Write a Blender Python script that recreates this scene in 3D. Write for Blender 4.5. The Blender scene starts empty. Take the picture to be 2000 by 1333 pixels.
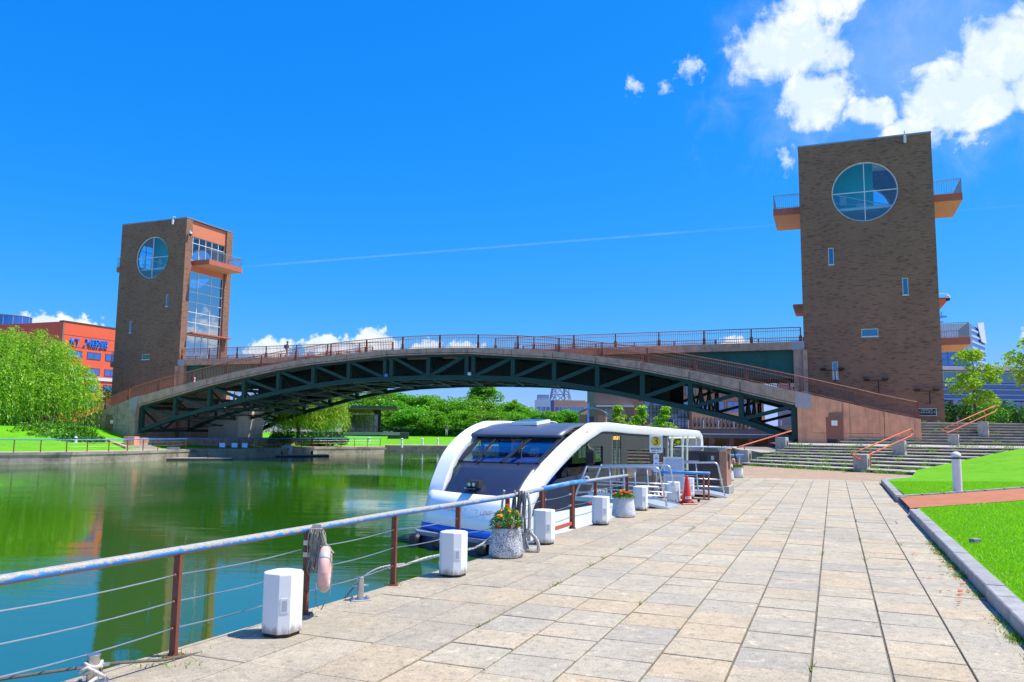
import bpy, bmesh, math, random
import numpy as np
from math import sin, cos, pi, radians, atan2, hypot, sqrt
from mathutils import Vector, Matrix

random.seed(7)
rng = np.random.default_rng(11)
SC = bpy.context.scene
COL = SC.collection

# ------------------------------------------------------------------ camera
PITCH, ROLL, FPX = 0.1114, 0.0105, 1549.31
cam_d = bpy.data.cameras.new('camera')
cam = bpy.data.objects.new('camera', cam_d)
COL.objects.link(cam)
_f = Vector((0, cos(PITCH), sin(PITCH))); _u = Vector((0, -sin(PITCH), cos(PITCH))); _x = Vector((1, 0, 0))
_r = _x*cos(ROLL) + _u*sin(ROLL); _up = _u*cos(ROLL) - _x*sin(ROLL)
cam.matrix_world = Matrix(((_r.x, _up.x, -_f.x, 0), (_r.y, _up.y, -_f.y, 0), (_r.z, _up.z, -_f.z, 1.75), (0, 0, 0, 1)))
cam_d.sensor_width = 36.0
cam_d.lens = FPX/2000*36.0
cam_d.clip_end = 30000
cam_d.clip_start = 0.05
SC.camera = cam

# ------------------------------------------------------------------ exposure
SC.view_settings.view_transform = 'Standard'
SC.view_settings.look = 'None'
SC.view_settings.gamma = 1
SC.view_settings.exposure = 0.5
SC.view_settings.use_curve_mapping = False
SC.cycles.max_bounces = 6
SC.cycles.transparent_max_bounces = 12
SC.cycles.use_denoising = True

# ------------------------------------------------------------------ sun
SUN_AZ, SUN_EL = radians(87), radians(61)
SDIR = Vector((sin(SUN_AZ)*cos(SUN_EL), cos(SUN_AZ)*cos(SUN_EL), sin(SUN_EL)))
sun_d = bpy.data.lights.new('sun', 'SUN')
sun_d.energy = 4.6
sun_d.angle = radians(0.53)
sun_d.color = (1.0, 0.95, 0.86)
sun = bpy.data.objects.new('sun', sun_d)
sun.rotation_euler = (-SDIR).to_track_quat('-Z', 'Y').to_euler()
COL.objects.link(sun)

# ------------------------------------------------------------------ sky with clouds
world = bpy.data.worlds.new('World'); SC.world = world; world.use_nodes = True

class NT:
    """small helper round a node tree"""
    def __init__(s, tree): s.t = tree; s.t.nodes.clear()
    def n(s, typ, **kw):
        nd = s.t.nodes.new(typ)
        for k, v in kw.items(): setattr(nd, k, v)
        return nd
    def l(s, a, b): s.t.links.new(a, b)
    def set(s, sock, v):
        if hasattr(v, 'is_output') or hasattr(v, 'links'): s.l(v, sock)
        else: sock.default_value = v
    def math(s, op, a, b=0.0, c=None, clamp=False):
        nd = s.n('ShaderNodeMath', operation=op, use_clamp=clamp)
        s.set(nd.inputs[0], a); s.set(nd.inputs[1], b)
        if c is not None: s.set(nd.inputs[2], c)
        return nd.outputs[0]
    def vmath(s, op, a, b=(0, 0, 0)):
        nd = s.n('ShaderNodeVectorMath', operation=op)
        s.set(nd.inputs[0], a); s.set(nd.inputs[1], b)
        return nd.outputs['Value'] if op in ('DOT_PRODUCT', 'LENGTH', 'DISTANCE') else nd.outputs[0]
    def noise(s, vec, scale, detail=4, rough=0.55, dist=0.0, dim='3D'):
        nd = s.n('ShaderNodeTexNoise', noise_dimensions=dim)
        if vec is not None: s.l(vec, nd.inputs['Vector'])
        nd.inputs['Scale'].default_value = scale; nd.inputs['Detail'].default_value = detail
        nd.inputs['Roughness'].default_value = rough; nd.inputs['Distortion'].default_value = dist
        return nd.outputs['Fac']
    def ramp(s, fac, stops, interp='LINEAR'):
        nd = s.n('ShaderNodeValToRGB'); s.l(fac, nd.inputs[0]); cr = nd.color_ramp; cr.interpolation = interp
        while len(cr.elements) < len(stops): cr.elements.new(0.5)
        for e, (p, c) in zip(cr.elements, stops):
            e.position = p; e.color = (c, c, c, 1) if isinstance(c, (int, float)) else (*c[:3], 1)
        return nd.outputs[0]
    def mix(s, fac, a, b, typ='MIX'):
        nd = s.n('ShaderNodeMix', data_type='RGBA', blend_type=typ)
        s.set(nd.inputs[0], fac)
        for i, v in ((6, a), (7, b)):
            if isinstance(v, tuple): nd.inputs[i].default_value = (*v[:3], 1)
            else: s.l(v, nd.inputs[i])
        return nd.outputs[2]
    def maprange(s, v, a, b, c=0.0, d=1.0, smooth=True):
        nd = s.n('ShaderNodeMapRange', interpolation_type='SMOOTHSTEP' if smooth else 'LINEAR')
        s.set(nd.inputs[0], v)
        for i, q in zip((1, 2, 3, 4), (a, b, c, d)): s.set(nd.inputs[i], q)
        return nd.outputs[0]

def build_world():
    w = NT(world.node_tree)
    out = w.n('ShaderNodeOutputWorld'); bg = w.n('ShaderNodeBackground'); w.l(bg.outputs[0], out.inputs[0])
    sky = w.n('ShaderNodeTexSky', sky_type='NISHITA')
    sky.sun_disc = False; sky.sun_elevation = SUN_EL; sky.sun_rotation = SUN_AZ
    sky.air_density = 1.0; sky.dust_density = 0.3; sky.ozone_density = 2.4; sky.altitude = 10
    # polarised, saturated rendition of the sky: one tone curve per channel, the same over the whole dome
    sc_ = w.n('ShaderNodeSeparateColor'); w.l(sky.outputs[0], sc_.inputs[0]); cc_ = w.n('ShaderNodeCombineColor')
    S_ = .144
    for i, (k, g) in enumerate(((.50, 2.3), (.576, .68), (1.065, .20))):
        w.l(w.math('MULTIPLY', w.math('POWER', w.math('MULTIPLY', sc_.outputs[i], S_), g), k/S_), cc_.inputs[i])
    skyc = cc_.outputs[0]
    tc = w.n('ShaderNodeTexCoord'); D = tc.outputs['Generated']
    sep = w.n('ShaderNodeSeparateXYZ'); w.l(D, sep.inputs[0]); X, Y, Z = sep.outputs
    az = w.math('MULTIPLY', w.math('ARCTAN2', X, Y), 57.2958)
    el = w.math('MULTIPLY', w.math('ARCSINE', Z), 57.2958)
    cv = w.n('ShaderNodeCombineXYZ'); w.l(az, cv.inputs[0]); w.l(el, cv.inputs[1]); P = cv.outputs[0]
    P0_ = P; wn = w.n('ShaderNodeTexNoise', noise_dimensions='2D'); w.l(P, wn.inputs['Vector']); wn.inputs['Scale'].default_value = .30; wn.inputs['Detail'].default_value = 3
    wv = w.n('ShaderNodeVectorMath', operation='MULTIPLY_ADD'); w.l(wn.outputs['Color'], wv.inputs[0]); wv.inputs[1].default_value = (3.6, 2.6, 0); wv.inputs[2].default_value = (-1.8, -1.3, 0)
    nA = w.math('SUBTRACT', w.noise(P, 0.34, 7, 0.62, 0.3, '2D'), 0.5)
    nB = w.math('SUBTRACT', w.noise(P, 1.25, 4, 0.6, 0, '2D'), 0.5)
    # cumulus masses: azimuth, elevation, half-widths (degrees)
    big = [(20.2, 25.4, 4.4, 2.6), (22.2, 28.2, 3.4, 1.8), (21.8, 22.3, 3.5, 2.0), (25.3, 20.8, 1.8, 1.2),
           (33.5, 22.8, 4.8, 3.0), (30.0, 21.0, 4.2, 2.6), (37.5, 22.8, 6.0, 4.2), (27.9, 19.4, 2.4, 1.6), (31.6, 20.0, 3.4, 1.5), (35.0, 20.6, 3.2, 1.8), (18.8, 29.4, 1.2, .5),
           (52, 31, 8, 5), (66, 44, 12, 7), (88, 29, 12, 6), (108, 50, 14, 8), (137, 31, 14, 7), (167, 46, 16, 9), (-150, 33, 14, 7), (-122, 50, 14, 8)]  # clouds outside the view, added to lift and whiten the ambient light
    low = [(-30.3, 6.0, 3.6, 1.1), (-26.4, 5.4, 1.6, .8), (-17.0, 5.4, 1.8, .9), (-13.0, 5.6, 2.2, 1.1), (-9.9, 6.0, 2.0, 1.3),
           (-6.3, 5.6, 1.6, .9), (-3.4, 5.5, 2.0, 1.0), (15.9, 5.9, 1.5, .8), (33.6, 6.4, .9, .8), (37.5, 7, 2.0, 1.2),
           (60, 6, 8, 2), (-60, 6, 8, 2), (110, 6, 9, 2), (-120, 6, 9, 2), (165, 6, 9, 2)]
    PW = w.vmath('ADD', P, wv.outputs[0])
    def mass(lst, P=P):
        acc = None
        for a0, e0, ra, re in lst:
            nd = w.n('ShaderNodeVectorMath', operation='MULTIPLY_ADD'); w.l(P, nd.inputs[0])
            nd.inputs[1].default_value = (1/ra, 1/re, 0); nd.inputs[2].default_value = (-a0/ra, -e0/re, 0)
            q = w.vmath('LENGTH', nd.outputs[0])
            acc = q if acc is None else w.math('MINIMUM', acc, q)
        return w.math('SUBTRACT', 1.0, w.math('MINIMUM', acc, 3.0))
    mb_ = w.math('ADD', w.math('MULTIPLY', mass(big, PW), 2.5), w.math('MULTIPLY_ADD', nA, 2.9, w.math('MULTIPLY', nB, .75)))
    ml_ = w.math('ADD', w.math('MULTIPLY', mass(low), 1.5), w.math('MULTIPLY_ADD', nA, 1.0, w.math('MULTIPLY', nB, 2.2)))
    fb = w.maprange(mb_, -0.1, 1.25); fl = w.maprange(ml_, 0.1, 0.6)
    veil = w.math('MULTIPLY', w.maprange(w.math('ADD', mass([(28, 24, 16, 10), (-110, 28, 25, 14)]), nA), 0.0, 1.0), 0.24)
    wisp = w.math('MULTIPLY', w.maprange(w.math('ADD', mass([(13.1, 24.9, 1.1, 1.0), (11.2, 23.8, .6, .5), (19.6, 18.7, .8, 1.1), (9.0, 24, .8, .8), (30.6, 18.3, 1.6, .8)]), w.math('MULTIPLY', nB, 2.6)), 0.0, 1.1), 0.75)
    def dirv(a, e): return Vector((sin(radians(a))*cos(radians(e)), cos(radians(a))*cos(radians(e)), sin(radians(e))))
    nrm = dirv(-19.22, 10.88).cross(dirv(18.54, 14.15)).normalized()
    dd = w.math('ABSOLUTE', w.vmath('DOT_PRODUCT', D, tuple(nrm)))
    trail = w.math('MULTIPLY', w.maprange(dd, 0.0006, 0.0018, 1.0, 0.0), w.math('MULTIPLY', w.maprange(az, -21, -15), w.maprange(az, 8, 19.5, 1.0, 0.25)))
    trail = w.math('MULTIPLY', trail, w.math('MULTIPLY', w.math('ADD', 0.75, nB), 0.10))
    fac = w.math('MAXIMUM', w.math('MAXIMUM', fb, fl), w.math('MAXIMUM', w.math('MAXIMUM', veil, wisp), trail), clamp=True)
    shade = w.ramp(w.math('ADD', nA, w.math('MULTIPLY', nB, .3)), [(0.0, (.74, .86, 1.0)), (0.30, (1.04, 1.06, 1.1))])
    col = w.mix(fac, skyc, w.mix(1.0, shade, (7.3, 7.3, 7.3), 'MULTIPLY'))
    w.l(col, bg.inputs[0]); bg.inputs[1].default_value = 0.105
    world.cycles.sampling_method = 'MANUAL'; world.cycles.sample_map_resolution = 512
build_world()
# ------------------------------------------------------------------ mesh helpers
class MB:
    def __init__(s): s.V = []; s.F = []; s.M = []; s.mi = 0
    def add(s, vs, fs):
        b = len(s.V); s.V.extend(tuple(v) for v in vs)
        for f in fs: s.F.append(tuple(i+b for i in f)); s.M.append(s.mi)
        return s
    def box(s, x0, x1, y0, y1, z0, z1):
        return s.add([(x0,y0,z0),(x1,y0,z0),(x1,y1,z0),(x0,y1,z0),(x0,y0,z1),(x1,y0,z1),(x1,y1,z1),(x0,y1,z1)],
                     [(0,3,2,1),(4,5,6,7),(0,1,5,4),(1,2,6,5),(2,3,7,6),(3,0,4,7)])
    def cbox(s, x0, x1, y0, y1, z0, z1, c=.01):
        """box with chamfered upper edges and corners"""
        return s.loft([[(x0+c,y0+c,z0),(x1-c,y0+c,z0),(x1-c,y1-c,z0),(x0+c,y1-c,z0)],[(x0,y0,z0+c),(x1,y0,z0+c),(x1,y1,z0+c),(x0,y1,z0+c)],
                       [(x0,y0,z1-c),(x1,y0,z1-c),(x1,y1,z1-c),(x0,y1,z1-c)],[(x0+c,y0+c,z1),(x1-c,y0+c,z1),(x1-c,y1-c,z1),(x0+c,y1-c,z1)]], cap=True)
    def hexa(s, b, t):
        return s.add(list(b)+list(t), [(0,3,2,1),(4,5,6,7),(0,1,5,4),(1,2,6,5),(2,3,7,6),(3,0,4,7)])
    def quad(s, *p): return s.add(p, [tuple(range(len(p)))])
    def bar(s, p, q, w, h, up=(0,0,1)):
        p, q = Vector(p), Vector(q); d = (q-p).normalized(); up = Vector(up)
        if abs(d.dot(up)) > .999: up = Vector((0,1,0))
        a = d.cross(up).normalized(); b = a.cross(d)
        c = [a*(-w/2)+b*(-h/2), a*(w/2)+b*(-h/2), a*(w/2)+b*(h/2), a*(-w/2)+b*(h/2)]
        return s.add([p+k for k in c]+[q+k for k in c], [(0,3,2,1)[::-1],(4,5,6,7)[::-1],(0,1,5,4)[::-1],(1,2,6,5)[::-1],(2,3,7,6)[::-1],(3,0,4,7)[::-1]])
    def loft(s, rings, cap=False, closed=True):
        n = len(rings[0]); b = len(s.V); vs = [p for r in rings for p in r]; fs = []
        for i in range(len(rings)-1):
            for j in range(n if closed else n-1):
                k = (j+1) % n
                fs.append((i*n+j, i*n+k, (i+1)*n+k, (i+1)*n+j))
        if cap: fs.append(tuple(range(n))[::-1]); fs.append(tuple((len(rings)-1)*n+j for j in range(n)))
        return s.add(vs, fs)
    def tube(s, pts, r, n=8, cap=True, closed=False):
        pts = [Vector(p) for p in pts]; m = len(pts); rings = []; pa = None
        for i, p in enumerate(pts):
            if closed: d = (pts[(i+1) % m]-pts[i-1]).normalized()
            else: d = (pts[min(i+1, m-1)]-pts[max(i-1, 0)]).normalized()
            if pa is None:
                u = Vector((0,0,1)) if abs(d.z) < .9 else Vector((1,0,0)); a = d.cross(u).normalized()
            else: a = (pa-d*pa.dot(d)).normalized()
            pa = a; b = d.cross(a); rr = r[i] if isinstance(r, (list, tuple)) else r
            rings.append([p+(a*cos(2*pi*k/n)+b*sin(2*pi*k/n))*rr for k in range(n)])
        if closed: rings.append(rings[0])
        return s.loft(rings, cap=cap and not closed)
    def lathe(s, prof, n=20, c=(0,0,0), cap=True):
        return s.loft([[(c[0]+r*cos(2*pi*k/n), c[1]+r*sin(2*pi*k/n), c[2]+z) for k in range(n)] for r, z in prof], cap=cap)
    def prism(s, poly, z0, z1):
        n = len(poly)
        return s.add([(p[0],p[1],z0) for p in poly]+[(p[0],p[1],z1) for p in poly],
              [tuple(range(n))[::-1], tuple(range(n,2*n))]+[(i,(i+1)%n,n+(i+1)%n,n+i) for i in range(n)])
    def prismy(s, poly, y0, y1):
        """poly in (x,z), extruded along y"""
        n = len(poly)
        return s.add([(p[0],y0,p[1]) for p in poly]+[(p[0],y1,p[1]) for p in poly],
              [tuple(range(n)), tuple(range(n,2*n))[::-1]]+[(i,n+i,n+(i+1)%n,(i+1)%n) for i in range(n)])
    def mesh(s, name, mats, smooth=False):
        me = bpy.data.meshes.new(name); me.from_pydata(s.V, [], s.F)
        for m in (mats if isinstance(mats, (list, tuple)) else [mats]): me.materials.append(m)
        if max(s.M, default=0) > 0: me.polygons.foreach_set('material_index', s.M)
        if smooth: me.polygons.foreach_set('use_smooth', [True]*len(me.polygons))
        me.update(); return me

def tag(o, label=None, cat=None, group=None, kind=None):
    if label: o['label'] = label
    if cat: o['category'] = cat
    if group: o['group'] = group
    if kind: o['kind'] = kind
    return o
def ob(name, mb, mat, parent=None, label=None, cat=None, group=None, kind=None, smooth=False, loc=None, rz=None, fix=False):
    me = mb.mesh(name, mat, smooth) if isinstance(mb, MB) else mb
    if fix:
        b = bmesh.new(); b.from_mesh(me); bmesh.ops.recalc_face_normals(b, faces=b.faces); b.to_mesh(me); b.free()
    o = bpy.data.objects.new(name, me); COL.objects.link(o)
    if parent: o.parent = parent
    if loc: o.location = loc
    if rz is not None: o.rotation_euler = (0,0,rz)
    return tag(o, label, cat, group, kind)
def empty(name, loc=(0,0,0), rz=0, label=None, cat=None, group=None, kind=None):
    o = bpy.data.objects.new(name, None); COL.objects.link(o); o.location = loc; o.rotation_euler = (0,0,rz)
    o.empty_display_size = .2
    return tag(o, label, cat, group, kind)
def dup(root, loc=None, rz=None, label=None, scale=None):
    r = root.copy(); COL.objects.link(r)
    if loc: r.location = loc
    if rz is not None: r.rotation_euler = (0,0,rz)
    if label: r['label'] = label
    if scale: r.scale = (scale,)*3 if isinstance(scale, (int, float)) else scale
    for ch in list(root.children):
        c = ch.copy(); COL.objects.link(c); c.parent = r
        for g in list(ch.children):
            d = g.copy(); COL.objects.link(d); d.parent = c
    return r
def text_mesh(txt, size, depth=.004, align='CENTER', shear=0.0, spacing=1.0):
    cu = bpy.data.curves.new('lettering', 'FONT'); cu.body = txt; cu.size = size; cu.extrude = depth
    cu.align_x = align; cu.align_y = 'CENTER'; cu.shear = shear; cu.space_character = spacing; cu.resolution_u = 3
    o = bpy.data.objects.new('lettering', cu); COL.objects.link(o)
    dg = bpy.context.evaluated_depsgraph_get(); me = bpy.data.meshes.new_from_object(o.evaluated_get(dg))
    bpy.data.objects.remove(o); bpy.data.curves.remove(cu); return me
def lettering(txt, size, mat, parent, loc, rot, depth=.004, align='CENTER', shear=0., spacing=1., sx=1.0):
    me = text_mesh(txt, size, depth, align, shear, spacing); me.materials.clear(); me.materials.append(mat)
    o = bpy.data.objects.new('lettering', me); COL.objects.link(o); o.parent = parent
    o.location = loc; o.rotation_euler = rot; o.scale = (sx, 1, 1)
    return o

# ------------------------------------------------------------------ materials
def principled(name):
    m = bpy.data.materials.new(name); m.use_nodes = True; t = NT(m.node_tree)
    out = t.n('ShaderNodeOutputMaterial'); b = t.n('ShaderNodeBsdfPrincipled'); t.l(b.outputs[0], out.inputs[0])
    return m, t, b, out
def mat(name, c, rough=.6, var=.12, scale=4., bump=0., bscale=None, metal=0., detail=4, spec=None, c2=None, rnd=0., island=False, coords='Object', stain=0., sscale=.6, scol=None, streak=0.):
    m, t, b, out = principled(name)
    tc = t.n('ShaderNodeTexCoord'); V = tc.outputs[coords]
    f = t.noise(V, scale, detail, .6)
    lo = tuple(k*(1-var) for k in c); hi = tuple(min(1, k*(1+var)) for k in c) if c2 is None else c2
    col = t.ramp(f, [(.3, lo), (.7, hi)])
    if stain:
        g = t.noise(V, sscale, 6, .65, .4)
        col = t.mix(t.math('MULTIPLY', t.maprange(g, .46, .72), stain), col, scol or tuple(k*.35 for k in c))
    if streak:
        mp = t.n('ShaderNodeMapping'); t.l(V, mp.inputs[0]); mp.inputs['Scale'].default_value = (2.6, 2.6, .16)
        col = t.mix(t.math('MULTIPLY', t.maprange(t.noise(mp.outputs[0], 1.6, 6, .7), .52, .72), streak), col, tuple(k*.38 for k in c))
    if rnd:
        if island: r = t.n('ShaderNodeNewGeometry').outputs['Random Per Island']
        else: r = t.n('ShaderNodeObjectInfo').outputs['Random']
        h = t.n('ShaderNodeHueSaturation'); t.l(col, h.inputs['Color'])
        t.l(t.math('ADD', 1-rnd, t.math('MULTIPLY', r, 2*rnd)), h.inputs['Value']); col = h.outputs[0]
    t.l(col, b.inputs['Base Color']); b.inputs['Roughness'].default_value = rough; b.inputs['Metallic'].default_value = metal
    if spec is not None: b.inputs['Specular IOR Level'].default_value = spec
    if bump:
        bn = t.n('ShaderNodeBump'); bn.inputs['Strength'].default_value = bump; bn.inputs['Distance'].default_value = .02
        t.l(t.noise(V, bscale or scale*6, 4, .6), bn.inputs['Height']); t.l(bn.outputs[0], b.inputs['Normal'])
    return m
def brick_mat(name, c1, c2, mortar, w=.27, h=.072, dark=.55):
    m, t, b, out = principled(name)
    tc = t.n('ShaderNodeTexCoord'); sp = t.n('ShaderNodeSeparateXYZ'); t.l(tc.outputs['Object'], sp.inputs[0])
    cb = t.n('ShaderNodeCombineXYZ'); t.l(t.math('ADD', sp.outputs[0], sp.outputs[1]), cb.inputs[0]); t.l(sp.outputs[2], cb.inputs[1])
    br = t.n('ShaderNodeTexBrick'); t.l(cb.outputs[0], br.inputs['Vector'])
    br.inputs['Color1'].default_value = (*c1, 1); br.inputs['Color2'].default_value = (*c2, 1); br.inputs['Mortar'].default_value = (*mortar, 1)
    br.inputs['Scale'].default_value = 1; br.inputs['Mortar Size'].default_value = .008; br.inputs['Brick Width'].default_value = w; br.inputs['Row Height'].default_value = h
    br.inputs['Bias'].default_value = -.1
    # scattered burnt bricks: cell noise on the same bond
    row = t.math('FLOOR', t.math('DIVIDE', sp.outputs[2], h))
    cell = t.math('FLOOR', t.math('DIVIDE', t.math('ADD', t.math('ADD', sp.outputs[0], sp.outputs[1]), t.math('MULTIPLY', row, .173)), w*1.1))
    cc = t.n('ShaderNodeCombineXYZ'); t.l(row, cc.inputs[0]); t.l(cell, cc.inputs[1])
    wn = t.n('ShaderNodeTexWhiteNoise', noise_dimensions='2D'); t.l(cc.outputs[0], wn.inputs['Vector'])
    col = t.mix(t.math('MULTIPLY', t.math('LESS_THAN', wn.outputs['Value'], .11), dark), br.outputs[0], tuple(k*.3 for k in c1))
    big = t.noise(tc.outputs['Object'], .35, 5, .6)
    h_ = t.n('ShaderNodeHueSaturation'); t.l(col, h_.inputs['Color']); t.l(t.maprange(big, .3, .7, .88, 1.08), h_.inputs['Value'])
    t.l(h_.outputs[0], b.inputs['Base Color']); b.inputs['Roughness'].default_value = .8
    bn = t.n('ShaderNodeBump'); bn.inputs['Strength'].default_value = .7; bn.inputs['Distance'].default_value = .02
    t.l(t.math('SUBTRACT', wn.outputs['Value'], br.outputs['Fac']), bn.inputs['Height']); t.l(bn.outputs[0], b.inputs['Normal'])
    return m
def glass_mat(name, tint=(.55,.75,.9), refl=.3, rough=.02):
    m = bpy.data.materials.new(name); m.use_nodes = True; t = NT(m.node_tree)
    out = t.n('ShaderNodeOutputMaterial'); tr = t.n('ShaderNodeBsdfTransparent'); gl = t.n('ShaderNodeBsdfGlossy')
    tr.inputs[0].default_value = (*tint, 1); gl.inputs['Roughness'].default_value = rough; gl.inputs[0].default_value = (.9,.95,1,1)
    lw = t.n('ShaderNodeLayerWeight'); lw.inputs[0].default_value = .3
    mx = t.n('ShaderNodeMixShader'); t.l(t.math('ADD', t.math('MULTIPLY', lw.outputs['Fresnel'], .5), refl, clamp=True), mx.inputs[0])
    t.l(tr.outputs[0], mx.inputs[1]); t.l(gl.outputs[0], mx.inputs[2]); t.l(mx.outputs[0], out.inputs[0]); return m
def mirror_glass(name, c, rough=.04, wave=.0):
    m, t, b, out = principled(name); b.inputs['Base Color'].default_value = (*c, 1); b.inputs['Roughness'].default_value = rough
    b.inputs['Specular IOR Level'].default_value = 1.0; b.inputs['IOR'].default_value = 1.9
    return m
def leaf_mat(name, dark, light, trans=.35):
    m = bpy.data.materials.new(name); m.use_nodes = True; t = NT(m.node_tree)
    out = t.n('ShaderNodeOutputMaterial'); g = t.n('ShaderNodeNewGeometry')
    oi = t.n('ShaderNodeObjectInfo')
    col = t.ramp(t.math('FRACT', t.math('ADD', g.outputs['Random Per Island'], 0.0)), [(0, dark), (.55, tuple((a+b)/2 for a, b in zip(dark, light))), (1, light)])
    h = t.n('ShaderNodeHueSaturation'); t.l(col, h.inputs['Color']); t.l(t.math('ADD', .88, t.math('MULTIPLY', oi.outputs['Random'], .24)), h.inputs['Value'])
    t.l(t.math('ADD', .49, t.math('MULTIPLY', oi.outputs['Random'], .02)), h.inputs['Hue'])
    d = t.n('ShaderNodeBsdfDiffuse'); tl = t.n('ShaderNodeBsdfTranslucent'); t.l(h.outputs[0], d.inputs[0]); t.l(h.outputs[0], tl.inputs[0])
    gl = t.n('ShaderNodeBsdfGlossy'); gl.inputs['Roughness'].default_value = .45; gl.inputs[0].default_value = (1, 1, 1, 1)
    mx = t.n('ShaderNodeMixShader'); mx.inputs[0].default_value = trans; t.l(d.outputs[0], mx.inputs[1]); t.l(tl.outputs[0], mx.inputs[2])
    m2 = t.n('ShaderNodeMixShader'); m2.inputs[0].default_value = .03; t.l(mx.outputs[0], m2.inputs[1]); t.l(gl.outputs[0], m2.inputs[2])
    t.l(m2.outputs[0], out.inputs[0]); return m
def emis(name, c, s):
    m, t, b, out = principled(name); b.inputs['Base Color'].default_value = (*c, 1)
    b.inputs['Emission Color'].default_value = (*c, 1); b.inputs['Emission Strength'].default_value = s; return m

M = {}
M['brick'] = brick_mat('tower brick', (.36,.18,.11), (.275,.138,.085), (.21,.125,.088))
M['concrete'] = mat('bridge concrete', (.53,.32,.225), .85, .18, 2.2, .25, 18, stain=.5, sscale=1.3, streak=.6)
M['concrete_pink'] = mat('abutment concrete', (.84,.36,.20), .85, .12, 1.5, .25, 14, stain=.35, sscale=.9, scol=(.33,.17,.11), streak=.6)
M['concrete_grey'] = mat('grey concrete', (.34,.32,.29), .9, .18, 2.0, .3, 16, stain=.55, sscale=.8)
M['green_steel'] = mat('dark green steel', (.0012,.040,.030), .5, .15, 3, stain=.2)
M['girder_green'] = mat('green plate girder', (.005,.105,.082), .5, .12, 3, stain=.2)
M['rail_brown'] = mat('red brown railing paint', (.34,.115,.055), .55, .15, 6)
M['rail_dark'] = mat('dark red brown post paint', (.22,.055,.03), .5, .15, 8)
M['salmon'] = mat('salmon panel', (.62,.20,.10), .6, .05, 1.2)
M['maroon'] = mat('balcony fascia paint', (.48,.13,.075), .6, .06, 1.5)
M['white_frame'] = mat('white window frame', (.72,.74,.76), .4, .03)
M['grey_metal'] = mat('grey metal', (.35,.37,.4), .4, .1, 5, metal=.6)
M['alu'] = mat('aluminium', (.62,.63,.64), .35, .08, 6, metal=.7)
M['steel'] = mat('stainless steel', (.55,.54,.52), .28, .08, 12, metal=.9)
M['white'] = mat('white paint', (.78,.79,.80), .35, .03, 3, stain=.10, sscale=2.5)
M['black'] = mat('black rubber', (.015,.015,.017), .5, .2)
M['girder_shade'] = mat('shade black girder', (.0025,.010,.009), .7, .1, 3)  # shade below the deck put into a near black girder colour
M['dark'] = mat('dark interior', (.03,.035,.04), .7, .2)
M['teal'] = mat('teal interior wall', (.08,.62,.55), .7, .05)
M['inner_white'] = mat('pale interior', (.82,.78,.78), .7, .05)
M['glass'] = glass_mat('clear glass', (.70,.90,1.0), .13)
M['glass_sky'] = glass_mat('sky reflecting glass', (.35,.6,.85), .5)
M['glass_blue'] = mirror_glass('blue window glass', (.01,.07,.22))
M['glass_dark'] = mirror_glass('dark window glass', (.01,.02,.03))
M['skin'] = mat('skin', (.55,.32,.22), .6, .05)
# ------------------------------------------------------------------ water and ground
WZ = -1.3
BND = ([(p, 'R') for p in [(-16,-22),(-9.5,-8),(-5.75,0.05),(-2.95,5.85),(-1.4,9.0),(-0.05,11.85),(2.55,17.25),(5.0,22.8),(7.2,28.6),(8.7,32.4),(11.3,41),(13,46),(17.3,54),(21,64),(24,80),(24,98),(20,110)]]
     + [(p, 'F') for p in [(8,111),(-8,110),(-22,108)]]
     + [(p, 'K') for p in [(-15,95),(-21.4,88.5),(-26.2,79.2)]]
     + [(p, 'L') for p in [(-29.8,75.5),(-32.3,67.7),(-35,63.8),(-38.9,61.2),(-50,53),(-68,36),(-80,10),(-85,-22)]])
def densify(b, step=2.0):
    out = []
    for i, (p, t) in enumerate(b):
        q, t2 = b[(i+1) % len(b)]; d = hypot(q[0]-p[0], q[1]-p[1]); n = max(1, int(d/step))
        for k in range(n): out.append(((p[0]+(q[0]-p[0])*k/n, p[1]+(q[1]-p[1])*k/n), t))
    return out
BD = densify(BND)

def water_mat():
    m, t, b, out = principled('canal water')
    b.inputs['Base Color'].default_value = (.02,.095,.002,1); b.inputs['Roughness'].default_value = .035; b.inputs['IOR'].default_value = 4.8
    g = t.n('ShaderNodeNewGeometry'); mp = t.n('ShaderNodeMapping'); t.l(g.outputs['Position'], mp.inputs['Vector'])
    mp.inputs['Scale'].default_value = (.55, 2.2, 1); mp.inputs['Rotation'].default_value = (0, 0, radians(8))
    patch = t.maprange(t.noise(g.outputs['Position'], .07, 2, .5), .40, .64, .18, 1.9)
    h1 = t.noise(mp.outputs[0], 1.3, 5, .6); h2 = t.noise(mp.outputs[0], .28, 3, .5)
    h = t.math('ADD', t.math('MULTIPLY', h1, t.math('MULTIPLY', patch, .55)), t.math('MULTIPLY', h2, .8))
    bn = t.n('ShaderNodeBump'); bn.inputs['Strength'].default_value = .24; bn.inputs['Distance'].default_value = .06
    t.l(h, bn.inputs['Height']); t.l(bn.outputs[0], b.inputs['Normal'])
    return m
M['water'] = water_mat()
mb = MB(); mb.add([(x, y, WZ) for x, y in [(-120,-60),(60,-60),(60,125),(-120,125)]], [(0,1,2,3)])
ob('water', mb, M['water'], kind='structure')

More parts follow.
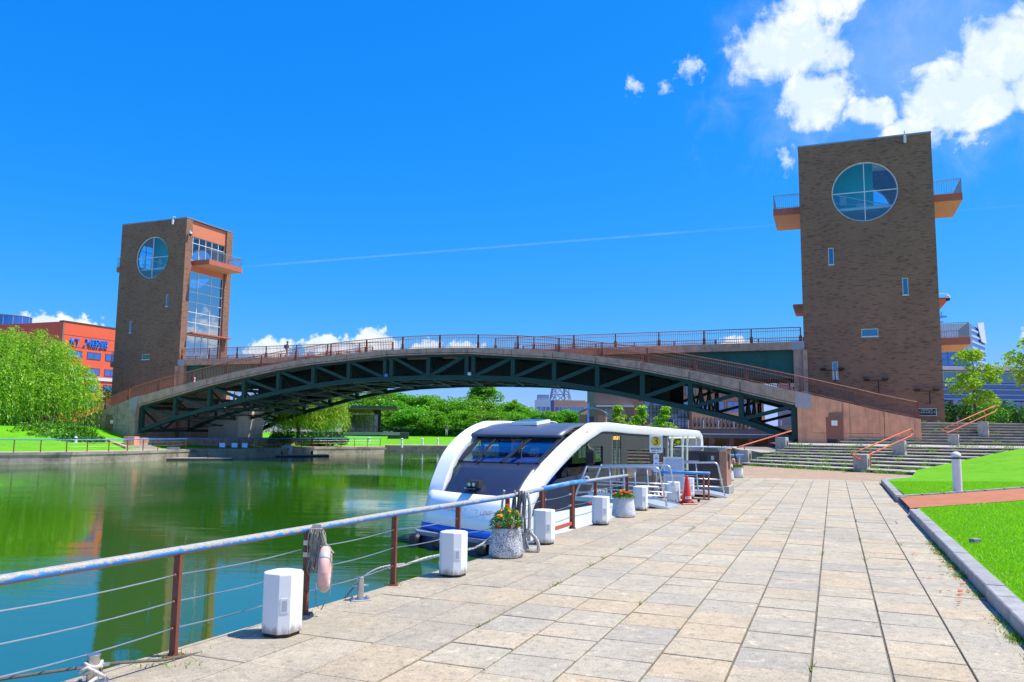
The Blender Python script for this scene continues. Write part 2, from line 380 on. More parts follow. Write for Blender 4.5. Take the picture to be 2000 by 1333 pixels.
def grass_mat(name, a, b_, c):
    m, t, b, out = principled(name); g = t.n('ShaderNodeNewGeometry'); P = g.outputs['Position']
    col = t.ramp(t.noise(P, 1.1, 6, .65), [(.28, a), (.5, b_), (.75, c)])
    col = t.mix(t.math('MULTIPLY', t.maprange(t.noise(P, 9, 5, .7), .45, .75), .35), col, tuple(k*.55 for k in a))
    col = t.mix(t.math('MULTIPLY', t.maprange(t.noise(P, .5, 5, .7, .6), .52, .70), .45), col, (.24,.37,.03))
    col = t.mix(t.math('MULTIPLY', t.maprange(t.noise(P, 3.2, 5, .75, .4), .52, .68), .30), col, tuple(k*.5 for k in a))
    t.l(col, b.inputs['Base Color']); b.inputs['Roughness'].default_value = .85; b.inputs['Specular IOR Level'].default_value = .15
    bn = t.n('ShaderNodeBump'); bn.inputs['Strength'].default_value = .9; bn.inputs['Distance'].default_value = .03
    t.l(t.noise(P, 45, 5, .75), bn.inputs['Height']); t.l(bn.outputs[0], b.inputs['Normal']); return m
M['lawn'] = grass_mat('mown lawn', (.115,.36,.005), (.145,.42,.007), (.195,.46,.012))
M['far_lawn'] = grass_mat('far lawn', (.10,.36,.004), (.13,.43,.005), (.18,.47,.008))
M['path'] = mat('pale bank path', (.42,.34,.25), .9, .15, .8, coords='Object')
M['bank_wall'] = mat('stained quay concrete', (.30,.27,.20), .9, .22, 1.4, .4, 9, stain=.75, sscale=.7, scol=(.05,.05,.03), streak=.7)

CX, CY = -8.0, 45.0
OFF = [0, 1.2, 3.0, 3.7, 8, 14, 22, 60, 300, 3000, 12000]
PROF = {'K': [-.39,-.385,-.375,-.36,-.15,.15,.45,.9,1.2,1.3,1.3], 'L': [-.39,-.385,-.375,-.34,.35,1.5,1.85,1.9,2,2,2], 'F': [-.5,-.49,-.47,-.42,-.15,.15,.45,.9,1.2,1.3,1.3], 'R': [-.05]*9+[0, 0]}
ring = []
for (p, t) in BD:
    d = Vector((p[0]-CX, p[1]-CY)).normalized()
    ring.append([(p[0]+d.x*o, p[1]+d.y*o, z) for o, z in zip(OFF, PROF[t])])
mb = MB(); n = len(ring); k = len(OFF)
mb.V = [v for r in ring for v in r]
for i in range(n):
    for j in range(k-1):
        a, b_ = i*k+j, ((i+1) % n)*k+j
        mb.F.append((a, a+1, b_+1, b_)); mb.M.append(1 if j < 2 else (2 if j >= (7 if BD[i][1] in 'FK' else 6) or BD[i][1] == 'R' else 0))
gd = ob('ground', mb, [M['far_lawn'], M['path'], mat('city ground', (.22,.21,.18), .9, .3, .02)], kind='structure', fix=True)
# quay walls with a coping strip, one per bank
for tg, nm in (('L', 'quay_wall'), ('K', 'dock_wall'), ('F', 'far_quay_wall'), ('R', 'near_quay_wall')):
    mb = MB(); idx = [i for i, (p, t) in enumerate(BD) if t == tg]
    for i in idx[:]:
        p, t = BD[i]; q, _ = BD[(i+1) % n]; top = PROF[tg][0]-.006
        d = Vector((q[0]-p[0], q[1]-p[1])).normalized(); nn = Vector((-d.y, d.x))
        if nn.dot(Vector((CX-p[0], CY-p[1]))) < 0: nn = -nn
        a = Vector(p); b_ = Vector(q)
        mb.quad((*a, -2.2), (*b_, -2.2), (*b_, top-.18), (*a, top-.18))
        e = nn*.07
        mb.hexa([(*(a+e), top-.2), (*(b_+e), top-.2), (*(b_-nn*.25), top-.2), (*(a-nn*.25), top-.2)], [(*(a+e), top), (*(b_+e), top), (*(b_-nn*.25), top), (*(a-nn*.25), top)])
    ob(nm, mb, M['bank_wall'], kind='structure', fix=True)

# ------------------------------------------------------------------ promenade paving
PD = Vector((.3752, .9270)); PL = Vector((-.9270, .3752)); K0 = Vector((4.41, 7.03))
EDGE = [Vector(p) for p, t in BND if t == 'R']
def edge_at(s):
    """distance of the quay edge left of the kerb line at s metres along it"""
    best = None
    for a, b_ in zip(EDGE[:-1], EDGE[1:]):
        sa, sb = (a-K0).dot(PD), (b_-K0).dot(PD)
        if sa <= s <= sb and sb > sa:
            q = a+(b_-a)*((s-sa)/(sb-sa)); return (q-K0).dot(PL)
    return 6.4
def pave_mat(name, base, warm, grey, speck=.35):
    m, t, b, out = principled(name); g = t.n('ShaderNodeNewGeometry'); P = g.outputs['Position']; oi = t.n('ShaderNodeObjectInfo')
    r = t.math('FRACT', t.math('ADD', g.outputs['Random Per Island'], oi.outputs['Random']))
    col = t.ramp(r, [(0, grey), (.35, base), (.62, base), (.78, warm), (1, tuple(k*1.12 for k in base))])
    col = t.mix(t.math('MULTIPLY', t.maprange(t.noise(P, 2.2, 6, .7, .5), .45, .72), .5), col, tuple(k*.66 for k in grey))
    col = t.mix(t.math('MULTIPLY', t.maprange(t.noise(P, 1.1, 4, .6), .5, .72), .55), col, tuple(min(1, k*1.25) for k in warm))
    col = t.mix(t.math('MULTIPLY', t.maprange(t.noise(P, 13, 5, .75, .3), .49, .66), .62), col, tuple(k*.56 for k in grey))
    col = t.mix(t.math('MULTIPLY', t.maprange(t.noise(P, 5.5, 5, .7, .6), .55, .68), .7), col, tuple(min(1, k*1.36) for k in base))
    col = t.mix(t.math('MULTIPLY', t.maprange(t.noise(P, .55, 6, .7, .8), .48, .66), .34), col, tuple(k*.60 for k in base))
    sp = t.noise(P, 62, 4, .75)
    col = t.mix(t.math('MULTIPLY', t.maprange(sp, .50, .60), speck*1.25), col, tuple(k*.35 for k in grey))
    col = t.mix(t.math('MULTIPLY', t.maprange(sp, .44, .36), speck*.6), col, tuple(min(1, k*1.5) for k in base))
    t.l(col, b.inputs['Base Color']); b.inputs['Roughness'].default_value = .85; b.inputs['Specular IOR Level'].default_value = .25
    bn = t.n('ShaderNodeBump'); bn.inputs['Strength'].default_value = .35; bn.inputs['Distance'].default_value = .006
    t.l(sp, bn.inputs['Height']); t.l(bn.outputs[0], b.inputs['Normal']); return m
M['paver'] = pave_mat('granite paver', (.47,.405,.295), (.52,.40,.255), (.40,.355,.28))
M['paver_edge'] = pave_mat('quay edge stone', (.44,.37,.265), (.48,.375,.245), (.375,.325,.25))
M['sand'] = mat('joint sand', (.15,.13,.09), .95, .3, 6)
M['plaza'] = pave_mat('tan plaza paving', (.42,.29,.19), (.45,.31,.20), (.33,.25,.18), .2)

mb = MB()
lo = [K0+PD*s+PL*(edge_at(s)-.02) for s in np.arange(-16, 27, 1.0)]; hi = [K0+PD*s-PL*.3 for s in np.arange(-16, 27, 1.0)]
for i in range(len(lo)-1): mb.quad((*hi[i], -.014), (*hi[i+1], -.014), (*lo[i+1], -.014), (*lo[i], -.014))
prom = ob('promenade', mb, M['sand'], kind='structure', fix=True)
W_ = .556
cells = []   # (corners on the ground, is quay edge stone)
def cell(s0, s1, l0, l1, kind, g=.006):
    cells.append(([K0+PD*(s0+g)+PL*(l0+g), K0+PD*(s1-g)+PL*(l0+g), K0+PD*(s1-g)+PL*(l1-g), K0+PD*(s0+g)+PL*(l1-g)], kind))
rr = random.Random(3)
NS = 8
for r_ in range(NS):
    s = -7.5+rr.random()*.5
    while s < 24.2-(.6-.16*r_)*0:
        ln = rr.choice([.5,.56,.56,.56,.62])
        cell(s, s+ln, r_*W_, (r_+1)*W_, 0, .009 if r_ else .007); s += ln
# quay strip: two or three courses parallel to the edge
s = -7.5
while s < 24.5:
    ln = .86; e0, e1 = edge_at(s)-.17, edge_at(s+ln)-.17; i0 = NS*W_+.012
    k = 3 if min(e0, e1)-i0 > 1.35 else (2 if min(e0, e1)-i0 > .62 else 1)
    for j in range(k):
        a0, a1 = i0+(e0-i0)*j/k, i0+(e0-i0)*(j+1)/k; b0, b1 = i0+(e1-i0)*j/k, i0+(e1-i0)*(j+1)/k
        sh = rr.random()*0
        g = .006
        cells.append(([K0+PD*(s+g)+PL*(a0+g), K0+PD*(s+ln-g)+PL*(b0+g), K0+PD*(s+ln-g)+PL*(b1-g), K0+PD*(s+g)+PL*(a1-g)], 1))
    # coping stone on the edge itself
    cells.append(([K0+PD*(s+.004)+PL*(e0+.004), K0+PD*(s+ln-.004)+PL*(e1+.004), K0+PD*(s+ln-.004)+PL*(e1+.19), K0+PD*(s+.004)+PL*(e0+.19)], 1))
    s += ln
def vis(c):
    x, y = c.x, c.y; zc = y*cos(PITCH)-1.75*sin(PITCH)
    if zc < 1: return -1
    px = x/zc; py = (-1.75*cos(PITCH)-y*sin(PITCH))/zc
    return 1/zc**3 if abs(px) < .70 and py > -.47 else -1
order = sorted(range(len(cells)), key=lambda i: -vis(sum(cells[i][0], Vector((0, 0)))/4))
def paver_into(mb, q, c, z):
    top = [(v+(c-v).normalized()*.006) for v in q]; tz = [z+rr.uniform(-.0025, .0025) for _ in q]
    mb.hexa([(v.x, v.y, -.03) for v in q], [(v.x, v.y, z-.004) for v in q]); mb.F.pop(-5); mb.M.pop(); mb.F.pop(-5); mb.M.pop()
    b = len(mb.V)-4; mb.V.extend((v.x, v.y, h) for v, h in zip(top, tz)); t0 = b+4
    for i in range(4): mb.F.append((b+i, b+(i+1) % 4, t0+(i+1) % 4, t0+i)); mb.M.append(mb.mi)
    mb.F.append((t0, t0+1, t0+2, t0+3)); mb.M.append(mb.mi)
rest = MB()
for rank, i in enumerate(order):
    q, kd = cells[i]; c = sum(q, Vector((0, 0)))/4; z = rr.uniform(-.002, .002)
    if rank < 300 and vis(c) > 0:
        m1 = MB(); paver_into(m1, [v-c for v in q], Vector((0, 0)), z)
        ob('paver', m1, M['paver_edge'] if kd else M['paver'], prom, loc=(c.x, c.y, 0))
    else:
        rest.mi = kd; paver_into(rest, q, c, z)
ob('paver_field', rest, [M['paver'], M['paver_edge']], prom, kind='stuff')

# tan plaza in front of the steps
mb = MB(); pz = [K0+PD*23.5+PL*(edge_at(23.5)-.05), K0+PD*23.5-PL*.3, Vector((15.6,30.4)), Vector((17.8,34.2)), Vector((20,40)), Vector((20,50)), Vector((16.5,52)), Vector((12.9,46)), Vector((11.2,41)), Vector((8.65,32.4))]
mb.add([(v.x, v.y, -.010) for v in pz], [tuple(range(len(pz)))]); ob('plaza', mb, M['plaza'], kind='structure', fix=True)

# ------------------------------------------------------------------ lawn, kerb and red path
def lawn_z(x, y):
    dk = max(0, -(Vector((x, y))-K0).dot(PL)); t = (x-15)*.83+(y-31)*.55
    return .12+.03*min(dk, 6)+.1*max(0, t-3.5)*(1 if t < 25 else 25/t)
EL = [(-2.6,-10),(4.55,7.03),(5.98,10.45),(6.85,12.49),(8.78,17.35),(10.75,21.9),(13.1,28.2),(15.3,30.6),(17.4,34.4),(24.5,38.2),(30,41.5),(40,44)]
pts = []
for a, b_ in zip(EL[:-1], EL[1:]):
    d = hypot(b_[0]-a[0], b_[1]-a[1]); k = max(1, int(d/.5))
    for i in range(k): pts.append((a[0]+(b_[0]-a[0])*i/k, a[1]+(b_[1]-a[1])*i/k))
pts.append(EL[-1]); n = len(pts); mb = MB(); NC = 26
for i, p in enumerate(pts):
    f = i/(n-1); dy = -.55+.85*f
    for j in range(NC):
        o = 60*(j/(NC-1))**2.2; x, y = p[0]+o, p[1]+o*dy
        mb.V.append((x, y, lawn_z(x, y) if j else lawn_z(x, y)-.0))
for i in range(n-1):
    for j in range(NC-1): mb.F.append((i*NC+j, i*NC+j+1, (i+1)*NC+j+1, (i+1)*NC+j)); mb.M.append(0)
ob('lawn', mb, M['lawn'], kind='structure', fix=True, smooth=True)

M['kerb'] = mat('granite kerb', (.30,.29,.28), .8, .2, 5, .3, 40, rnd=.12)
M['red_path'] = mat('red brick path', (.42,.145,.065), .9, .15, 3, .3, 60)
kerb = empty('kerb', (0,0,0), kind='structure')
def kerb_run(P0_, P1_, h=.15, w=.2, ln=.62):
    P0_, P1_ = Vector(P0_), Vector(P1_); d = (P1_-P0_); L = d.length; d.normalize(); nn = Vector((d.y, -d.x)); k = max(1, round(L/ln))
    for i in range(k):
        a = P0_+d*(L*i/k+.004); b_ = P0_+d*(L*(i+1)/k-.004); z = h+rr.uniform(-.004, .004)
        m1 = MB(); c = .012
        m1.loft([[(*(a), -.05), (*(b_), -.05), (*(b_+nn*w), -.05), (*(a+nn*w), -.05)], [(*(a), z-c), (*(b_), z-c), (*(b_+nn*w), z-c), (*(a+nn*w), z-c)],
                 [(*(a+nn*c), z), (*(b_+nn*c), z), (*(b_+nn*(w-c)), z), (*(a+nn*(w-c)), z)]], cap=True)
        ob('kerbstone', m1, M['kerb'], kerb)
kerb_run((-2.5,-10), (4.41,7.03)); kerb_run((4.41,7.03), (8.62,17.42)); kerb_run((8.62,17.42), (9.9,20.6), .03); kerb_run((9.9,20.6), (13.05,28.3)); kerb_run((13.05,28.3),(15.2,30.5),.16,.18)
mb = MB(); k = 40
for i in range(k+1):
    f = i/k; a = Vector((8.78,17.7)).lerp(Vector((28.0,28.0)), f)+Vector((0, -1.2*f*(1-f)*2)); b_ = Vector((10.0,20.7)).lerp(Vector((28.5,31.5)), f)+Vector((0, -1.2*f*(1-f)*2))
    for g in range(4):
        v = a.lerp(b_, g/3); mb.V.append((v.x, v.y, lawn_z(v.x, v.y)+.012))
for i in range(k):
    for g in range(3): mb.F.append((i*4+g, i*4+g+1, (i+1)*4+g+1, (i+1)*4+g)); mb.M.append(0)
ob('red_path', mb, M['red_path'], kind='structure', fix=True)
edg = empty('path_edging', kind='structure')
for i in range(24):
    f0, f1 = i/24, (i+1)/24
    A = [Vector((10.0,20.7)).lerp(Vector((28.5,31.5)), f)+Vector((0, -1.2*f*(1-f)*2)) for f in (f0+.002, f1-.002)]
    m1 = MB(); z0 = lawn_z(*A[0])+.05; z1 = lawn_z(*A[1])+.05; o = Vector((-.05, .09))
    m1.hexa([(*A[0], z0-.12), (*A[1], z1-.12), (*(A[1]+o), z1-.12), (*(A[0]+o), z0-.12)], [(*A[0], z0), (*A[1], z1), (*(A[1]+o), z1), (*(A[0]+o), z0)])
    ob('edging_stone', m1, M['kerb'], edg, fix=True)

# ------------------------------------------------------------------ stone steps
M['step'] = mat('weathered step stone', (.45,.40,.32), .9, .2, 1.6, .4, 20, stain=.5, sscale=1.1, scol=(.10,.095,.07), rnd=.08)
M['riser'] = mat('dark riser stone', (.22,.19,.145), .95, .3, 2, .4, 20, stain=.5, sscale=1.5)  # risers darker than the treads, with random mottling
steps = empty('stone_steps', (0,0,0), kind='structure')
def flight(L0, R0, L1, R1, n, z0, rise, dn=.35):
    for i in range(n):
        a, b_ = Vector(L0).lerp(Vector(L1), i/n), Vector(R0).lerp(Vector(R1), i/n)
        c, d = Vector(L0).lerp(Vector(L1), (i+1)/n), Vector(R0).lerp(Vector(R1), (i+1)/n)
        u = (d-b_).normalized()*.06; u2 = (c-a).normalized()*.06; z = z0+(i+1)*rise; seg = 9
        for s_ in range(seg):
            f0, f1 = s_/seg+.0005, (s_+1)/seg-.0005
            p0, p1 = a.lerp(b_, f0), a.lerp(b_, f1); q0, q1 = (c+u2*1.2).lerp(d+u*1.2, f0), (c+u2*1.2).lerp(d+u*1.2, f1); h = z+rr.uniform(-.006, .006)
            m1 = MB(); lip = rise*.42; v = ((q0-p0).normalized()*.13, (q1-p1).normalized()*.13)
            m1.hexa([(p0.x, p0.y, h-lip), (p1.x, p1.y, h-lip), (q1.x, q1.y, h-lip), (q0.x, q0.y, h-lip)], [(p0.x, p0.y, h), (p1.x, p1.y, h), (q1.x, q1.y, h), (q0.x, q0.y, h)])
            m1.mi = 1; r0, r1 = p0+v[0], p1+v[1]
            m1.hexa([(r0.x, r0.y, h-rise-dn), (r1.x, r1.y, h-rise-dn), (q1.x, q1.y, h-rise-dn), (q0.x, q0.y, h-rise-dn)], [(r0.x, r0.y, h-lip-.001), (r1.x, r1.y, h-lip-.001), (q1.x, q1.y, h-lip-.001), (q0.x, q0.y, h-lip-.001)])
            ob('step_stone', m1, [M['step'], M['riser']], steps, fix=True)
flight((12.3,42.9), (19.3,31.2), (17.0,47.6), (34,41.0), 8, -.004, .132)
m1 = MB(); m1.add([(17.0,47.6,1.052),(34,41,1.052),(50,48,1.052),(36,52,1.052),(22.0,54.6,1.052),(19.4,56.5,1.052),(17.5,54,1.052)], [(0,1,2,3,4,5,6)])
ob('landing', m1, M['step'], steps, fix=True)
flight((22.2,54.0), (46,48.0), (28.2,55.0), (50,58.5), 8, 1.05, .19)
m1 = MB(); m1.prism([(28.2,55.0),(50,58.5),(140,80),(140,400),(60,400),(36,110),(27,75),(26,60)], -.1, 2.575)
ob('upper_terrace', m1, M['plaza'], kind='structure', fix=True)
# ------------------------------------------------------------------ bridge (local x = along the span, y = across, away from the camera)
TH = .3814; BP = (30.8784, 56.6905, 0); UC = -40.1; VM = 3.55
def interp(tab, x):
    xs = [a for a, _ in tab]; ys = [b for _, b in tab]; return float(np.interp(x, xs, ys))
ZT = [(0,8.75),(4,8.69),(8,8.47),(12,8.10),(15.5,7.63),(19.3,7.05),(23,6.30),(26.8,5.48),(30.6,4.55),(34,3.72),(36,3.2),(38.1,2.75),(41,2.3)]
ZF = [(0,8.2),(4,8.15),(8,7.83),(12,7.5),(15.4,7.03),(19.3,6.33),(23,5.55),(26.6,4.6),(30.4,3.62)]
ZC = [(0,6.05),(4,6.0),(8,5.83),(12,5.4),(15.5,4.82),(19.2,4.08),(23,3.25),(26.6,2.38),(28.4,1.62),(29.8,1.1)]
zt = lambda w: interp(ZT, abs(w)); zf = lambda w: interp(ZF, abs(w)); zc = lambda w: interp(ZC, abs(w))
def vn(w):
    w = abs(w)
    return -3.0-.0028*w*w if w < 30.5 else -5.6+(w-30.5)*.16
side = lambda v, s: v if s < 0 else 2*VM-v        # s=-1 the near side, +1 the far side
bridge = empty('footbridge', BP, -TH, 'arched footbridge on dark green trusses between the two brick towers', 'bridge')
WV = [0, 3.7, 4.35, 8.05, 11.75, 15.45, 19.15, 22.85, 26.55, 30.2]
knots = sorted([-k for k in WV[1:]]+WV)
# fascia panels
pan = sorted(set([-30.4,-26.55,-22.85,-19.15,-15.45,-11.75,-8.05,-4.0,0,4.0,8.05,11.75,15.45,19.15,22.85,26.55,30.4]))
def wall_strip(mb, w0, w1, s, th, top, bot, n=5, inset=0.0):
    ws = [w0+(w1-w0)*i/n for i in range(n+1)]
    rings = []
    for w in ws:
        a, b_ = side(vn(w)+inset, s), side(vn(w)+inset+th, s)
        rings.append([(UC+w, a, bot(w)), (UC+w, b_, bot(w)), (UC+w, b_, top(w)), (UC+w, a, top(w))])
    mb.loft(rings, cap=True)
for s in (-1, 1):
    for w0, w1 in zip(pan[:-1], pan[1:]):
        mb = MB(); wall_strip(mb, w0+.025, w1-.025, s, .32, lambda w: zt(w), zf)
        ob('fascia_panel', mb, M['concrete'], bridge, fix=True)
        mb = MB(); wall_strip(mb, w0+.02, w1-.02, s, .1, lambda w: zf(w)+.14, lambda w: zf(w)+.10, inset=-.012); ob('drip_groove', mb, M['dark'], bridge, fix=True)
# ramp decks and the soffit below them
for s in (-1, 1):
    mb = MB(); ws = np.linspace(-38, 38, 77); rings = []
    for w in ws:
        a = side(vn(w)+.30, s); b_ = side(-.03, s); z = zt(w)-.12
        rings.append([(UC+w, a, z-.25), (UC+w, b_, z-.25), (UC+w, b_, z), (UC+w, a, z)])
    mb.loft(rings, cap=True); ob('ramp_deck', mb, M['concrete'], bridge, fix=True)
mb = MB(); mb.box(-70.5, -9.72, .02, 2*VM-.02, 8.12, 8.56); ob('upper_deck', mb, M['concrete_grey'], bridge)
for v in (0, 2*VM-.32):
    for i in range(16):
        u0 = -70.9+61.5*i/16; u1 = -70.9+61.5*(i+1)/16
        mb = MB(); mb.box(u0+.012, u1-.012, v, v+.32, 8.08, 8.68); ob('deck_edge_beam', mb, M['concrete'], bridge)
# green girders below the upper deck
for v in (.42, 2*VM-.62):
    for sg in (-1, 1):
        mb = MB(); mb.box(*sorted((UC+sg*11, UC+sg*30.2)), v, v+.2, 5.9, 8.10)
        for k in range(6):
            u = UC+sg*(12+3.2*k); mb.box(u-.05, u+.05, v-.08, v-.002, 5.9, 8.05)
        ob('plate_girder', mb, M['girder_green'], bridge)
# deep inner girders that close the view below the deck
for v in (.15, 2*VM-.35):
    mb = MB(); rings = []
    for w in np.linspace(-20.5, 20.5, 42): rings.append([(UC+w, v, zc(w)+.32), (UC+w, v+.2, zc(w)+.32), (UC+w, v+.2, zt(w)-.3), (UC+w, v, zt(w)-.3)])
    mb.loft(rings, cap=True); ob('deep_girder', mb, M['girder_shade'], bridge, fix=True)
# trusses
for s in (-1, 1):
    vt = lambda w: side(vn(w)+.55, s)
    P_ = lambda w, z: Vector((UC+w, vt(w), z))
    ks = knots
    for w0, w1 in zip(ks[:-1], ks[1:]):
        mb = MB(); mb.bar(P_(w0, zc(w0)+.17), P_(w1, zc(w1)+.17), .42, .36); ob('lower_chord', mb, M['green_steel'], bridge)
        mb = MB(); mb.bar(P_(w0, zf(w0)-.02), P_(w1, zf(w1)-.02), .40, .34); ob('upper_chord', mb, M['green_steel'], bridge)
        if w1-w0 > 1:
            if w0 >= 0: a, b_ = P_(w0+.15, zc(w0)+.3), P_(w1-.15, zf(w1)-.1)
            else: a, b_ = P_(w0+.15, zf(w0)-.1), P_(w1-.15, zc(w1)+.3)
            mb = MB(); mb.bar(a, b_, .28, .26); ob('truss_diagonal', mb, M['green_steel'], bridge)
    for w in ks:
        big = .36 if abs(w) < 29 else .44
        mb = MB(); mb.bar(P_(w, zc(w)+.2), P_(w, zf(w)-.1), big, .36 if abs(abs(w)-4) > .5 else .3, up=(0, 1, 0)); ob('truss_vertical', mb, M['green_steel'], bridge)
        mb = MB(); mb.box(UC+w-.32, UC+w+.32, vt(w)-.225, vt(w)+.225, zc(w)-.03, zc(w)+.02); ob('gusset_plate', mb, M['green_steel'], bridge)
# inner truss line, cross beams and lateral bracing
for v in (1.1, 2*VM-1.1):
    for w0, w1 in zip(knots[:-1], knots[1:]):
        mb = MB(); mb.bar((UC+w0, v, zc(w0)+.22), (UC+w1, v, zc(w1)+.22), .3, .28); ob('inner_chord', mb, M['green_steel'], bridge)
for w in knots:
    if abs(abs(w)-4.35) < .01: continue
    y0, y1 = side(vn(w)+.6, -1), side(vn(w)+.6, 1); mb = MB()
    mb.bar((UC+w, y0, zc(w)+.2), (UC+w, y1, zc(w)+.2), .22, .26); mb.bar((UC+w, y0, zf(w)-.15), (UC+w, y1, zf(w)-.15), .22, .3)
    ys = np.linspace(y0, y1, 7)
    if zf(w)-zc(w) > 1:
        for i in range(6):
            za, zb = (zc(w)+.3, zf(w)-.3) if i % 2 else (zf(w)-.3, zc(w)+.3)
            mb.bar((UC+w, ys[i], za), (UC+w, ys[i+1], zb), .13, .13)
        for y in (1.1, 2*VM-1.1): mb.bar((UC+w, y, zc(w)+.2), (UC+w, y, zf(w)-.1), .24, .24, up=(0, 1, 0))
    ob('cross_frame', mb, M['green_steel'], bridge)
for w0, w1 in zip(knots[:-1], knots[1:]):
    if w1-w0 < 1: continue
    mb = MB()
    for a, b_ in ((-1, 1), (1, -1)): mb.bar((UC+w0, side(vn(w0)+.6, a), zc(w0)+.12), (UC+w1, side(vn(w1)+.6, b_), zc(w1)+.12), .14, .1)
    ob('lateral_brace', mb, M['green_steel'], bridge)
# abutments, corner caps, doors
for sg, end in ((1, 38.15), (-1, 40.0)):
    for s in (-1, 1):
        mb = MB(); rings = []
        for i in range(9):
            w = 30.42+(end-30.42)*i/8; a = side(vn(w)-.02, s); b_ = side(vn(w)+.4, s); u = UC+sg*w
            rings.append([(u, a, -.6), (u, b_, -.6), (u, b_, zt(w)), (u, a, zt(w))])
        mb.loft(rings, cap=True); wl = ob('abutment_wall', mb, M['concrete_pink'] if sg > 0 else M['concrete'], bridge, fix=True)
        for zz in (1.75,):
            mb = MB(); u0, u1 = UC+sg*31.4, UC+sg*35.6; ya, yb = side(vn(31.4)-.028, s), side(vn(35.6)-.028, s); mb.bar((u0, ya, zz), (u1, yb, zz), .012, .018); ob('wall_joint', mb, M['dark'], wl)
        for w in (33.3, 35.9):
            mb = MB(); u = UC+sg*w; a = side(vn(w)-.028, s); mb.box(u-.012, u+.012, a-.01, a+.01, .3, zt(w)-.02); ob('wall_joint', mb, M['dark'], wl)
        mb = MB(); u0, u1 = sorted((UC+sg*30.36, UC+sg*31.3)); rings = []
        for w in (30.3, 31.35):
            a = side(vn(w)-.07, s); b_ = side(vn(w)+.45, s); u = UC+sg*w
            rings.append([(u, a, zf(30.4)-.1-(w-30.3)*.15), (u, b_, zf(30.4)-.1-(w-30.3)*.15), (u, b_, zt(w)+.02), (u, a, zt(w)+.02)])
        mb.loft(rings, cap=True); ob('corner_cap', mb, mat('weathered cap', (.42,.36,.36), .8, .08), bridge, fix=True)
        mb = MB(); u = UC+sg*30.6; mb.box(u-.2, u+.2, *sorted((side(vn(30.5)+.4, s), side(-.4, s))), -.6, zt(31.5)-.45); ob('abutment_return', mb, M['concrete'], bridge)
    # service door on the near wall
    w = 32.6 if sg > 0 else 34.2; u = UC+sg*w; a = vn(w)-.03; z0 = 1.06 if sg > 0 else .75; hh = 1.78
    mb = MB(); mb.box(u-.72, u+.72, a-.02, a+.06, z0, z0+hh+.3); fr = ob('door_surround', mb, mat('door surround', (.26,.13,.09), .8), bridge)
    mb = MB(); mb.box(u-.56, u+.56, a-.05, a-.022, z0, z0+hh); dr = ob('service_door', mb, mat('brown steel door', (.30,.10,.055), .5, .06), bridge)
    mb = MB(); mb.box(u-.02, u+.36, a-.075, a-.052, z0+1.2, z0+1.55); ob('door_notice', mb, M['white'], dr)
    mb = MB(); mb.box(u-.3, u+.3, a-.065, a-.052, z0+.05, z0+.28); ob('louvre', mb, M['dark'], dr)
    mb = MB(); mb.tube([(u-.46, a-.055, z0+.9), (u-.46, a-.1, z0+.9), (u-.38, a-.1, z0+.9)], .015, 6); ob('handle', mb, M['steel'], dr)
    # pier carrying the upper deck beside the tower
    u0, u1 = (-10.05, -9.3) if sg > 0 else (-70.93, -70.2)
    mb = MB(); mb.box(u0, u1, -.02, 2*VM+.02, -.5, 8.07); ob('deck_pier', mb, M['concrete'], bridge)
    mb = MB(); mb.box(u0-.15, u1+.05, -.03, .4, 8.06, 8.71); ob('bearing_cap', mb, mat('bearing cap', (.42,.36,.38), .8, .08), bridge)
    # dark back wall below the ramp so that the abutment is closed
    mb = MB(); u = UC+sg*30.9; mb.box(u-.15, u+.15, -.3, 2*VM+.3, -.5, 8.0); ob('abutment_face', mb, M['concrete'], bridge)
# railings
def railing(name, path, h=1.12, spacing=.17, post=3.7, extra_mid=True, red=True):
    """path: function t -> (u, v, z) for t in [0, 1]; returns a part with balusters and posts"""
    N = 60; pts = [Vector(path(i/N)) for i in range(N+1)]; L = sum((pts[i+1]-pts[i]).length for i in range(N))
    mb = MB(); mb.tube([p+Vector((0,0,h)) for p in pts], .035, 6); rl = ob(name, mb, M['rail_brown'], bridge)
    mb = MB(); mb.tube([p+Vector((0,0,h*.78)) for p in pts], .016, 5); mb.tube([p+Vector((0,0,.10)) for p in pts], .018, 5); ob('mid_rail', mb, M['rail_brown'], rl)
    n = int(L/spacing); mb = MB()
    for i in range(n+1):
        p = Vector(path(i/n)); r = .011
        mb.hexa([p+Vector((x, y, .02)) for x, y in ((-r,-r),(r,-r),(r,r),(-r,r))], [p+Vector((x, y, h)) for x, y in ((-r,-r),(r,-r),(r,r),(-r,r))])
    ob('balusters', mb, M['rail_brown'], rl, kind='stuff')
    k = max(1, round(L/post))
    for i in range(k+1):
        p = Vector(path(i/k)); mb = MB(); mb.box(p.x-.05, p.x+.05, p.y-.04, p.y+.04, p.z, p.z+h-.01); mb.box(p.x-.11, p.x+.11, p.y-.05, p.y+.05, p.z, p.z+.48)
        ob('rail_post', mb, M['rail_dark'], rl)
    return rl
for s in (-1, 1):
    railing('ramp_railing', lambda t, s=s: (UC-39.2+77.2*t, side(vn(-39.2+77.2*t)+.14, s), zt(-39.2+77.2*t)))
    for sg in (-1, 1):
        railing('deck_railing', lambda t, s=s, sg=sg: (UC+sg*(5.2+25.4*t), side(.12, s), 8.68), post=3.4)
        railing('ramp_handrail', lambda t, s=s, sg=sg: (UC+sg*(7.2+22.5*t), side(-.18, s), zt(7.2+22.5*t)-.1), h=.95, post=3.6)
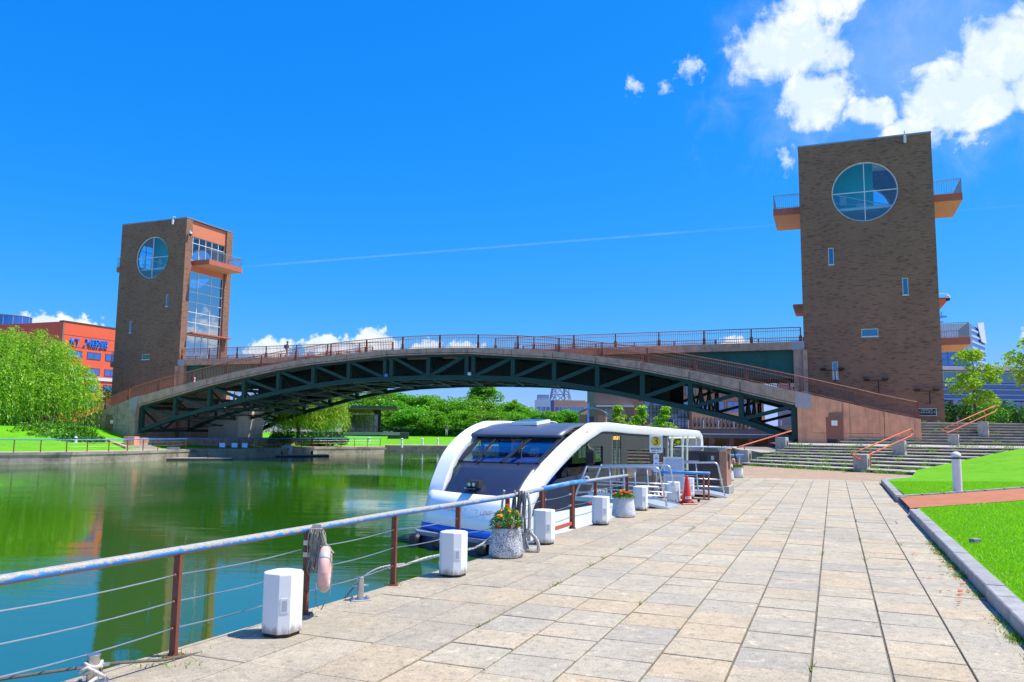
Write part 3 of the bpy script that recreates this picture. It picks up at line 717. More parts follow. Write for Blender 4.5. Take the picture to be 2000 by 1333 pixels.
# pendant service lamps below the arch
mb = MB(); mb.lathe([(.05,.25),(.16,.2),(.16,0),(.02,-.05)], 10, (UC-4.1, vn(4)+.3, 6.35)); ob('arch_lamp', mb, mat('blue lamp cover', (.1,.25,.6), .4), bridge)
mb = MB(); mb.lathe([(.05,.25),(.16,.2),(.16,0),(.02,-.05)], 10, (UC+4.05, vn(4)+.3, 6.35)); ob('arch_lamp', mb, M['white'], bridge)

# ------------------------------------------------------------------ towers
TW, TD, TZ = 9.279, 7.1, 23.964; CZ_, CR_ = 19.98, 2.31
def tower(base_u, sg, label, zbase):
    """local x runs along the span with 0 at the corner that is to the right in the picture; sg=+1: canal on the +x side"""
    t = empty('brick_tower', (BP[0]+base_u*cos(TH), BP[1]-base_u*sin(TH), 0), -TH, label, 'tower', 'brick observation towers at the bridge ends')
    g = .45
    wins = [(-7.34,-6.95,14.5,15.8), (-2.34,-1.95,11.9,13.18), (-5.23,-4.08,8.91,9.49), (-7.33,-6.91,5.8,7.08)] if sg < 0 else [(-2.33,-1.94,14.47,15.77), (-7.34,-6.95,11.8,13.1), (-5.23,-4.08,8.83,9.41)]
    for face, (y0, y1) in (('front_wall', (0, g)), ('rear_wall', (TD-g, TD))):
        mb = MB(); ws = wins if face == 'front_wall' else []
        xs = sorted(set([-TW, 0]+[w[0] for w in ws]+[w[1] for w in ws])); zs = sorted(set([zbase, 17.2]+[w[2] for w in ws]+[w[3] for w in ws]))
        inside = lambda x, z: any(w[0] < x < w[1] and w[2] < z < w[3] for w in ws)
        for x0, x1 in zip(xs[:-1], xs[1:]):
            for z0, z1 in zip(zs[:-1], zs[1:]):
                if inside((x0+x1)/2, (z0+z1)/2): continue
                for y in (y0, y1): mb.quad((x0, y, z0), (x1, y, z0), (x1, y, z1), (x0, y, z1))
        for w in ws:
            for a, b_ in (((w[0], w[2]), (w[1], w[2])), ((w[1], w[2]), (w[1], w[3])), ((w[1], w[3]), (w[0], w[3])), ((w[0], w[3]), (w[0], w[2]))):
                mb.quad((a[0], y0, a[1]), (b_[0], y0, b_[1]), (b_[0], y1, b_[1]), (a[0], y1, a[1]))
        # ring between the round opening and the rectangle above z=17.2
        n = 72; cx = -TW/2; inn = []; outr = []
        angs = sorted([2*pi*k/n for k in range(n)]+[atan2(zz-CZ_, xx-cx) % (2*pi) for xx in (-TW, 0) for zz in (17.2, TZ)])
        for a in angs:
            c, s_ = cos(a), sin(a); ks = []
            if abs(c) > 1e-6: ks.append(((0 if c > 0 else -TW)-cx)/c)
            if abs(s_) > 1e-6: ks.append(((TZ if s_ > 0 else 17.2)-CZ_)/s_)
            k_ = min(ks); inn.append((cx+CR_*c, CZ_+CR_*s_)); outr.append((cx+k_*c, CZ_+k_*s_))
        m_ = len(angs)
        for i in range(m_):
            j = (i+1) % m_
            for y in (y0, y1): mb.quad((*inn[i][:1], y, inn[i][1]), (inn[j][0], y, inn[j][1]), (outr[j][0], y, outr[j][1]), (outr[i][0], y, outr[i][1]))
            mb.quad((inn[i][0], y0, inn[i][1]), (inn[j][0], y0, inn[j][1]), (inn[j][0], y1, inn[j][1]), (inn[i][0], y1, inn[i][1]))
        for x in (-TW, 0): mb.quad((x, y0, zbase), (x, y1, zbase), (x, y1, TZ), (x, y0, TZ))
        mb.quad((-TW, y0, TZ), (0, y0, TZ), (0, y1, TZ), (-TW, y1, TZ))
        wall = ob(face, mb, M['brick'], t, fix=False)
        # soldier course of bricks round the opening
        if face == 'front_wall':
            for k in range(60):
                a = 2*pi*(k+.5)/60; hw = pi*CR_/60*.86; c, s_ = cos(a), sin(a); m1 = MB()
                q = [(CR_+.03, -hw), (CR_+.40, -hw*1.12), (CR_+.40, hw*1.12), (CR_+.03, hw)]
                P = [(cx+r*c-w*s_, CZ_+r*s_+w*c) for r, w in q]
                m1.hexa([(p[0], -.006, p[1]) for p in P], [(p[0], .03, p[1]) for p in P]); ob('brick', m1, M['brick'], wall, fix=True)
        # round window
        yw = y0+.16 if y0 == 0 else y1-.16
        m1 = MB(); m1.loft([[(cx+CR_*r*cos(2*pi*k/64), yw+d, CZ_+CR_*r*sin(2*pi*k/64)) for k in range(64)] for r, d in ((1,-.05),(1,.05),(.965,.05),(.965,-.05),(1,-.05))])
        rw = ob('round_window', m1, M['white_frame'], t, fix=True)
        m1 = MB(); m1.box(cx-.027, cx+.027, yw-.05, yw+.05, CZ_-CR_*.96, CZ_+CR_*.96); ob('mullion', m1, M['white_frame'], rw)
        m1 = MB(); m1.box(cx-CR_*.96, cx-.028, yw-.05, yw+.05, CZ_-.027, CZ_+.027); m1.box(cx+.028, cx+CR_*.96, yw-.05, yw+.05, CZ_-.027, CZ_+.027); ob('transom', m1, M['white_frame'], rw)
        for q in range(4):
            m1 = MB(); n_ = 16; P = [(cx, CZ_)]+[(cx+CR_*.967*cos(pi/2*(q+i/n_)), CZ_+CR_*.967*sin(pi/2*(q+i/n_))) for i in range(n_+1)]
            m1.add([(p[0], yw, p[1]) for p in P], [tuple(range(len(P)))]); ob('pane', m1, M['glass'], rw)
        for w in ws:
            m1 = MB()
            for a in ((w[0], w[0]+.05, w[2], w[3]), (w[1]-.05, w[1], w[2], w[3]), (w[0]+.05, w[1]-.05, w[2], w[2]+.05), (w[0]+.05, w[1]-.05, w[3]-.05, w[3])): m1.box(a[0], a[1], .06, .12, a[2], a[3])
            sw = ob('slit_window', m1, M['white_frame'], t)
            m1 = MB(); m1.quad((w[0]+.05, .09, w[2]+.05), (w[1]-.05, .09, w[2]+.05), (w[1]-.05, .09, w[3]-.05), (w[0]+.05, .09, w[3]-.05)); ob('pane', m1, M['glass_blue'], sw)
            m1 = MB(); m1.box(w[0]-.03, w[1]+.03, -.05, .06, w[2]-.06, w[2]); ob('sill', m1, M['white_frame'], sw)
            if w[2] < 6: m1 = MB(); m1.box(w[0]+.06, w[1]-.06, .05, .07, w[2]+.06, w[2]+.68); ob('notice', m1, M['white'], sw)
    # side piers, slabs and the glazed fronts
    for sx, can in ((1 if sg > 0 else -1, True), (-1 if sg > 0 else 1, False)):
        X = lambda d: (0 - d) if sx > 0 else (-TW + d)     # d metres inwards from that side
        bx = lambda m1, d0, d1, y0, y1, z0, z1: m1.box(*sorted((X(d0), X(d1))), y0, y1, z0, z1)
        for nm, (y0, y1) in (('front_pier', (g+.003, .9)), ('rear_pier', (TD-.95, TD-g-.003))):
            m1 = MB(); bx(m1, .003, .5, y0, y1, zbase, TZ-.01); ob(nm, m1, M['brick'], t)
        m1 = MB(); bx(m1, .18, .4, .9, TD-.95, 22.25, TZ-.05); ob('salmon_panel', m1, M['salmon'], t)
        m1 = MB(); bx(m1, .2, .42, .9, TD-.95, 18.4, 19.1); ob('spandrel', m1, M['salmon'], t)
        m1 = MB(); bx(m1, -2.05, .45, 1.4, 6.55, 19.08, 19.6); bal = ob('balcony', m1, M['maroon'], t)
        m1 = MB(); bx(m1, -2.0, .2, 1.46, 6.5, 19.03, 19.078); ob('soffit', m1, mat('balcony soffit', (.62,.30,.17), .7), bal)
        def balc_rail(zb, par, out_=2.0, y0=1.45, y1=6.5):
            m1 = MB(); pth = [(X(.1), y0, zb), (X(-out_), y0, zb), (X(-out_), y1, zb), (X(.1), y1, zb)]
            for hh, r in ((1.08, .03), (.98, .012), (.08, .015)): m1.tube([(p[0], p[1], p[2]+hh) for p in pth], r, 6)
            for a, b_ in zip(pth[:-1], pth[1:]):
                a, b_ = Vector(a), Vector(b_); n_ = int((b_-a).length/.15)
                for i in range(n_+1): p = a.lerp(b_, i/n_); m1.box(p.x-.01, p.x+.01, p.y-.01, p.y+.01, zb, zb+1.08)
            ob('balcony_railing', m1, M['grey_metal'], par, kind='stuff')
        balc_rail(19.6, bal)
        if not can:
            m1 = MB(); bx(m1, -2.05, .45, 1.4, 6.55, 8.28, 8.8); b2 = ob('balcony', m1, M['maroon'], t)
            m1 = MB(); bx(m1, -2.0, .2, 1.46, 6.5, 8.22, 8.278); ob('soffit', m1, mat('lower soffit', (.75,.42,.20), .7), b2); balc_rail(8.8, b2)
        # glazing: upper room, tall stair window, entrance
        def glaz(z0, z1, cols, rows, nm, d=.3, gm='glass'):
            ya, yb = .92, TD-.97; m1 = MB()
            ys = [ya+(yb-ya)*c for c in cols]; zs = [z0+(z1-z0)*r for r in rows]
            for y in ys: bx(m1, d-.05, d+.05, y-.03, y+.03, z0, z1)
            for z in zs: bx(m1, d-.045, d+.045, ya, yb, z-.03, z+.03)
            gf = ob(nm, m1, M['white_frame'], t)
            for y0, y1 in zip(ys[:-1], ys[1:]):
                for z0_, z1_ in zip(zs[:-1], zs[1:]):
                    m1 = MB(); x = X(d); m1.quad((x, y0+.03, z0_+.03), (x, y1-.03, z0_+.03), (x, y1-.03, z1_-.03), (x, y0+.03, z1_-.03)); ob('pane', m1, M[gm], gf)
        glaz(19.6, 22.25, [0,.07,.25,.44,.62,.81,1], [0,.73,1], 'observation_glazing')
        glaz(11.8, 18.4, [0,.27,.66,1], [0,1/6,2/6,3/6,4/6,5/6,1], 'stair_window', gm='glass_sky')
        glaz(8.8, 11.55, [0,.29,.47,.66,1], [0,.72,1], 'entrance_glazing', gm='glass_sky')
        m1 = MB(); bx(m1, -.75, .4, .95, 6.9, 11.58, 11.72); ob('entrance_canopy', m1, M['maroon'], t)
        m1 = MB(); bx(m1, .12, .4, .9, TD-.95, zbase, 8.75); ob('base_wall', m1, M['brick'], t)
    # floors, roof and what can be seen inside
    for z in (8.6, 11.6, 18.7):
        m1 = MB(); m1.box(-TW+.5, -.5, g+.01, TD-g-.01, z, z+.2); ob('floor_slab', m1, M['inner_white'], t)
    m1 = MB(); m1.box(-TW-.03, .03, -.03, TD+.03, TZ+.002, TZ+.12); ob('roof_cap', m1, M['grey_metal'], t)
    m1 = MB(); m1.box(-TW+.5, -.5, g+.02, TD-g-.02, TZ-.5, TZ-.3); ob('ceiling', m1, M['inner_white'], t)
    m1 = MB(); m1.box(-TW*.78, -TW*.42, 2.6, 2.9, 18.95, 22.9); pt = ob('inner_partition', m1, M['teal'], t)
    for (x, z, w_, h_) in ((-6.1, 20.1, .5, .75), (-4.75, 19.5, .75, .5)):
        m1 = MB(); m1.box(x-w_/2, x+w_/2, 2.54, 2.58, z-h_/2, z+h_/2); ob('poster', m1, M['white'], pt)
    m1 = MB(); m1.tube([(-7.2, 1.2, 20.4), (-2.6, 1.2, 18.95)], .05, 6); m1.tube([(-7.2, 1.2, 19.6), (-2.6, 1.2, 18.95)], .03, 6)
    for k in range(5): x = -7.0+1.0*k; m1.tube([(x, 1.2, 18.9), (x, 1.2, 20.4-(x+7.2)*.315)], .025, 6)
    ob('stair_railing', m1, M['white_frame'], t)
    # roof-edge lamp and security camera
    m1 = MB(); x = -1.75; m1.tube([(x, .1, TZ+.13), (x, .1, TZ+.3), (x, -.2, TZ+.3), (x, -.2, TZ-.1)], .03, 6); m1.cbox(x-.09, x+.09, -.29, -.11, TZ-.62, TZ-.1, .02); ob('edge_lamp', m1, M['white_frame'], t)
    xs_ = .05 if sg > 0 else .35; zz = 22.6 if sg > 0 else 11.9
    m1 = MB(); m1.tube([(0, .3, zz), (xs_+.25, .3, zz), (xs_+.25, .3, zz-.15)], .03, 6); m1.lathe([(.05,.0),(.16,-.05),(.17,-.25)], 12, (xs_+.25, .3, zz-.1)); cm = ob('security_camera', m1, M['white_frame'], t)
    m1 = MB(); m1.lathe([(.16,0),(.15,-.1),(.08,-.19),(.01,-.21)], 12, (xs_+.25, .3, zz-.35)); ob('dome', m1, M['black'], cm)
    return t
tR = tower(0, -1, 'brick tower with round window at the right end of the bridge, beside the stone steps', .3)
tL = tower(-(TW+61.673), 1, 'brick tower at the left end of the bridge, its glazed stair side facing the canal', 1.0)
# twin floodlights and name plaque on the right tower
for (x, z) in ((-7.55, 6.48), (-4.63, 5.66), (-1.33, 4.88)):
    m1 = MB(); m1.tube([(x+.4, -.02, z-.95), (x+.4, -.3, z-.95), (x+.4, -.3, z-.05)], .04, 6); m1.tube([(x-.45, -.3, z-.06), (x+.9, -.3, z-.06)], .03, 6); fl = ob('floodlight_arm', m1, M['black'], tR)
    for d in (-.4, .85):
        m1 = MB(); m1.loft([[(x+d-a, -.3-b_, z+c), (x+d+a, -.3-b_, z+c), (x+d+a, -.3+b_, z+c), (x+d-a, -.3+b_, z+c)] for a, b_, c in ((.14,.10,-.06),(.22,.18,.02),(.24,.2,.10))], cap=True); ob('lamp_head', m1, M['black'], fl)
m1 = MB(); m1.box(-1.75, -.55, -.05, -.004, 3.08, 3.56); pq = ob('name_plaque', m1, mat('dark green plaque', (.01,.03,.028), .3), tR)
m1 = MB()
for a in ((-1.78,-1.75,3.05,3.59),(-.55,-.52,3.05,3.59),(-1.75,-.55,3.05,3.08),(-1.75,-.55,3.56,3.59)): m1.box(a[0], a[1], -.055, -.004, a[2], a[3])
ob('plaque_rim', m1, M['white_frame'], pq)
lettering('てんもんきょう', .165, M['white'], pq, (-1.15, -.056, 3.30), (pi/2, 0, 0), .003)
lettering('富岩運河環水公園', .09, M['white'], pq, (-1.15, -.056, 3.47), (pi/2, 0, 0), .003)
# ------------------------------------------------------------------ quay railing
def rail_mat():
    m, t, b, out = principled('worn blue and grey rail paint'); tc = t.n('ShaderNodeTexCoord'); mp = t.n('ShaderNodeMapping'); t.l(tc.outputs['Object'], mp.inputs[0])
    mp.inputs['Rotation'].default_value = (0, 0, radians(-65)); mp.inputs['Scale'].default_value = (1.0, 9, 14)
    n1 = t.noise(mp.outputs[0], 1.6, 6, .7); n2 = t.noise(mp.outputs[0], 6, 4, .6)
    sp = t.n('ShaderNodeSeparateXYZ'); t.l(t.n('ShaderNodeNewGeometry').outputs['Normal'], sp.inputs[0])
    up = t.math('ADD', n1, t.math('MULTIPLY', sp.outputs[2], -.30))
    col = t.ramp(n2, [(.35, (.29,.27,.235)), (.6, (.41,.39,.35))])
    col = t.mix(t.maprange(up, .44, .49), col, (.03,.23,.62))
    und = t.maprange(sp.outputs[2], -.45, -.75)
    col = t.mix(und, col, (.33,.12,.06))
    t.l(col, b.inputs['Base Color']); b.inputs['Roughness'].default_value = .55; return m
M['rail'] = rail_mat()
M['rail_blue'] = mat('blue rail paint', (.03,.25,.65), .45, .15, 8, stain=.5, sscale=3, scol=(.5,.5,.48))
POSTS = [(-5.85,-.55),(-4.85,1.6),(-3.9,3.5),(-3.24,4.88),(-2.57,6.31),(-1.93,7.73),(-1.31,9.18),(-.67,10.39),(-.04,11.62),(.52,13.17),(1.12,14.57),(1.66,15.75),(2.55,17.59)]
rl = empty('quay_railing', (POSTS[4][0], POSTS[4][1], 0), 0, 'long worn blue and grey pipe railing with wires along the quay edge', 'railing')
RO = Vector((POSTS[4][0], POSTS[4][1], 0)); loc = lambda x, y, z: Vector((x, y, z))-RO
RH = .79
mb = MB(); mb.tube([loc(x, y, RH) for x, y in POSTS[:10]], .034, 14); ob('top_rail', mb, M['rail'], rl, smooth=True)
mb = MB(); mb.tube([loc(*POSTS[9], RH+.005), loc(*POSTS[10], RH+.02), loc(1.4,15.18,RH+.01)], .04, 14); ob('gate_rail', mb, M['rail_blue'], rl, smooth=True)
mb = MB(); mb.tube([loc(1.4,15.18,RH), loc(*POSTS[11], RH), loc(*POSTS[12], RH-.01)], .034, 14); ob('top_rail', mb, M['rail'], rl, smooth=True)
for i, (x, y) in enumerate(POSTS):
    mb = MB(); p = loc(x, y, 0); d = Vector((.42, .907, 0)); nn = Vector((d.y, -d.x, 0))
    def flat(o, w_, t_):
        c = p+d*o; mb.hexa([c+d*a*t_/2+nn*b_*w_/2 for a, b_ in ((-1,-1),(1,-1),(1,1),(-1,1))], [c+d*a*t_/2+nn*b_*w_/2+Vector((0,0,RH-.03)) for a, b_ in ((-1,-1),(1,-1),(1,1),(-1,1))])
    if i in (9, 10): flat(-.05, .06, .018); flat(0, .05, .03); flat(.05, .06, .018)
    else: flat(0, .062, .03)
    mb.hexa([p+Vector((a*.06, b_*.06, -.005)) for a, b_ in ((-1,-1),(1,-1),(1,1),(-1,1))], [p+Vector((a*.06, b_*.06, .008)) for a, b_ in ((-1,-1),(1,-1),(1,1),(-1,1))])
    ps = ob('post', mb, M['rail_dark'], rl, fix=True)
    mb = MB()
    for h in (.21, .41, .61): mb.lathe([(.0,-.02),(.016,-.02),(.016,.02),(.0,.02)], 8); 
    for k in range(3):
        mb2 = MB(); h = (.21,.41,.61)[k]; mb2.tube([p+Vector((0,0,h))-d*.035, p+Vector((0,0,h))+d*.035], .013, 6); ob('wire_sleeve', mb2, M['rail_brown'], ps)
for h in (.21, .41, .61):
    mb = MB(); pts = []
    for (x0, y0), (x1, y1) in zip(POSTS[:-1], POSTS[1:]):
        for k in range(6): f = k/6; pts.append(loc(x0+(x1-x0)*f, y0+(y1-y0)*f, h-.02*sin(pi*f)))
    pts.append(loc(*POSTS[-1], h)); mb.tube(pts, .0055, 6); ob('wire', mb, M['steel'], rl)
mb = MB(); mb.bar(loc(*POSTS[9], .09), loc(*POSTS[10], .09), .03, .06); ob('gate_bar', mb, mat('gate bar red paint', (.5,.10,.05), .5), rl)
for (x, y), h in ((POSTS[9], .61), (POSTS[10], .61), (POSTS[10], .41), (POSTS[9], .41)):
    mb = MB(); p = loc(x, y, h); d = Vector((.4,.9,0))*(1 if (x, y) == POSTS[9] else -1)
    mb.tube([p+d*(.06+.015*k)+Vector((0, .0, .01*((-1)**k))) for k in range(9)], .012, 6); ob('turnbuckle', mb, M['steel'], rl)
mb = MB(); mb.tube([loc(1.45,15.3,RH+.05)+Vector((.05*cos(a*.8), .03*a*.2, .05*sin(a*.8)-.02*a*.1)) for a in range(18)], .008, 6); ob('cord_wrap', mb, M['white'], rl)

# life ring with its throwing line, hung on a post
lr = empty('life_ring', (-1.86, 7.72, 0), 0, 'faded pink life ring and coiled line hung on a railing post', 'life ring')
M['pink'] = mat('faded pink canvas', (.74,.42,.38), .7, .15, 6, stain=.3, sscale=3, scol=(.75,.66,.6))
R_ = Matrix.Rotation(radians(-82), 3, 'Z')
def ringpt(a, r): v = R_ @ Vector((r*cos(a), 0, r*sin(a))); return Vector((.12, -.05, .43))+v
mb = MB(); mb.tube([ringpt(2*pi*k/36, .165) for k in range(36)], .052, 12, closed=True); ob('ring', mb, M['pink'], lr, smooth=True)
for a0 in (.25*pi, .75*pi, 1.25*pi, 1.75*pi):
    mb = MB(); mb.tube([ringpt(a0+(k-2)*.07, .165) for k in range(5)], .0545, 12); ob('band', mb, mat('reflective band', (.45,.44,.42), .4), lr, smooth=True)
M['line'] = mat('grey throwing line', (.33,.30,.24), .9, .2, 20)
mb = MB(); r2 = random.Random(5)
for k in range(16):
    w = r2.uniform(.01, .05); l = r2.uniform(.25, .42); ox = .03+.006*k
    mb.tube([Vector((ox-.05+w*cos(a), -.04+.02*sin(2*a)+r2.uniform(-.01,.01), .80-.5*l+.5*l*sin(a))) for a in [2*pi*i/14 for i in range(14)]], .006, 5, closed=True)
ob('coiled_line', mb, M['line'], lr)
mb = MB(); mb.tube([(-.02,-.03,.55),(-.05,-.05,.42),(-.02,-.06,.36),(.03,-.05,.42),(.06,-.04,.55)], .006, 5); mb.tube([(.16,-.08,.62),(.2,-.1,.45),(.18,-.09,.2),(.10,-.07,.06),(.05,-.06,.10),(.04,-.05,.3)], .006, 5); mb.tube([(.08,-.05,.78),(.12,-.06,.66),(.2,-.08,.58),(.14,-.06,.6)], .012, 6); ob('loose_line', mb, M['line'], lr)
mb = MB()
for z in (.66, .55): mb.box(-.10, -.02, -.02, .03, z-.02, z+.025)
mb.box(-.02, .05, -.03, .03, .50, .83); ob('bracket', mb, M['steel'], lr)

# mooring bollards
def moor(x, y, h, r, label, rz):
    t = empty('mooring_bollard', (x, y, 0), rz, label, 'bollard')
    mb = MB(); mb.lathe([(r,0),(r,h-.012),(r*1.12,h-.01),(r*1.12,h-.002),(r*1.05,h)], 24); ob('post', mb, M['steel'], t, smooth=False)
    mb = MB(); mb.tube([(-r*2.5,0,h*.62),(r*2.5,0,h*.62)], r*.36, 12); ob('cross_pin', mb, M['steel'], t, smooth=True)
    mb = MB(); mb.cbox(-.10, .10, -.075, .075, -.004, .012, .003)
    for a in (-.075, .075):
        for b_ in (-.05, .05): mb.lathe([(.014,.012),(.014,.028),(.005,.03)], 8, (a, b_, 0))
    ob('base_plate', mb, M['steel'], t); return t
moor(-1.53, 8.38, .235, .034, 'small steel mooring bollard on the quay between two railing posts', radians(20))
b0 = moor(-2.83, 5.62, .20, .040, 'steel bollard wound with white rope at the lower left corner', radians(25))
M['rope_white'] = mat('white rope', (.62,.58,.50), .9, .12, 40, .5, 120)
mb = MB(); rp = []
for k in range(40):
    a = k/39*4*pi; rp.append(Vector((.052*cos(a), .052*sin(a), .07+.08*k/39+.02*sin(a*1.5))))
mb.tube(rp, .0115, 7); mb.tube([(-.08,-.05,.10),(-.03,-.062,.13),(.03,-.06,.09),(.075,-.03,.05)], .012, 7); mb.tube([(.03,-.06,.06),(-.04,-.09,.02),(-.12,-.12,.012),(-.20,-.08,.012),(-.24,0,.012),(-.16,.05,.012),(-.08,-.02,.014)], .012, 7)
ob('rope', mb, M['rope_white'], b0, smooth=True)
mb = MB(); mb.tube([(-6.2,3.9,-.05),(-4.2,4.95,.06),(-2.93,5.58,.115),(-2.7,5.72,.115),(-2.55,6.1,.03),(-2.35,6.55,-.02)], .011, 7)
ob('mooring_line', mb, mat('dark mooring line', (.13,.11,.085), .9, .2, 40), None, 'thin dark rope running past the bollard at the lower left corner', 'rope')

# ------------------------------------------------------------------ white quay lamp boxes
def box_white():
    m, t, b, out = principled('weathered white enamel'); tc = t.n('ShaderNodeTexCoord'); V = tc.outputs['Object']; sp = t.n('ShaderNodeSeparateXYZ'); t.l(V, sp.inputs[0])
    mp = t.n('ShaderNodeMapping'); t.l(V, mp.inputs[0]); mp.inputs['Scale'].default_value = (14, 14, 2.2); oi = t.n('ShaderNodeObjectInfo'); cb = t.n('ShaderNodeCombineXYZ'); t.l(t.math('MULTIPLY', oi.outputs['Random'], 50), cb.inputs[0])
    n1 = t.noise(t.vmath('ADD', mp.outputs[0], cb.outputs[0]), 1.3, 6, .7)
    low = t.maprange(sp.outputs[2], .02, .16, .42, 0.0)
    col = t.mix(t.maprange(t.math('ADD', n1, low), .62, .95), (.80,.80,.80), (.33,.29,.23))
    t.l(col, b.inputs['Base Color']); b.inputs['Roughness'].default_value = .4; return m
M['box_white'] = box_white()
def lamp_box(x, y, rz, label, first=[None]):
    if first[0]: return dup(first[0], (x, y, 0), rz, label)
    t = empty('quay_lamp_box', (x, y, 0), rz, label, 'lamp box', 'white lamp boxes along the quay')
    h, c = .148, .068
    oct_ = [(-h+c,-h),(h-c,-h),(h,-h+c),(h,h-c),(h-c,h),(-h+c,h),(-h,h-c),(-h,-h+c)]
    sc = lambda k: [(a*k, b_*k) for a, b_ in oct_]
    mb = MB(); mb.loft([[(a, b_, z) for a, b_ in sc(k)] for k, z in ((.985,.03),(1,.036),(1,.505),(.99,.515),(.93,.522))], cap=True); ob('housing', mb, M['box_white'], t)
    mb = MB(); mb.loft([[(a, b_, z) for a, b_ in sc(.9)] for z in (0, .032)], cap=True); ob('base', mb, M['black'], t)
    # lamp slot on the chamfer towards the path
    e = Vector((.7071, .7071, 0)); o = Vector((.7071, -.7071, 0)); c0 = Vector((h-c/2, -h+c/2, 0))
    def plate(w, z0, z1, d0, d1, nm, m_):
        mb = MB(); B = [c0+e*s*w for s in (-1, 1)]
        mb.hexa([B[0]+o*d0+Vector((0,0,z0)), B[1]+o*d0+Vector((0,0,z0)), B[1]+o*d1+Vector((0,0,z0)), B[0]+o*d1+Vector((0,0,z0))],
                [B[0]+o*d0+Vector((0,0,z1)), B[1]+o*d0+Vector((0,0,z1)), B[1]+o*d1+Vector((0,0,z1)), B[0]+o*d1+Vector((0,0,z1))]); return ob(nm, mb, m_, t, fix=True)
    plate(.034, .205, .325, -.01, .004, 'lamp_frame', M['white_frame']); plate(.020, .222, .308, .004, .0055, 'lamp_lens', mat('grey lens', (.42,.44,.48), .25))
    for s_ in (-1, 1):
        for f_ in (0, 1):
            mb = MB(); p = (Vector((-h, s_*.05-.02, .06)) if f_ else Vector((s_*.05, -h, .06))); q = Vector((-.003,0,0)) if f_ else Vector((0,-.003,0)); mb.tube([p, p+q], .006, 6); ob('screw', mb, M['steel'], t)
    first[0] = t; return t
for x, y, lb in ((-1.94,7.0,'largest white quay lamp box, nearest the camera beside the life ring post'), (-.68,9.8,'white quay lamp box between the mooring bollard and the speckled planter'),
                 (.53,12.55,'white quay lamp box just right of the speckled planter, in front of the rope'), (1.70,15.15,'white quay lamp box left of the orange marigold planter'),
                 (2.90,17.95,'white quay lamp box right behind the orange marigold planter'), (4.0,19.75,'white quay lamp box standing between the gangway and the notice board'),
                 (4.75,21.5,'white quay lamp box half hidden behind the red cone'), (8.25,30.4,'farthest small white quay lamp box, between the two distant planters')):
    lamp_box(x, y, radians(-24), lb)

# ------------------------------------------------------------------ planters with flowers
def speck_mat(name, dens):
    m, t, b, out = principled(name); tc = t.n('ShaderNodeTexCoord'); V = tc.outputs['Object']
    n1 = t.noise(V, 70, 4, .75); n2 = t.noise(V, 6, 4, .6)
    col = t.mix(t.math('MULTIPLY', t.maprange(t.math('ADD', n1, t.math('MULTIPLY', n2, .35)), .70-dens, .76-dens), .85), (.66,.67,.68), (.045,.045,.05))
    t.l(col, b.inputs['Base Color']); b.inputs['Roughness'].default_value = .8
    bn = t.n('ShaderNodeBump'); bn.inputs['Strength'].default_value = .4; bn.inputs['Distance'].default_value = .006; t.l(n1, bn.inputs['Height']); t.l(bn.outputs[0], b.inputs['Normal']); return m
M['terrazzo'] = speck_mat('speckled planter stone', .05); M['terrazzo2'] = speck_mat('pale planter stone', -.02)
M['soil'] = mat('planting soil', (.05,.035,.025), .95, .3, 20)
M['flower_leaf'] = leaf_mat('marigold leaf', (.03,.13,.01), (.16,.42,.03), .3)
M['f_yellow'] = mat('yellow petals', (.85,.55,.01), .6, .12, 30); M['f_orange'] = mat('orange petals', (.85,.20,.008), .6, .15, 30); M['f_red'] = mat('red petals', (.75,.035,.035), .6, .15, 30); M['f_pink'] = mat('pink petals', (.8,.3,.32), .6, .15, 30)

def leaf_quads(C, size, ratio=.5, seed=0, up=.35, hang=None):
    """C: (n,3) leaf positions; returns vertex and face arrays of one quad each"""
    r = np.random.default_rng(seed); n = len(C)
    d = r.normal(size=(n, 3)); d[:, 2] = d[:, 2]*(1-up)
    if hang is not None: d = d*.35+np.asarray(hang)
    d /= np.linalg.norm(d, axis=1)[:, None]
    q = r.normal(size=(n, 3)); s_ = np.cross(d, q); s_ /= np.linalg.norm(s_, axis=1)[:, None]
    L = size*(.65+.7*r.random(n))[:, None]; W = L*ratio
    V = np.stack([C-d*L*.5, C+s_*W*.5, C+d*L*.5, C-s_*W*.5], 1).reshape(-1, 3)
    return V
def quads_mesh(name, V, m_):
    n = len(V)//4; me = bpy.data.meshes.new(name); me.vertices.add(len(V)); me.vertices.foreach_set('co', np.asarray(V, dtype=np.float32).ravel())
    me.loops.add(4*n); me.loops.foreach_set('vertex_index', np.arange(4*n, dtype=np.int32)); me.polygons.add(n)
    me.polygons.foreach_set('loop_start', np.arange(0, 4*n, 4, dtype=np.int32)); me.polygons.foreach_set('loop_total', np.full(n, 4, dtype=np.int32))
    me.materials.append(m_); me.update(); me.validate(); return me
def flower_head(r, m_, seed):
    rr_ = random.Random(seed); mb = MB()
    for k in range(26):
        a = rr_.random()*2*pi; e = rr_.uniform(-.1, 1.45); d = Vector((cos(a)*cos(e), sin(a)*cos(e), sin(e)*.75)); s_ = Vector((-sin(a), cos(a), 0)); u = d.cross(s_)
        mb.quad(d*r*.35, d*r*.8+s_*r*.34, d*r*1.05+u*r*.05, d*r*.8-s_*r*.34)
    mb.lathe([(r*.25,-r*.5),(r*.62,0),(r*.6,r*.3),(r*.3,r*.6),(.01,r*.68)], 9)
    return mb.mesh('flower', m_)
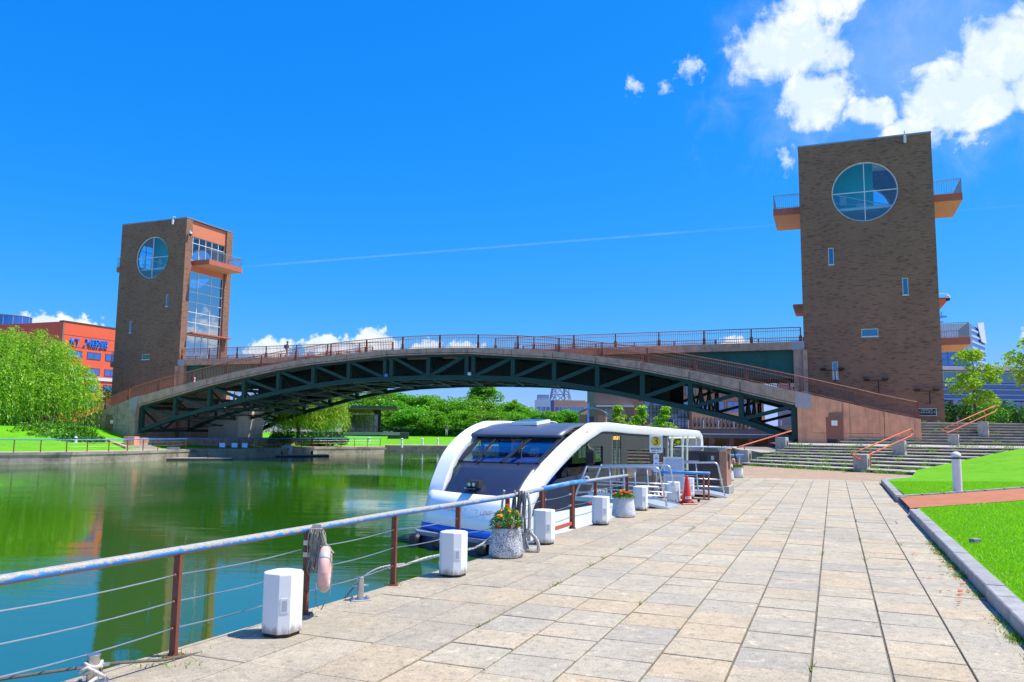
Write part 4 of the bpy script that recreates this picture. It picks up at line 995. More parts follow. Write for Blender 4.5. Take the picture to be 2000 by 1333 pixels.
def planter(x, y, label, mt, heads, hmax, seed, sc=1.0):
    t = empty('planter', (x, y, 0), seed, label, 'planter', 'round planters of marigolds on the quay')
    mb = MB(); mb.lathe([(.19,.0),(.232,.012),(.243,.05),(.236,.12),(.222,.24),(.207,.34),(.203,.385),(.198,.4),(.178,.4),(.172,.385),(.172,.36)], 40, cap=False); ob('pot', mb, mt, t, smooth=True)
    mb = MB(); mb.lathe([(.0,.355),(.172,.358)], 24, cap=False); ob('soil', mb, M['soil'], t)
    r = np.random.default_rng(seed); n = 900; a = r.random(n)*2*pi; rad = .23*np.sqrt(r.random(n)); hgt = .37+(hmax*(1-(rad/.25)**2*.75))*r.random(n)**.6
    fl = quads_mesh('foliage', leaf_quads(np.stack([rad*np.cos(a), rad*np.sin(a), hgt], 1), .045, .42, seed), M['flower_leaf']); ob('foliage', fl, M['flower_leaf'], t)
    rr_ = random.Random(seed)
    for k, mk in enumerate(heads):
        a = rr_.random()*2*pi; q = .2*sqrt(rr_.random()); z = .38+hmax*(1-(q/.26)**2*.7)*rr_.uniform(.75, 1.08)
        if mk in ('f_red', 'f_pink'): q = .19; z = .41+rr_.random()*.04; a = rr_.uniform(-2.4, -.4)-seed
        o = ob('flower', flower_head(rr_.uniform(.026, .036), M[mk], k+seed*31), M[mk], t, loc=(q*cos(a), q*sin(a), z)); o.rotation_euler = (rr_.uniform(-.5,.5), rr_.uniform(-.5,.5), 0)
        mb = MB(); mb.tube([(0,0,0),(-q*cos(a)*.4,-q*sin(a)*.4,-.1)], .003, 4); ob('stem', mb, M['flower_leaf'], o)
    t.scale = (sc,)*3; return t
planter(-.05, 11.28, 'dark speckled planter with yellow and red flowers beside the mooring rope', M['terrazzo'], ['f_yellow']*13+['f_orange']*3+['f_red']*5+['f_pink']*3, .31, 1)
planter(2.33, 16.58, 'pale planter crowded with orange marigolds in front of the boat door', M['terrazzo2'], ['f_orange']*17+['f_yellow']*4, .15, 2)
planter(7.85, 29.1, 'distant pale planter with coral flowers right of the brown cabinet', M['terrazzo2'], ['f_orange']*8+['f_pink']*6, .14, 3)
planter(8.78, 31.1, 'farthest planter with orange flowers near the foot of the steps', M['terrazzo2'], ['f_orange']*16+['f_yellow']*4, .18, 4)

# ------------------------------------------------------------------ thick mooring ropes over the rail
def braid_mat(name, a, b_):
    m, t, bs, out = principled(name); tc = t.n('ShaderNodeTexCoord'); wv = t.n('ShaderNodeTexWave', wave_type='BANDS'); t.l(tc.outputs['Object'], wv.inputs[0])
    wv.inputs['Scale'].default_value = 14; wv.inputs['Distortion'].default_value = 5; wv.inputs['Detail'].default_value = 2
    t.l(t.ramp(wv.outputs['Fac'], [(.4, a), (.6, b_)]), bs.inputs['Base Color']); bs.inputs['Roughness'].default_value = .9
    bn = t.n('ShaderNodeBump'); bn.inputs['Strength'].default_value = .5; t.l(wv.outputs['Fac'], bn.inputs['Height']); t.l(bn.outputs[0], bs.inputs['Normal']); return m
M['rope_dark'] = braid_mat('dark braided rope', (.05,.05,.045), (.28,.26,.22)); M['rope_pale'] = braid_mat('pale braided rope', (.30,.28,.25), (.52,.49,.43))
ro = empty('hawser', (.08, 11.9, 0), radians(-24), 'thick braided mooring ropes slung over the rail by the speckled planter', 'rope')
def rope(pts, m_, r=.019):
    P = [Vector(p) for p in pts]; out = []
    for i in range(len(P)-1):
        p0, p1, p2, p3 = P[max(i-1,0)], P[i], P[i+1], P[min(i+2,len(P)-1)]
        for k in range(6):
            f = k/6; out.append(.5*((2*p1)+(p2-p0)*f+(2*p0-5*p1+4*p2-p3)*f*f+(3*p1-p0-3*p2+p3)*f**3))
    out.append(P[-1]); mb = MB(); mb.tube(out, r, 9); ob('rope_strand', mb, m_, ro, smooth=True)
for x, m_ in ((-.02,'rope_dark'), (.06,'rope_dark'), (.10,'rope_dark'), (.15,'rope_pale')):
    s_ = random.Random(x).uniform(-.03, .03)
    rope([(x-.10, .10, .30), (x-.05, .07, .70), (x, .0, .845), (x+.03, -.055, .78), (x+.05+s_, -.06, .5), (x+.07+s_, -.07, .2), (x+.1, -.1, .03)], M[m_], .018)
rope([(.19,-.02,.84),(.24,-.06,.7),(.25,-.07,.4),(.24,-.08,.28)], M['rope_pale'], .024)
rope([(.24,-.08,.3),(.18,-.1,.2),(.2,-.12,.06),(.3,-.13,.022),(.4,-.1,.03),(.38,-.08,.16),(.27,-.08,.28)], M['rope_pale'], .026)
rope([(-.2,.02,.85),(-.24,.06,.7),(-.3,.05,.3),(-.45,-.3,.06),(-.62,-.8,.022),(-.72,-1.35,.02),(-.68,-1.9,.02),(-.7,-2.3,.02)], M['rope_pale'], .018)
rope([(-.72,-1.9,.02),(-.95,-2.2,-.02),(-1.2,-2.35,-.25),(-1.6,-2.4,-.8)], M['rope_pale'], .015)
mb = MB(); mb.tube([(.24+.035*cos(a), -.085, .28+.045*sin(a)) for a in [2*pi*k/14 for k in range(14)]], .012, 7, closed=True); ob('thimble', mb, M['steel'], ro)

# ------------------------------------------------------------------ gangways
M['tread'] = mat('aluminium tread plate', (.36,.42,.52), .5, .12, 10, .4, 60, metal=.3)
def gangway(x, y, rz, label, L=2.3, rise=.0, W=1.15, lean=.18):
    t = empty('gangway', (x, y, 0), rz, label, 'gangway', 'aluminium gangways on the quay')
    mb = MB(); mb.add([(-W/2,0,.012),(W/2,0,.012),(W/2,.55,.12),(-W/2,.55,.12),(W/2,L,.15),(-W/2,L,.15)], [(0,1,2,3),(3,2,4,5)]); ob('walkway', mb, M['tread'], t)
    mb = MB()
    for s in (-1, 1): mb.bar((s*W/2,0,.0), (s*W/2,.55,.10), .05, .06); mb.bar((s*W/2,.55,.11), (s*W/2,L,.14), .05, .10)
    mb.bar((-W/2,.02,.005), (W/2,.02,.005), .05, .02); ob('side_beam', mb, M['alu'], t)
    for s in (-1, 1):
        X = s*W/2; mb = MB(); hh = .93; r = .12
        arc = [(X, .12+lean*.5+r-r*cos(a), hh-r+r*sin(a)) for a in np.linspace(0, pi/2, 6)]
        mb.tube([(X, .05, .06)]+arc+[(X, L-.35, hh-.04)], .022, 8); mb.tube([(X, L-.35, hh-.02), (X, L-.05, .2)], .022, 8)
        mb.tube([(X, .10, .48), (X, L-.2, .50)], .016, 7); mb.tube([(X, .08, .28), (X, L-.12, .30)], .016, 7)
        for k in (.75, 1.35): mb.tube([(X, k, .15), (X, k+.05, hh-.02)], .017, 7)
        ob('handrail', mb, M['alu'], t, smooth=True)
gangway(3.83, 18.8, radians(66), 'aluminium gangway with handrails between the boat door and the red cone', 2.3)
gangway(6.0, 22.1, radians(70), 'low aluminium gangway in front of the brown cabinet', 2.0, W=1.3)

# ------------------------------------------------------------------ wheeled gate, notice board, sign, cone, cabinet
t = empty('wheeled_gate', (4.3, 20.35, 0), atan2(20.07-20.6, 4.98-3.6), 'wheeled gate with blue top bar and brown posts behind the red cone', 'gate')
mb = MB(); mb.tube([(-.74,0,.72),(.74,0,.72)], .038, 10); ob('top_bar', mb, M['rail_blue'], t, smooth=True)
for x in (-.70,-.60,-.50,.58,.70): mb = MB(); mb.box(x-.022, x+.022, -.02, .02, .06, .70); ob('post', mb, M['rail_brown'], t)
mb = MB(); mb.box(-.72, .72, -.018, .018, .06, .095); ob('bottom_bar', mb, M['rail_dark'], t)
for z in (.25, .45, .57): mb = MB(); mb.tube([(-.5,0,z),(0,0,z-.01),(.58,0,z+.01)], .004, 5); ob('wire', mb, M['steel'], t)
mb = MB(); mb.tube([(.45,-.02,.035),(.45,.02,.035)], .034, 12); mb.box(.435, .465, -.03, .03, .03, .07); ob('caster', mb, M['black'], t)

t = empty('notice_board', (4.35, 21.4, 0), radians(-12), 'blank pale notice board in a white frame left of the brown cabinet', 'notice board')
mb = MB()
for a in ((-.27,-.225,.03,1.07),(.225,.27,.03,1.07),(-.225,.225,1.025,1.07),(-.225,.225,.56,.60),(-.225,.225,.18,.22)): mb.box(a[0], a[1], -.02, .02, a[2], a[3])
ob('frame', mb, M['white'], t)
for z0, z1 in ((.60,1.025),(.22,.56)): mb = MB(); mb.box(-.225, .225, -.008, .008, z0, z1); ob('panel', mb, mat('shaded white panel', (.55,.60,.72), .5), t)  # white panels, their bluish shade put into the colour
mb = MB()
for x in (-.25, .25): mb.box(x-.03, x+.03, -.2, .2, 0, .035)
ob('foot', mb, M['white'], t)

t = empty('stop_sign', (3.72, 20.5, 0), radians(-8), 'white boarding stop sign with a yellow disc and number three', 'sign')
mb = MB(); mb.lathe([(.18,0),(.18,.05),(.03,.07)], 18); mb.tube([(0,0,.05),(0,0,1.3)], .02, 8); ob('pole', mb, M['alu'], t)
mb = MB(); mb.cbox(-.165, .165, -.03, -.012, 1.20, 1.645, .006); pn = ob('panel', mb, M['white'], t)
mb = MB(); mb.lathe([(0,0),(.13,0),(.13,.004),(0,.004)], 36); dsk = ob('yellow_disc', mb, mat('yellow disc', (.85,.55,.02), .4, .03), pn, loc=(0,-.031,1.49)); dsk.rotation_euler = (pi/2,0,0)
M['ink'] = mat('dark blue ink', (.012,.012,.11), .5, .02); M['ink_blue'] = mat('blue ink', (.02,.10,.5), .5, .02)
lettering('3', .27, M['ink'], pn, (0,-.0375,1.49), (pi/2,0,0), .002, sx=1.05)
lettering('乗船場所', .066, M['ink'], pn, (0,-.0325,1.30), (pi/2,0,0), .002)
lettering('乗船券センター', .03, M['ink'], pn, (0,-.0325,1.237), (pi/2,0,0), .002)
mb = MB(); mb.box(-.07, .07, -.03, -.012, .72, 1.17); p2 = ob('name_strip', mb, M['white'], t)
lettering('中', .085, M['ink_blue'], p2, (0,-.0325,1.06), (pi/2,0,0), .002); lettering('島', .085, M['ink_blue'], p2, (0,-.0325,.90), (pi/2,0,0), .002)

t = empty('traffic_cone', (4.3, 19.62, 0), radians(12), 'tall red traffic cone with a black base ring on the paving', 'traffic cone')
M['cone'] = mat('red cone plastic', (.80,.028,.020), .45, .06, 5)
mb = MB(); mb.cbox(-.19,.19,-.19,.19,0,.03,.01); mb.lathe([(.14,.03),(.125,.06),(.085,.3),(.045,.58),(.032,.665),(.025,.68),(.0,.68)], 24); ob('cone', mb, M['cone'], t)
mb = MB(); mb.lathe([(.16,.03),(.165,.05),(.15,.07),(.128,.072)], 24); ob('weight_ring', mb, M['black'], t)
mb = MB(); n = 9; mb.loft([[(r*sin(a), -r*cos(a), z) for a in np.linspace(-.75,.75,n)] for r, z in ((.1175,.13),(.110,.185))], closed=False); ob('label_strip', mb, M['white'], t)
lettering('富岩水上', .032, M['black'], t, (0,-.1195,.157), (radians(98),0,0), .001)

t = empty('cabinet', (5.75, 23.25, 0), radians(-24), 'brown metal cabinet on a concrete plinth with a white board lying on top', 'cabinet')
M['cab'] = mat('dark brown cabinet paint', (.055,.035,.03), .45, .1, 3); M['cab_side'] = mat('tan cabinet side', (.42,.20,.115), .6, .1, 3)
mb = MB(); mb.cbox(-.62,.62,-.45,.45,0,.24,.02); ob('plinth', mb, M['concrete_grey'], t)
mb = MB(); mb.cbox(-.52,.36,-.38,.36,.24,1.2,.012); ob('body', mb, M['cab'], t)
mb = MB(); mb.cbox(.362,.56,-.40,.38,.24,1.22,.012); ob('end_panel', mb, M['cab_side'], t)
mb = MB(); mb.box(-.49,.33,-.392,-.381,.74,.745); mb.box(-.49,.33,-.392,-.381,1.12,1.126); mb.box(-.2,.02,-.39,-.381,.86,1.08); mb.box(.565,.57,-.1,.15,.7,1.1); ob('door_seam', mb, M['black'], t)
mb = MB(); mb.box(.13,.21,-.392,-.381,.95,1.07); ob('label', mb, mat('label grey', (.45,.45,.42), .6), t)
mb = MB(); mb.box(-.95,.75,-.3,.3,1.3,1.325)
for x in (-.3,.4): mb.box(x-.1,x+.1,-.2,.2,1.222,1.3)
ob('board', mb, M['white'], t)
mb = MB(); mb.tube([(0,-.1,1.33),(.05,-.1,1.55),(.0,-.1,1.62)], .02, 6); mb.tube([(.35,0,1.33),(.6,0,1.42),(.72,.05,1.2),(.75,.1,.9)], .02, 6); mb.tube([(.05,-.1,1.4),(.18,-.05,1.52)], .014, 6); ob('hose', mb, M['black'], t)

t = empty('barrier', (8.6, 32.3, 0), radians(-10), 'short blue topped barrier behind the distant planters', 'barrier')
mb = MB(); mb.tube([(-.75,0,.82),(.75,0,.82)], .05, 8); ob('top_bar', mb, M['rail_blue'], t)
for x in (-.6,.0,.6): mb = MB(); mb.tube([(x,0,0),(x,0,.8)], .025, 7); ob('leg', mb, M['alu'], t)
mb = MB(); mb.tube([(.35+.16*cos(a)*.4, -.06, .5+.16*sin(a)) for a in [2*pi*k/20 for k in range(20)]], .045, 8, closed=True); ob('hung_ring', mb, M['pink'], t, smooth=True)

# lawn lamp and small stone marker
t = empty('bollard_lamp', (12.15, 21.85, lawn_z(12.15,21.85)-.01), 0, 'white bollard lamp with a domed top on the right lawn', 'bollard lamp')
mb = MB(); mb.lathe([(.115,0),(.115,.92),(.09,.925)], 24); ob('post', mb, M['white'], t)
mb = MB(); mb.lathe([(.085,.92),(.085,1.0)], 20); ob('lens', mb, mat('smoked lens', (.12,.11,.1), .2), t)
mb = MB(); mb.lathe([(.12,.985),(.128,1.0),(.12,1.05),(.085,1.10),(.03,1.125),(.0,1.127)], 24, cap=False); ob('dome', mb, M['white'], t, smooth=True)
mb = MB(); mb.cbox(-.065,.065,-.05,.05,-.03,.075,.008); ob('stone_marker', mb, M['kerb'], None, 'small grey stone marker in the grass near the kerb', 'marker', loc=(6.95,12.1,lawn_z(6.95,12.1)), rz=.3)

# drain and cover frames let into the paving
mb = MB()
for (s, l, w, h) in ((9.3,.35,.75,.5),):
    for a in ((s,s+.02,l,l+w),(s+h,s+h+.02,l,l+w),(s+.02,s+h,l,l+.02),(s+.02,s+h,l+w-.02,l+w)):
        c = [K0+PD*x_+PL*y_ for x_, y_ in ((a[0],a[2]),(a[1],a[2]),(a[1],a[3]),(a[0],a[3]))]; mb.add([(v.x,v.y,.006) for v in c], [(0,1,2,3)])
ob('cover_frame', mb, M['grey_metal'], None, 'thin metal frame of an access cover set in the paving by the kerb', 'cover', fix=True)
# ------------------------------------------------------------------ sightseeing boat (local x: across to the quay side, y: towards the stern)
bt = empty('sightseeing_boat', (-2.21, 22.04, 0), radians(-30), 'white and dark grey sightseeing boat with sweeping white arches moored at the quay', 'boat')
BW = 3.6
M['boat_white'] = mat('white gelcoat', (.92,.92,.91), .22, .02, 1)
M['boat_navy'] = mat('navy grey hull paint', (.030,.040,.075), .33, .08, 1.5, stain=.1)
M['boat_roof'] = mat('slate roof paint', (.075,.095,.15), .4, .06, 1.5)
M['boat_grey'] = mat('grey cabin side', (.062,.066,.066), .55, .06, 1, spec=.2)
M['boat_blue'] = mat('blue stripe', (.02,.13,.62), .35, .05, 2)
M['boat_glass'] = glass_mat('boat window glass', (.62,.75,.85), .12)
M['seat_blue'] = mat('blue seat cloth', (.02,.10,.42), .8, .08, 8)
TAIL = [(6,1.93),(9.3,1.86),(12.7,1.80),(13.25,1.72),(13.5,1.5),(13.55,.9),(13.5,-.35)]
UPL = [(-.12,-.66),(-.08,0),(.12,.46),(.62,1.12),(1.42,1.62),(2.35,1.93),(3.3,2.02)]+TAIL
UPR = [(-1.12,-.66),(-.82,0),(-.2,.5),(.8,1.0),(2.0,1.5),(3.0,1.83),(3.8,1.99)]+TAIL
def dense(L, k=6):
    P = [Vector((a, b_)) for a, b_ in L]; out = []
    for i in range(len(P)-1):
        p0, p1, p2, p3 = P[max(i-1,0)], P[i], P[i+1], P[min(i+2,len(P)-1)]
        for j in range(k):
            f = j/k; out.append(.5*((2*p1)+(p2-p0)*f+(2*p0-5*p1+4*p2-p3)*f*f+(3*p1-p0-3*p2+p3)*f**3))
    out.append(P[-1]); return out
def inner(P):
    out = []
    for i, p in enumerate(P):
        d = (P[min(i+1,len(P)-1)]-P[max(i-1,0)]).normalized(); th = .2+.07*min(1, max(0, (p.x-2)/2)); out.append(p+Vector((d.y, -d.x))*th)
    return out
bulge = lambda x: -.22*(1-((x-BW/2)/(BW/2))**2)             # the bow bulges forward
fy = lambda x, y, k, sk: y+bulge(x)*k+sk*x/BW
bow = lambda x: fy(x, 0, 1, -.85)
for x0, x1, UP in ((-.02,.50,UPL), (BW-.50,BW+.02,UPR)):
    UPd = dense(UP); LOd = inner(UPd)
    o = x0 if x0 < 1 else x1; i_ = x1 if x0 < 1 else x0; sgn = 1 if x0 < 1 else -1; mb = MB(); rings = []
    for u, l in zip(UPd, LOd):
        c = .04; d = (u-l).normalized()*c
        rings.append([(o+sgn*c, *u), (i_-sgn*c, *u), (i_, *(u-d)), (i_, *(l+d)), (i_-sgn*.02, *l), (o+sgn*.02, *l), (o, *(l+d)), (o, *(u-d))])
    mb.loft(rings, cap=True); a_ = ob('side_arch', mb, M['boat_white'], bt, fix=True)
    a_.data.polygons.foreach_set('use_smooth', [True]*len(a_.data.polygons)); a_.data.set_sharp_from_angle(angle=radians(40))
def sheet(name, prof, m_, x0, x1, n=14, thick=None, par=None):
    """surface through (y, z, bulge, skew) profile points, spread across the beam"""
    mb = MB(); rows = []
    for y, z, k, sk in prof: rows.append([(x, fy(x, y, k, sk), z) for x in np.linspace(x0, x1, n+1)])
    mb.loft(rows, closed=False); o = ob(name, mb, m_, par or bt, smooth=True)
    md = o.modifiers.new('thickness', 'SOLIDIFY'); md.thickness = thick or .03; md.offset = 0
    return o
fr = sheet('bow_front', [(-.32,-.72,1,-.95),(-.24,-.45,1,-.93),(-.12,-.15,1,-.88),(.0,.10,1,-.82)], M['boat_white'], .02, BW-.02)
sheet('bow_stripe', [(-.36,-.90,1,-.95),(-.325,-.725,1,-.95)], M['boat_blue'], 0.0, BW)
np_ = sheet('nose_panel', [(-.02,.0,1,-.84),(.08,.12,1,-.80),(.25,.42,.9,-.55),(.45,.70,.8,-.28),(.6,.86,.7,-.1)], M['boat_navy'], .70, BW-.42)
M['boat_screen'] = glass_mat('boat windscreen', (.86,.92,.97), .0)
WS = ((.6,.88,.7,-.1),(1.0,1.22,.5,.3),(1.45,1.57,.3,.65))
ws_ = sheet('windscreen', WS, M['boat_screen'], .60, BW-.42, thick=.008)
for x, dx, w_ in ((.68,.02,.15), (1.22,.0,.06), (2.05,.22,.12), (BW-.5,-.02,.10)):
    mb = MB(); pts = [(x+dx*f, fy(x+dx*f, y, k, sk)-.02, z+.01) for (y, z, k, sk), f in zip(WS, (0,.5,1))]
    for p, q in zip(pts[:-1], pts[1:]): mb.bar(p, q, w_, .03)
    ob('windscreen_pillar', mb, M['black'], ws_)
mb = MB(); mb.tube([(x, fy(x,.6,.7,-.1)-.012, .87) for x in np.linspace(.66, BW-.45, 12)], .02, 6); ob('windscreen_gasket', mb, M['black'], ws_)
for x0, x1 in ((1.35,.92), (2.6,2.2)):
    mb = MB(); mb.tube([(x0, fy(x0,.57,.7,-.1), .86), (x0-.06, fy(x0,.70,.65,0), 1.0), (x1, fy(x1,1.06,.45,.4)-.03, 1.30)], .016, 6); mb.tube([(x1+.10, fy(x1,.86,.5,.2)-.03, 1.12), (x1-.10, fy(x1,1.25,.4,.5)-.03, 1.45)], .012, 5); mb.lathe([(.03,-.02),(.03,.04)], 8, (x0, fy(x0,.55,.7,-.1), .86)); ob('wiper', mb, M['black'], bt)
roof = sheet('roof', [(1.28,1.55,.3,.65),(1.30,1.61,.3,.65),(1.7,1.73,.2,.6),(2.3,1.85,.05,.35),(3.3,1.93,0,0),(6,1.88,0,0),(9.3,1.81,0,0),(12.9,1.74,0,0)], M['boat_roof'], .47, BW-.47, thick=.06)
mb = MB(); y, z = 2.45, 1.95; mb.hexa([(1.15,y,z-.06),(2.0,y,z-.06),(2.0,y+.85,z+.02),(1.15,y+.85,z+.02)], [(1.15,y,z+.03),(2.0,y,z+.03),(2.0,y+.85,z+.12),(1.15,y+.85,z+.12)]); hb = ob('roof_hatch', mb, M['boat_white'], bt, fix=True)
mb = MB(); mb.hexa([(1.22,y+.06,z+.038),(1.93,y+.06,z+.038),(1.93,y+.8,z+.118),(1.22,y+.8,z+.118)], [(1.22,y+.06,z+.046),(1.93,y+.06,z+.046),(1.93,y+.8,z+.126),(1.22,y+.8,z+.126)]); ob('hatch_glass', mb, M['glass_blue'], hb, fix=True)
mb = MB(); mb.tube([(1.95,y+.85,z+.06),(2.1,y+1.0,z+.04),(2.15,y+1.2,z-.06)], .02, 6); ob('hatch_arm', mb, M['boat_white'], hb)
# head lamp unit
mb = MB(); x, y = 1.75, .12+bow(1.75)*.9; mb.loft([[(x-a, y+b_, .33+c), (x+a, y+b_, .33+c), (x+a*.9, y+b_, .33+d), (x-a*.9, y+b_, .33+d)] for a, b_, c, d in ((.14,-.16,-.05,.07),(.19,-.10,-.08,.11),(.2,.1,-.08,.12))], cap=True); hl = ob('head_lamp', mb, M['black'], bt, fix=True)
for d in (-.07, .07): mb = MB(); mb.lathe([(.0,0),(.045,.0),(.05,.012)], 14, cap=False); l_ = ob('lens', mb, mat('lamp lens', (.55,.6,.68), .1, metal=.6), hl, loc=(x+d, y-.165, .345)); l_.rotation_euler = (pi/2, 0, 0)
mb = MB(); mb.hexa([(x-.24,y-.08,.22),(x+.1,y-.12,.22),(x+.12,y+.1,.22),(x-.24,y+.1,.22)], [(x-.28,y-.1,.245),(x+.12,y-.14,.245),(x+.14,y+.1,.245),(x-.28,y+.1,.245)]); ob('lamp_bracket', mb, M['steel'], hl, fix=True)
# hull and fendered deck
hull = [(0,-.1),(.9,-.42),(BW-.9,-.42),(BW,-.1)]
mb = MB(); mb.prism([(.0,.05),(.6,-.1),(1.2,-.25),(2.4,-.6),(3.0,-.8),(BW,-.82),(BW,13.4),(0,13.4)], -.90, -.34); ob('upper_hull', mb, M['boat_white'], bt)
mb = MB(); mb.prism([(-.1,.12),(-.05,-.55),(.25,-.85),(BW-.25,-1.5),(BW+.05,-1.3),(BW+.1,.12),(BW+.1,13.5),(-.1,13.5)], -1.0, -.905); ob('fender_deck', mb, mat('grey fender deck', (.20,.22,.27), .5), bt)
mb = MB(); mb.prism([(-.06,.12),(0,-.5),(.27,-.80),(BW-.27,-1.45),(BW,-1.25),(BW+.06,.12),(BW+.06,13.45),(-.06,13.45)], -1.6, -1.002); ob('lower_hull', mb, M['boat_navy'], bt)
for x in (.22, 1.05, BW-1.05, BW-.22):
    mb = MB(); mb.lathe([(.0,-.16),(.10,-.15),(.16,-.08),(.16,.10),(.10,.16),(.0,.17)], 14); f_ = ob('bow_fender', mb, M['black'], bt, loc=(x,-.86-.19*x,-1.12)); f_.rotation_euler = (0, pi/2, 0)
mb = MB(); mb.hexa([(-.05,.1,-.88),(.0,-.4,-.88),(.3,-.25,-.88),(.05,.3,-.88)], [(-.05,.1,-.62),(.03,.0,-.62),(.1,-.05,-.62),(.05,.3,-.62)]); ob('bow_cheek', mb, M['boat_blue'], bt, fix=True)
# cabin sides
def wall(xw, s):
    holes = [(2.55,3.75,.62,1.36), (4.30,5.02,-.25,1.62), (5.5,9.1,.28,1.16)]
    ys = sorted(set([1.0, 9.35]+[h for q in holes for h in q[:2]])); zs = sorted(set([-.32, 1.72]+[h for q in holes for h in q[2:]])); mb = MB()
    for y0, y1 in zip(ys[:-1], ys[1:]):
        for z0, z1 in zip(zs[:-1], zs[1:]):
            cy, cz = (y0+y1)/2, (z0+z1)/2
            if any(h[0] < cy < h[1] and h[2] < cz < h[3] for h in holes): continue
            if y0 < 2.4: continue
            mb.box(xw-.03, xw+.03, y0, y1, z0, z1)
    sd = ob('cabin_side', mb, M['boat_grey'], bt)
    mb = MB(); y_ = -.55 if s > 0 else .3; mb.prism([(xw-.03,y_),(xw+.03,y_),(xw+.03,2.545),(xw-.03,2.545)], -.34, -.02); mb.hexa([(xw-.03,y_+.1,-.019),(xw+.03,y_+.1,-.019),(xw+.03,2.545,-.019),(xw-.03,2.545,-.019)], [(xw-.03,.75,.48),(xw+.03,.75,.48),(xw+.03,2.545,.60),(xw-.03,2.545,.60)]); ob('navy_cheek', mb, M['boat_navy'], sd, fix=True)
    mb = MB(); mb.add([(xw+s*.02,.75,.5),(xw+s*.02,2.54,.61),(xw+s*.02,2.54,1.55),(xw+s*.02,1.9,1.3)], [(0,1,2,3)]); ob('corner_glass', mb, M['boat_screen'], sd)
    mb = MB(); xg = xw+s*.01
    for (y0, y1, z0, z1) in (holes[0],): mb.quad((xg,y0,z0),(xg,y1,z0),(xg,y1,z1),(xg,y0,z1))
    ob('cockpit_window', mb, M['boat_glass'], sd)
    mb = MB()
    for a in ((2.55,2.63,.62,1.36),(3.6,3.75,.62,1.36),(2.63,3.6,1.30,1.36),(2.63,3.6,.62,.67)): mb.box(xw-.035, xw+.04, a[0], a[1], a[2], a[3])
    ob('window_frame', mb, M['boat_grey'], sd)
    for y0, y1 in ((4.30,4.66),(4.66,5.02)):
        mb = MB(); mb.box(xw-.02, xw+.015, y0+.012, y1-.012, -.25, 1.62); dl = ob('door_leaf', mb, M['glass_dark'], sd)
        mb = MB(); mb.tube([(xw+s*.05, (y0+y1)/2, .3), (xw+s*.05, (y0+y1)/2, 1.2)], .012, 6); mb.box(xw-.025, xw+.03, y0, y0+.03, -.25, 1.62); ob('handle', mb, M['steel'], dl)
    mb = MB(); mb.box(xw-.03, xw+.025, 4.30, 5.02, 1.44, 1.62); led = ob('destination_sign', mb, M['black'], sd)
    if s > 0:
        lettering('まもなく', .13, emis('amber led', (1.0,.45,.05), 2.2), led, (xw+.029, 4.66, 1.53), (pi/2,0,pi/2), .001)
    for i in range(4):
        y0, y1 = 5.5+.9*i, 5.5+.9*(i+1); mb = MB(); mb.quad((xg,y0+.01,.28),(xg,y1-.01,.28),(xg,y1-.01,1.16),(xg,y0+.01,1.16)); ob('saloon_window', mb, mirror_glass('saloon glass', (.03,.022,.018), .02) if i == 0 and s > 0 else bpy.data.materials['saloon glass'] if 'saloon glass' in bpy.data.materials else M['glass_dark'], sd)
    # open after deck: rails, posts, rolled curtains
    for y in (9.4, 11.1, 12.75): mb = MB(); mb.tube([(xw,y,-.3),(xw,y,1.7)], .035, 8); ob('deck_post', mb, M['white_frame'], sd)
    for z in (.1,.35,.6): mb = MB(); mb.tube([(xw,9.4,z),(xw,12.75,z)], .02, 7); ob('deck_rail', mb, M['alu'], sd)
    for y in (9.75, 11.0, 11.55):
        mb = MB(); n = 10; mb.loft([[(xw+s*.02+.05*sin(a)*k, y+.14*k*cos(a)+.02*sin(5*a), z) for a in [2*pi*i/n for i in range(n)]] for z, k in ((1.6,1.5),(1.2,1.0),(.7,.75),(.3,.9))]); ob('curtain', mb, mat('rolled clear curtain', (.48,.50,.44), .4, .2, 6), sd, smooth=True)
    mb = MB(); mb.box(xw-.05, xw+.07, 9.4, 12.6, 1.50, 1.56); ob('curtain_track', mb, M['boat_white'], sd)
    return sd
sb = wall(BW-.06, 1); wall(.06, -1)
lettering('fugan', .52, M['white'], sb, (BW-.022, 3.35, .0), (pi/2,0,pi/2), .002, shear=.25)
mb = MB(); mb.box(BW-.03, BW-.018, 2.6, 4.0, -.29, -.23); ob('red_stripe', mb, mat('red stripe', (.6,.04,.04), .5), sb)
mb = MB(); mb.cbox(BW-.028, BW-.01, 3.95, 4.2, .02, .12, .004); ob('flush_handle', mb, M['black'], sb)
mb = MB(); mb.box(BW-.4, BW+.03, 13.35, 13.42, -.3, 1.6); mb.box(-.03, .4, 13.35, 13.42, -.3, 1.6); ob('stern_panel', mb, M['boat_white'], bt)
# mirror
mb = MB(); mb.tube([(BW-.02,2.1,1.32),(BW+.22,2.0,1.36),(BW+.3,1.98,1.25)], .016, 7); mb.cbox(BW+.19, BW+.42, 1.93, 2.05, .82, 1.24, .05); ob('mirror', mb, M['black'], bt)
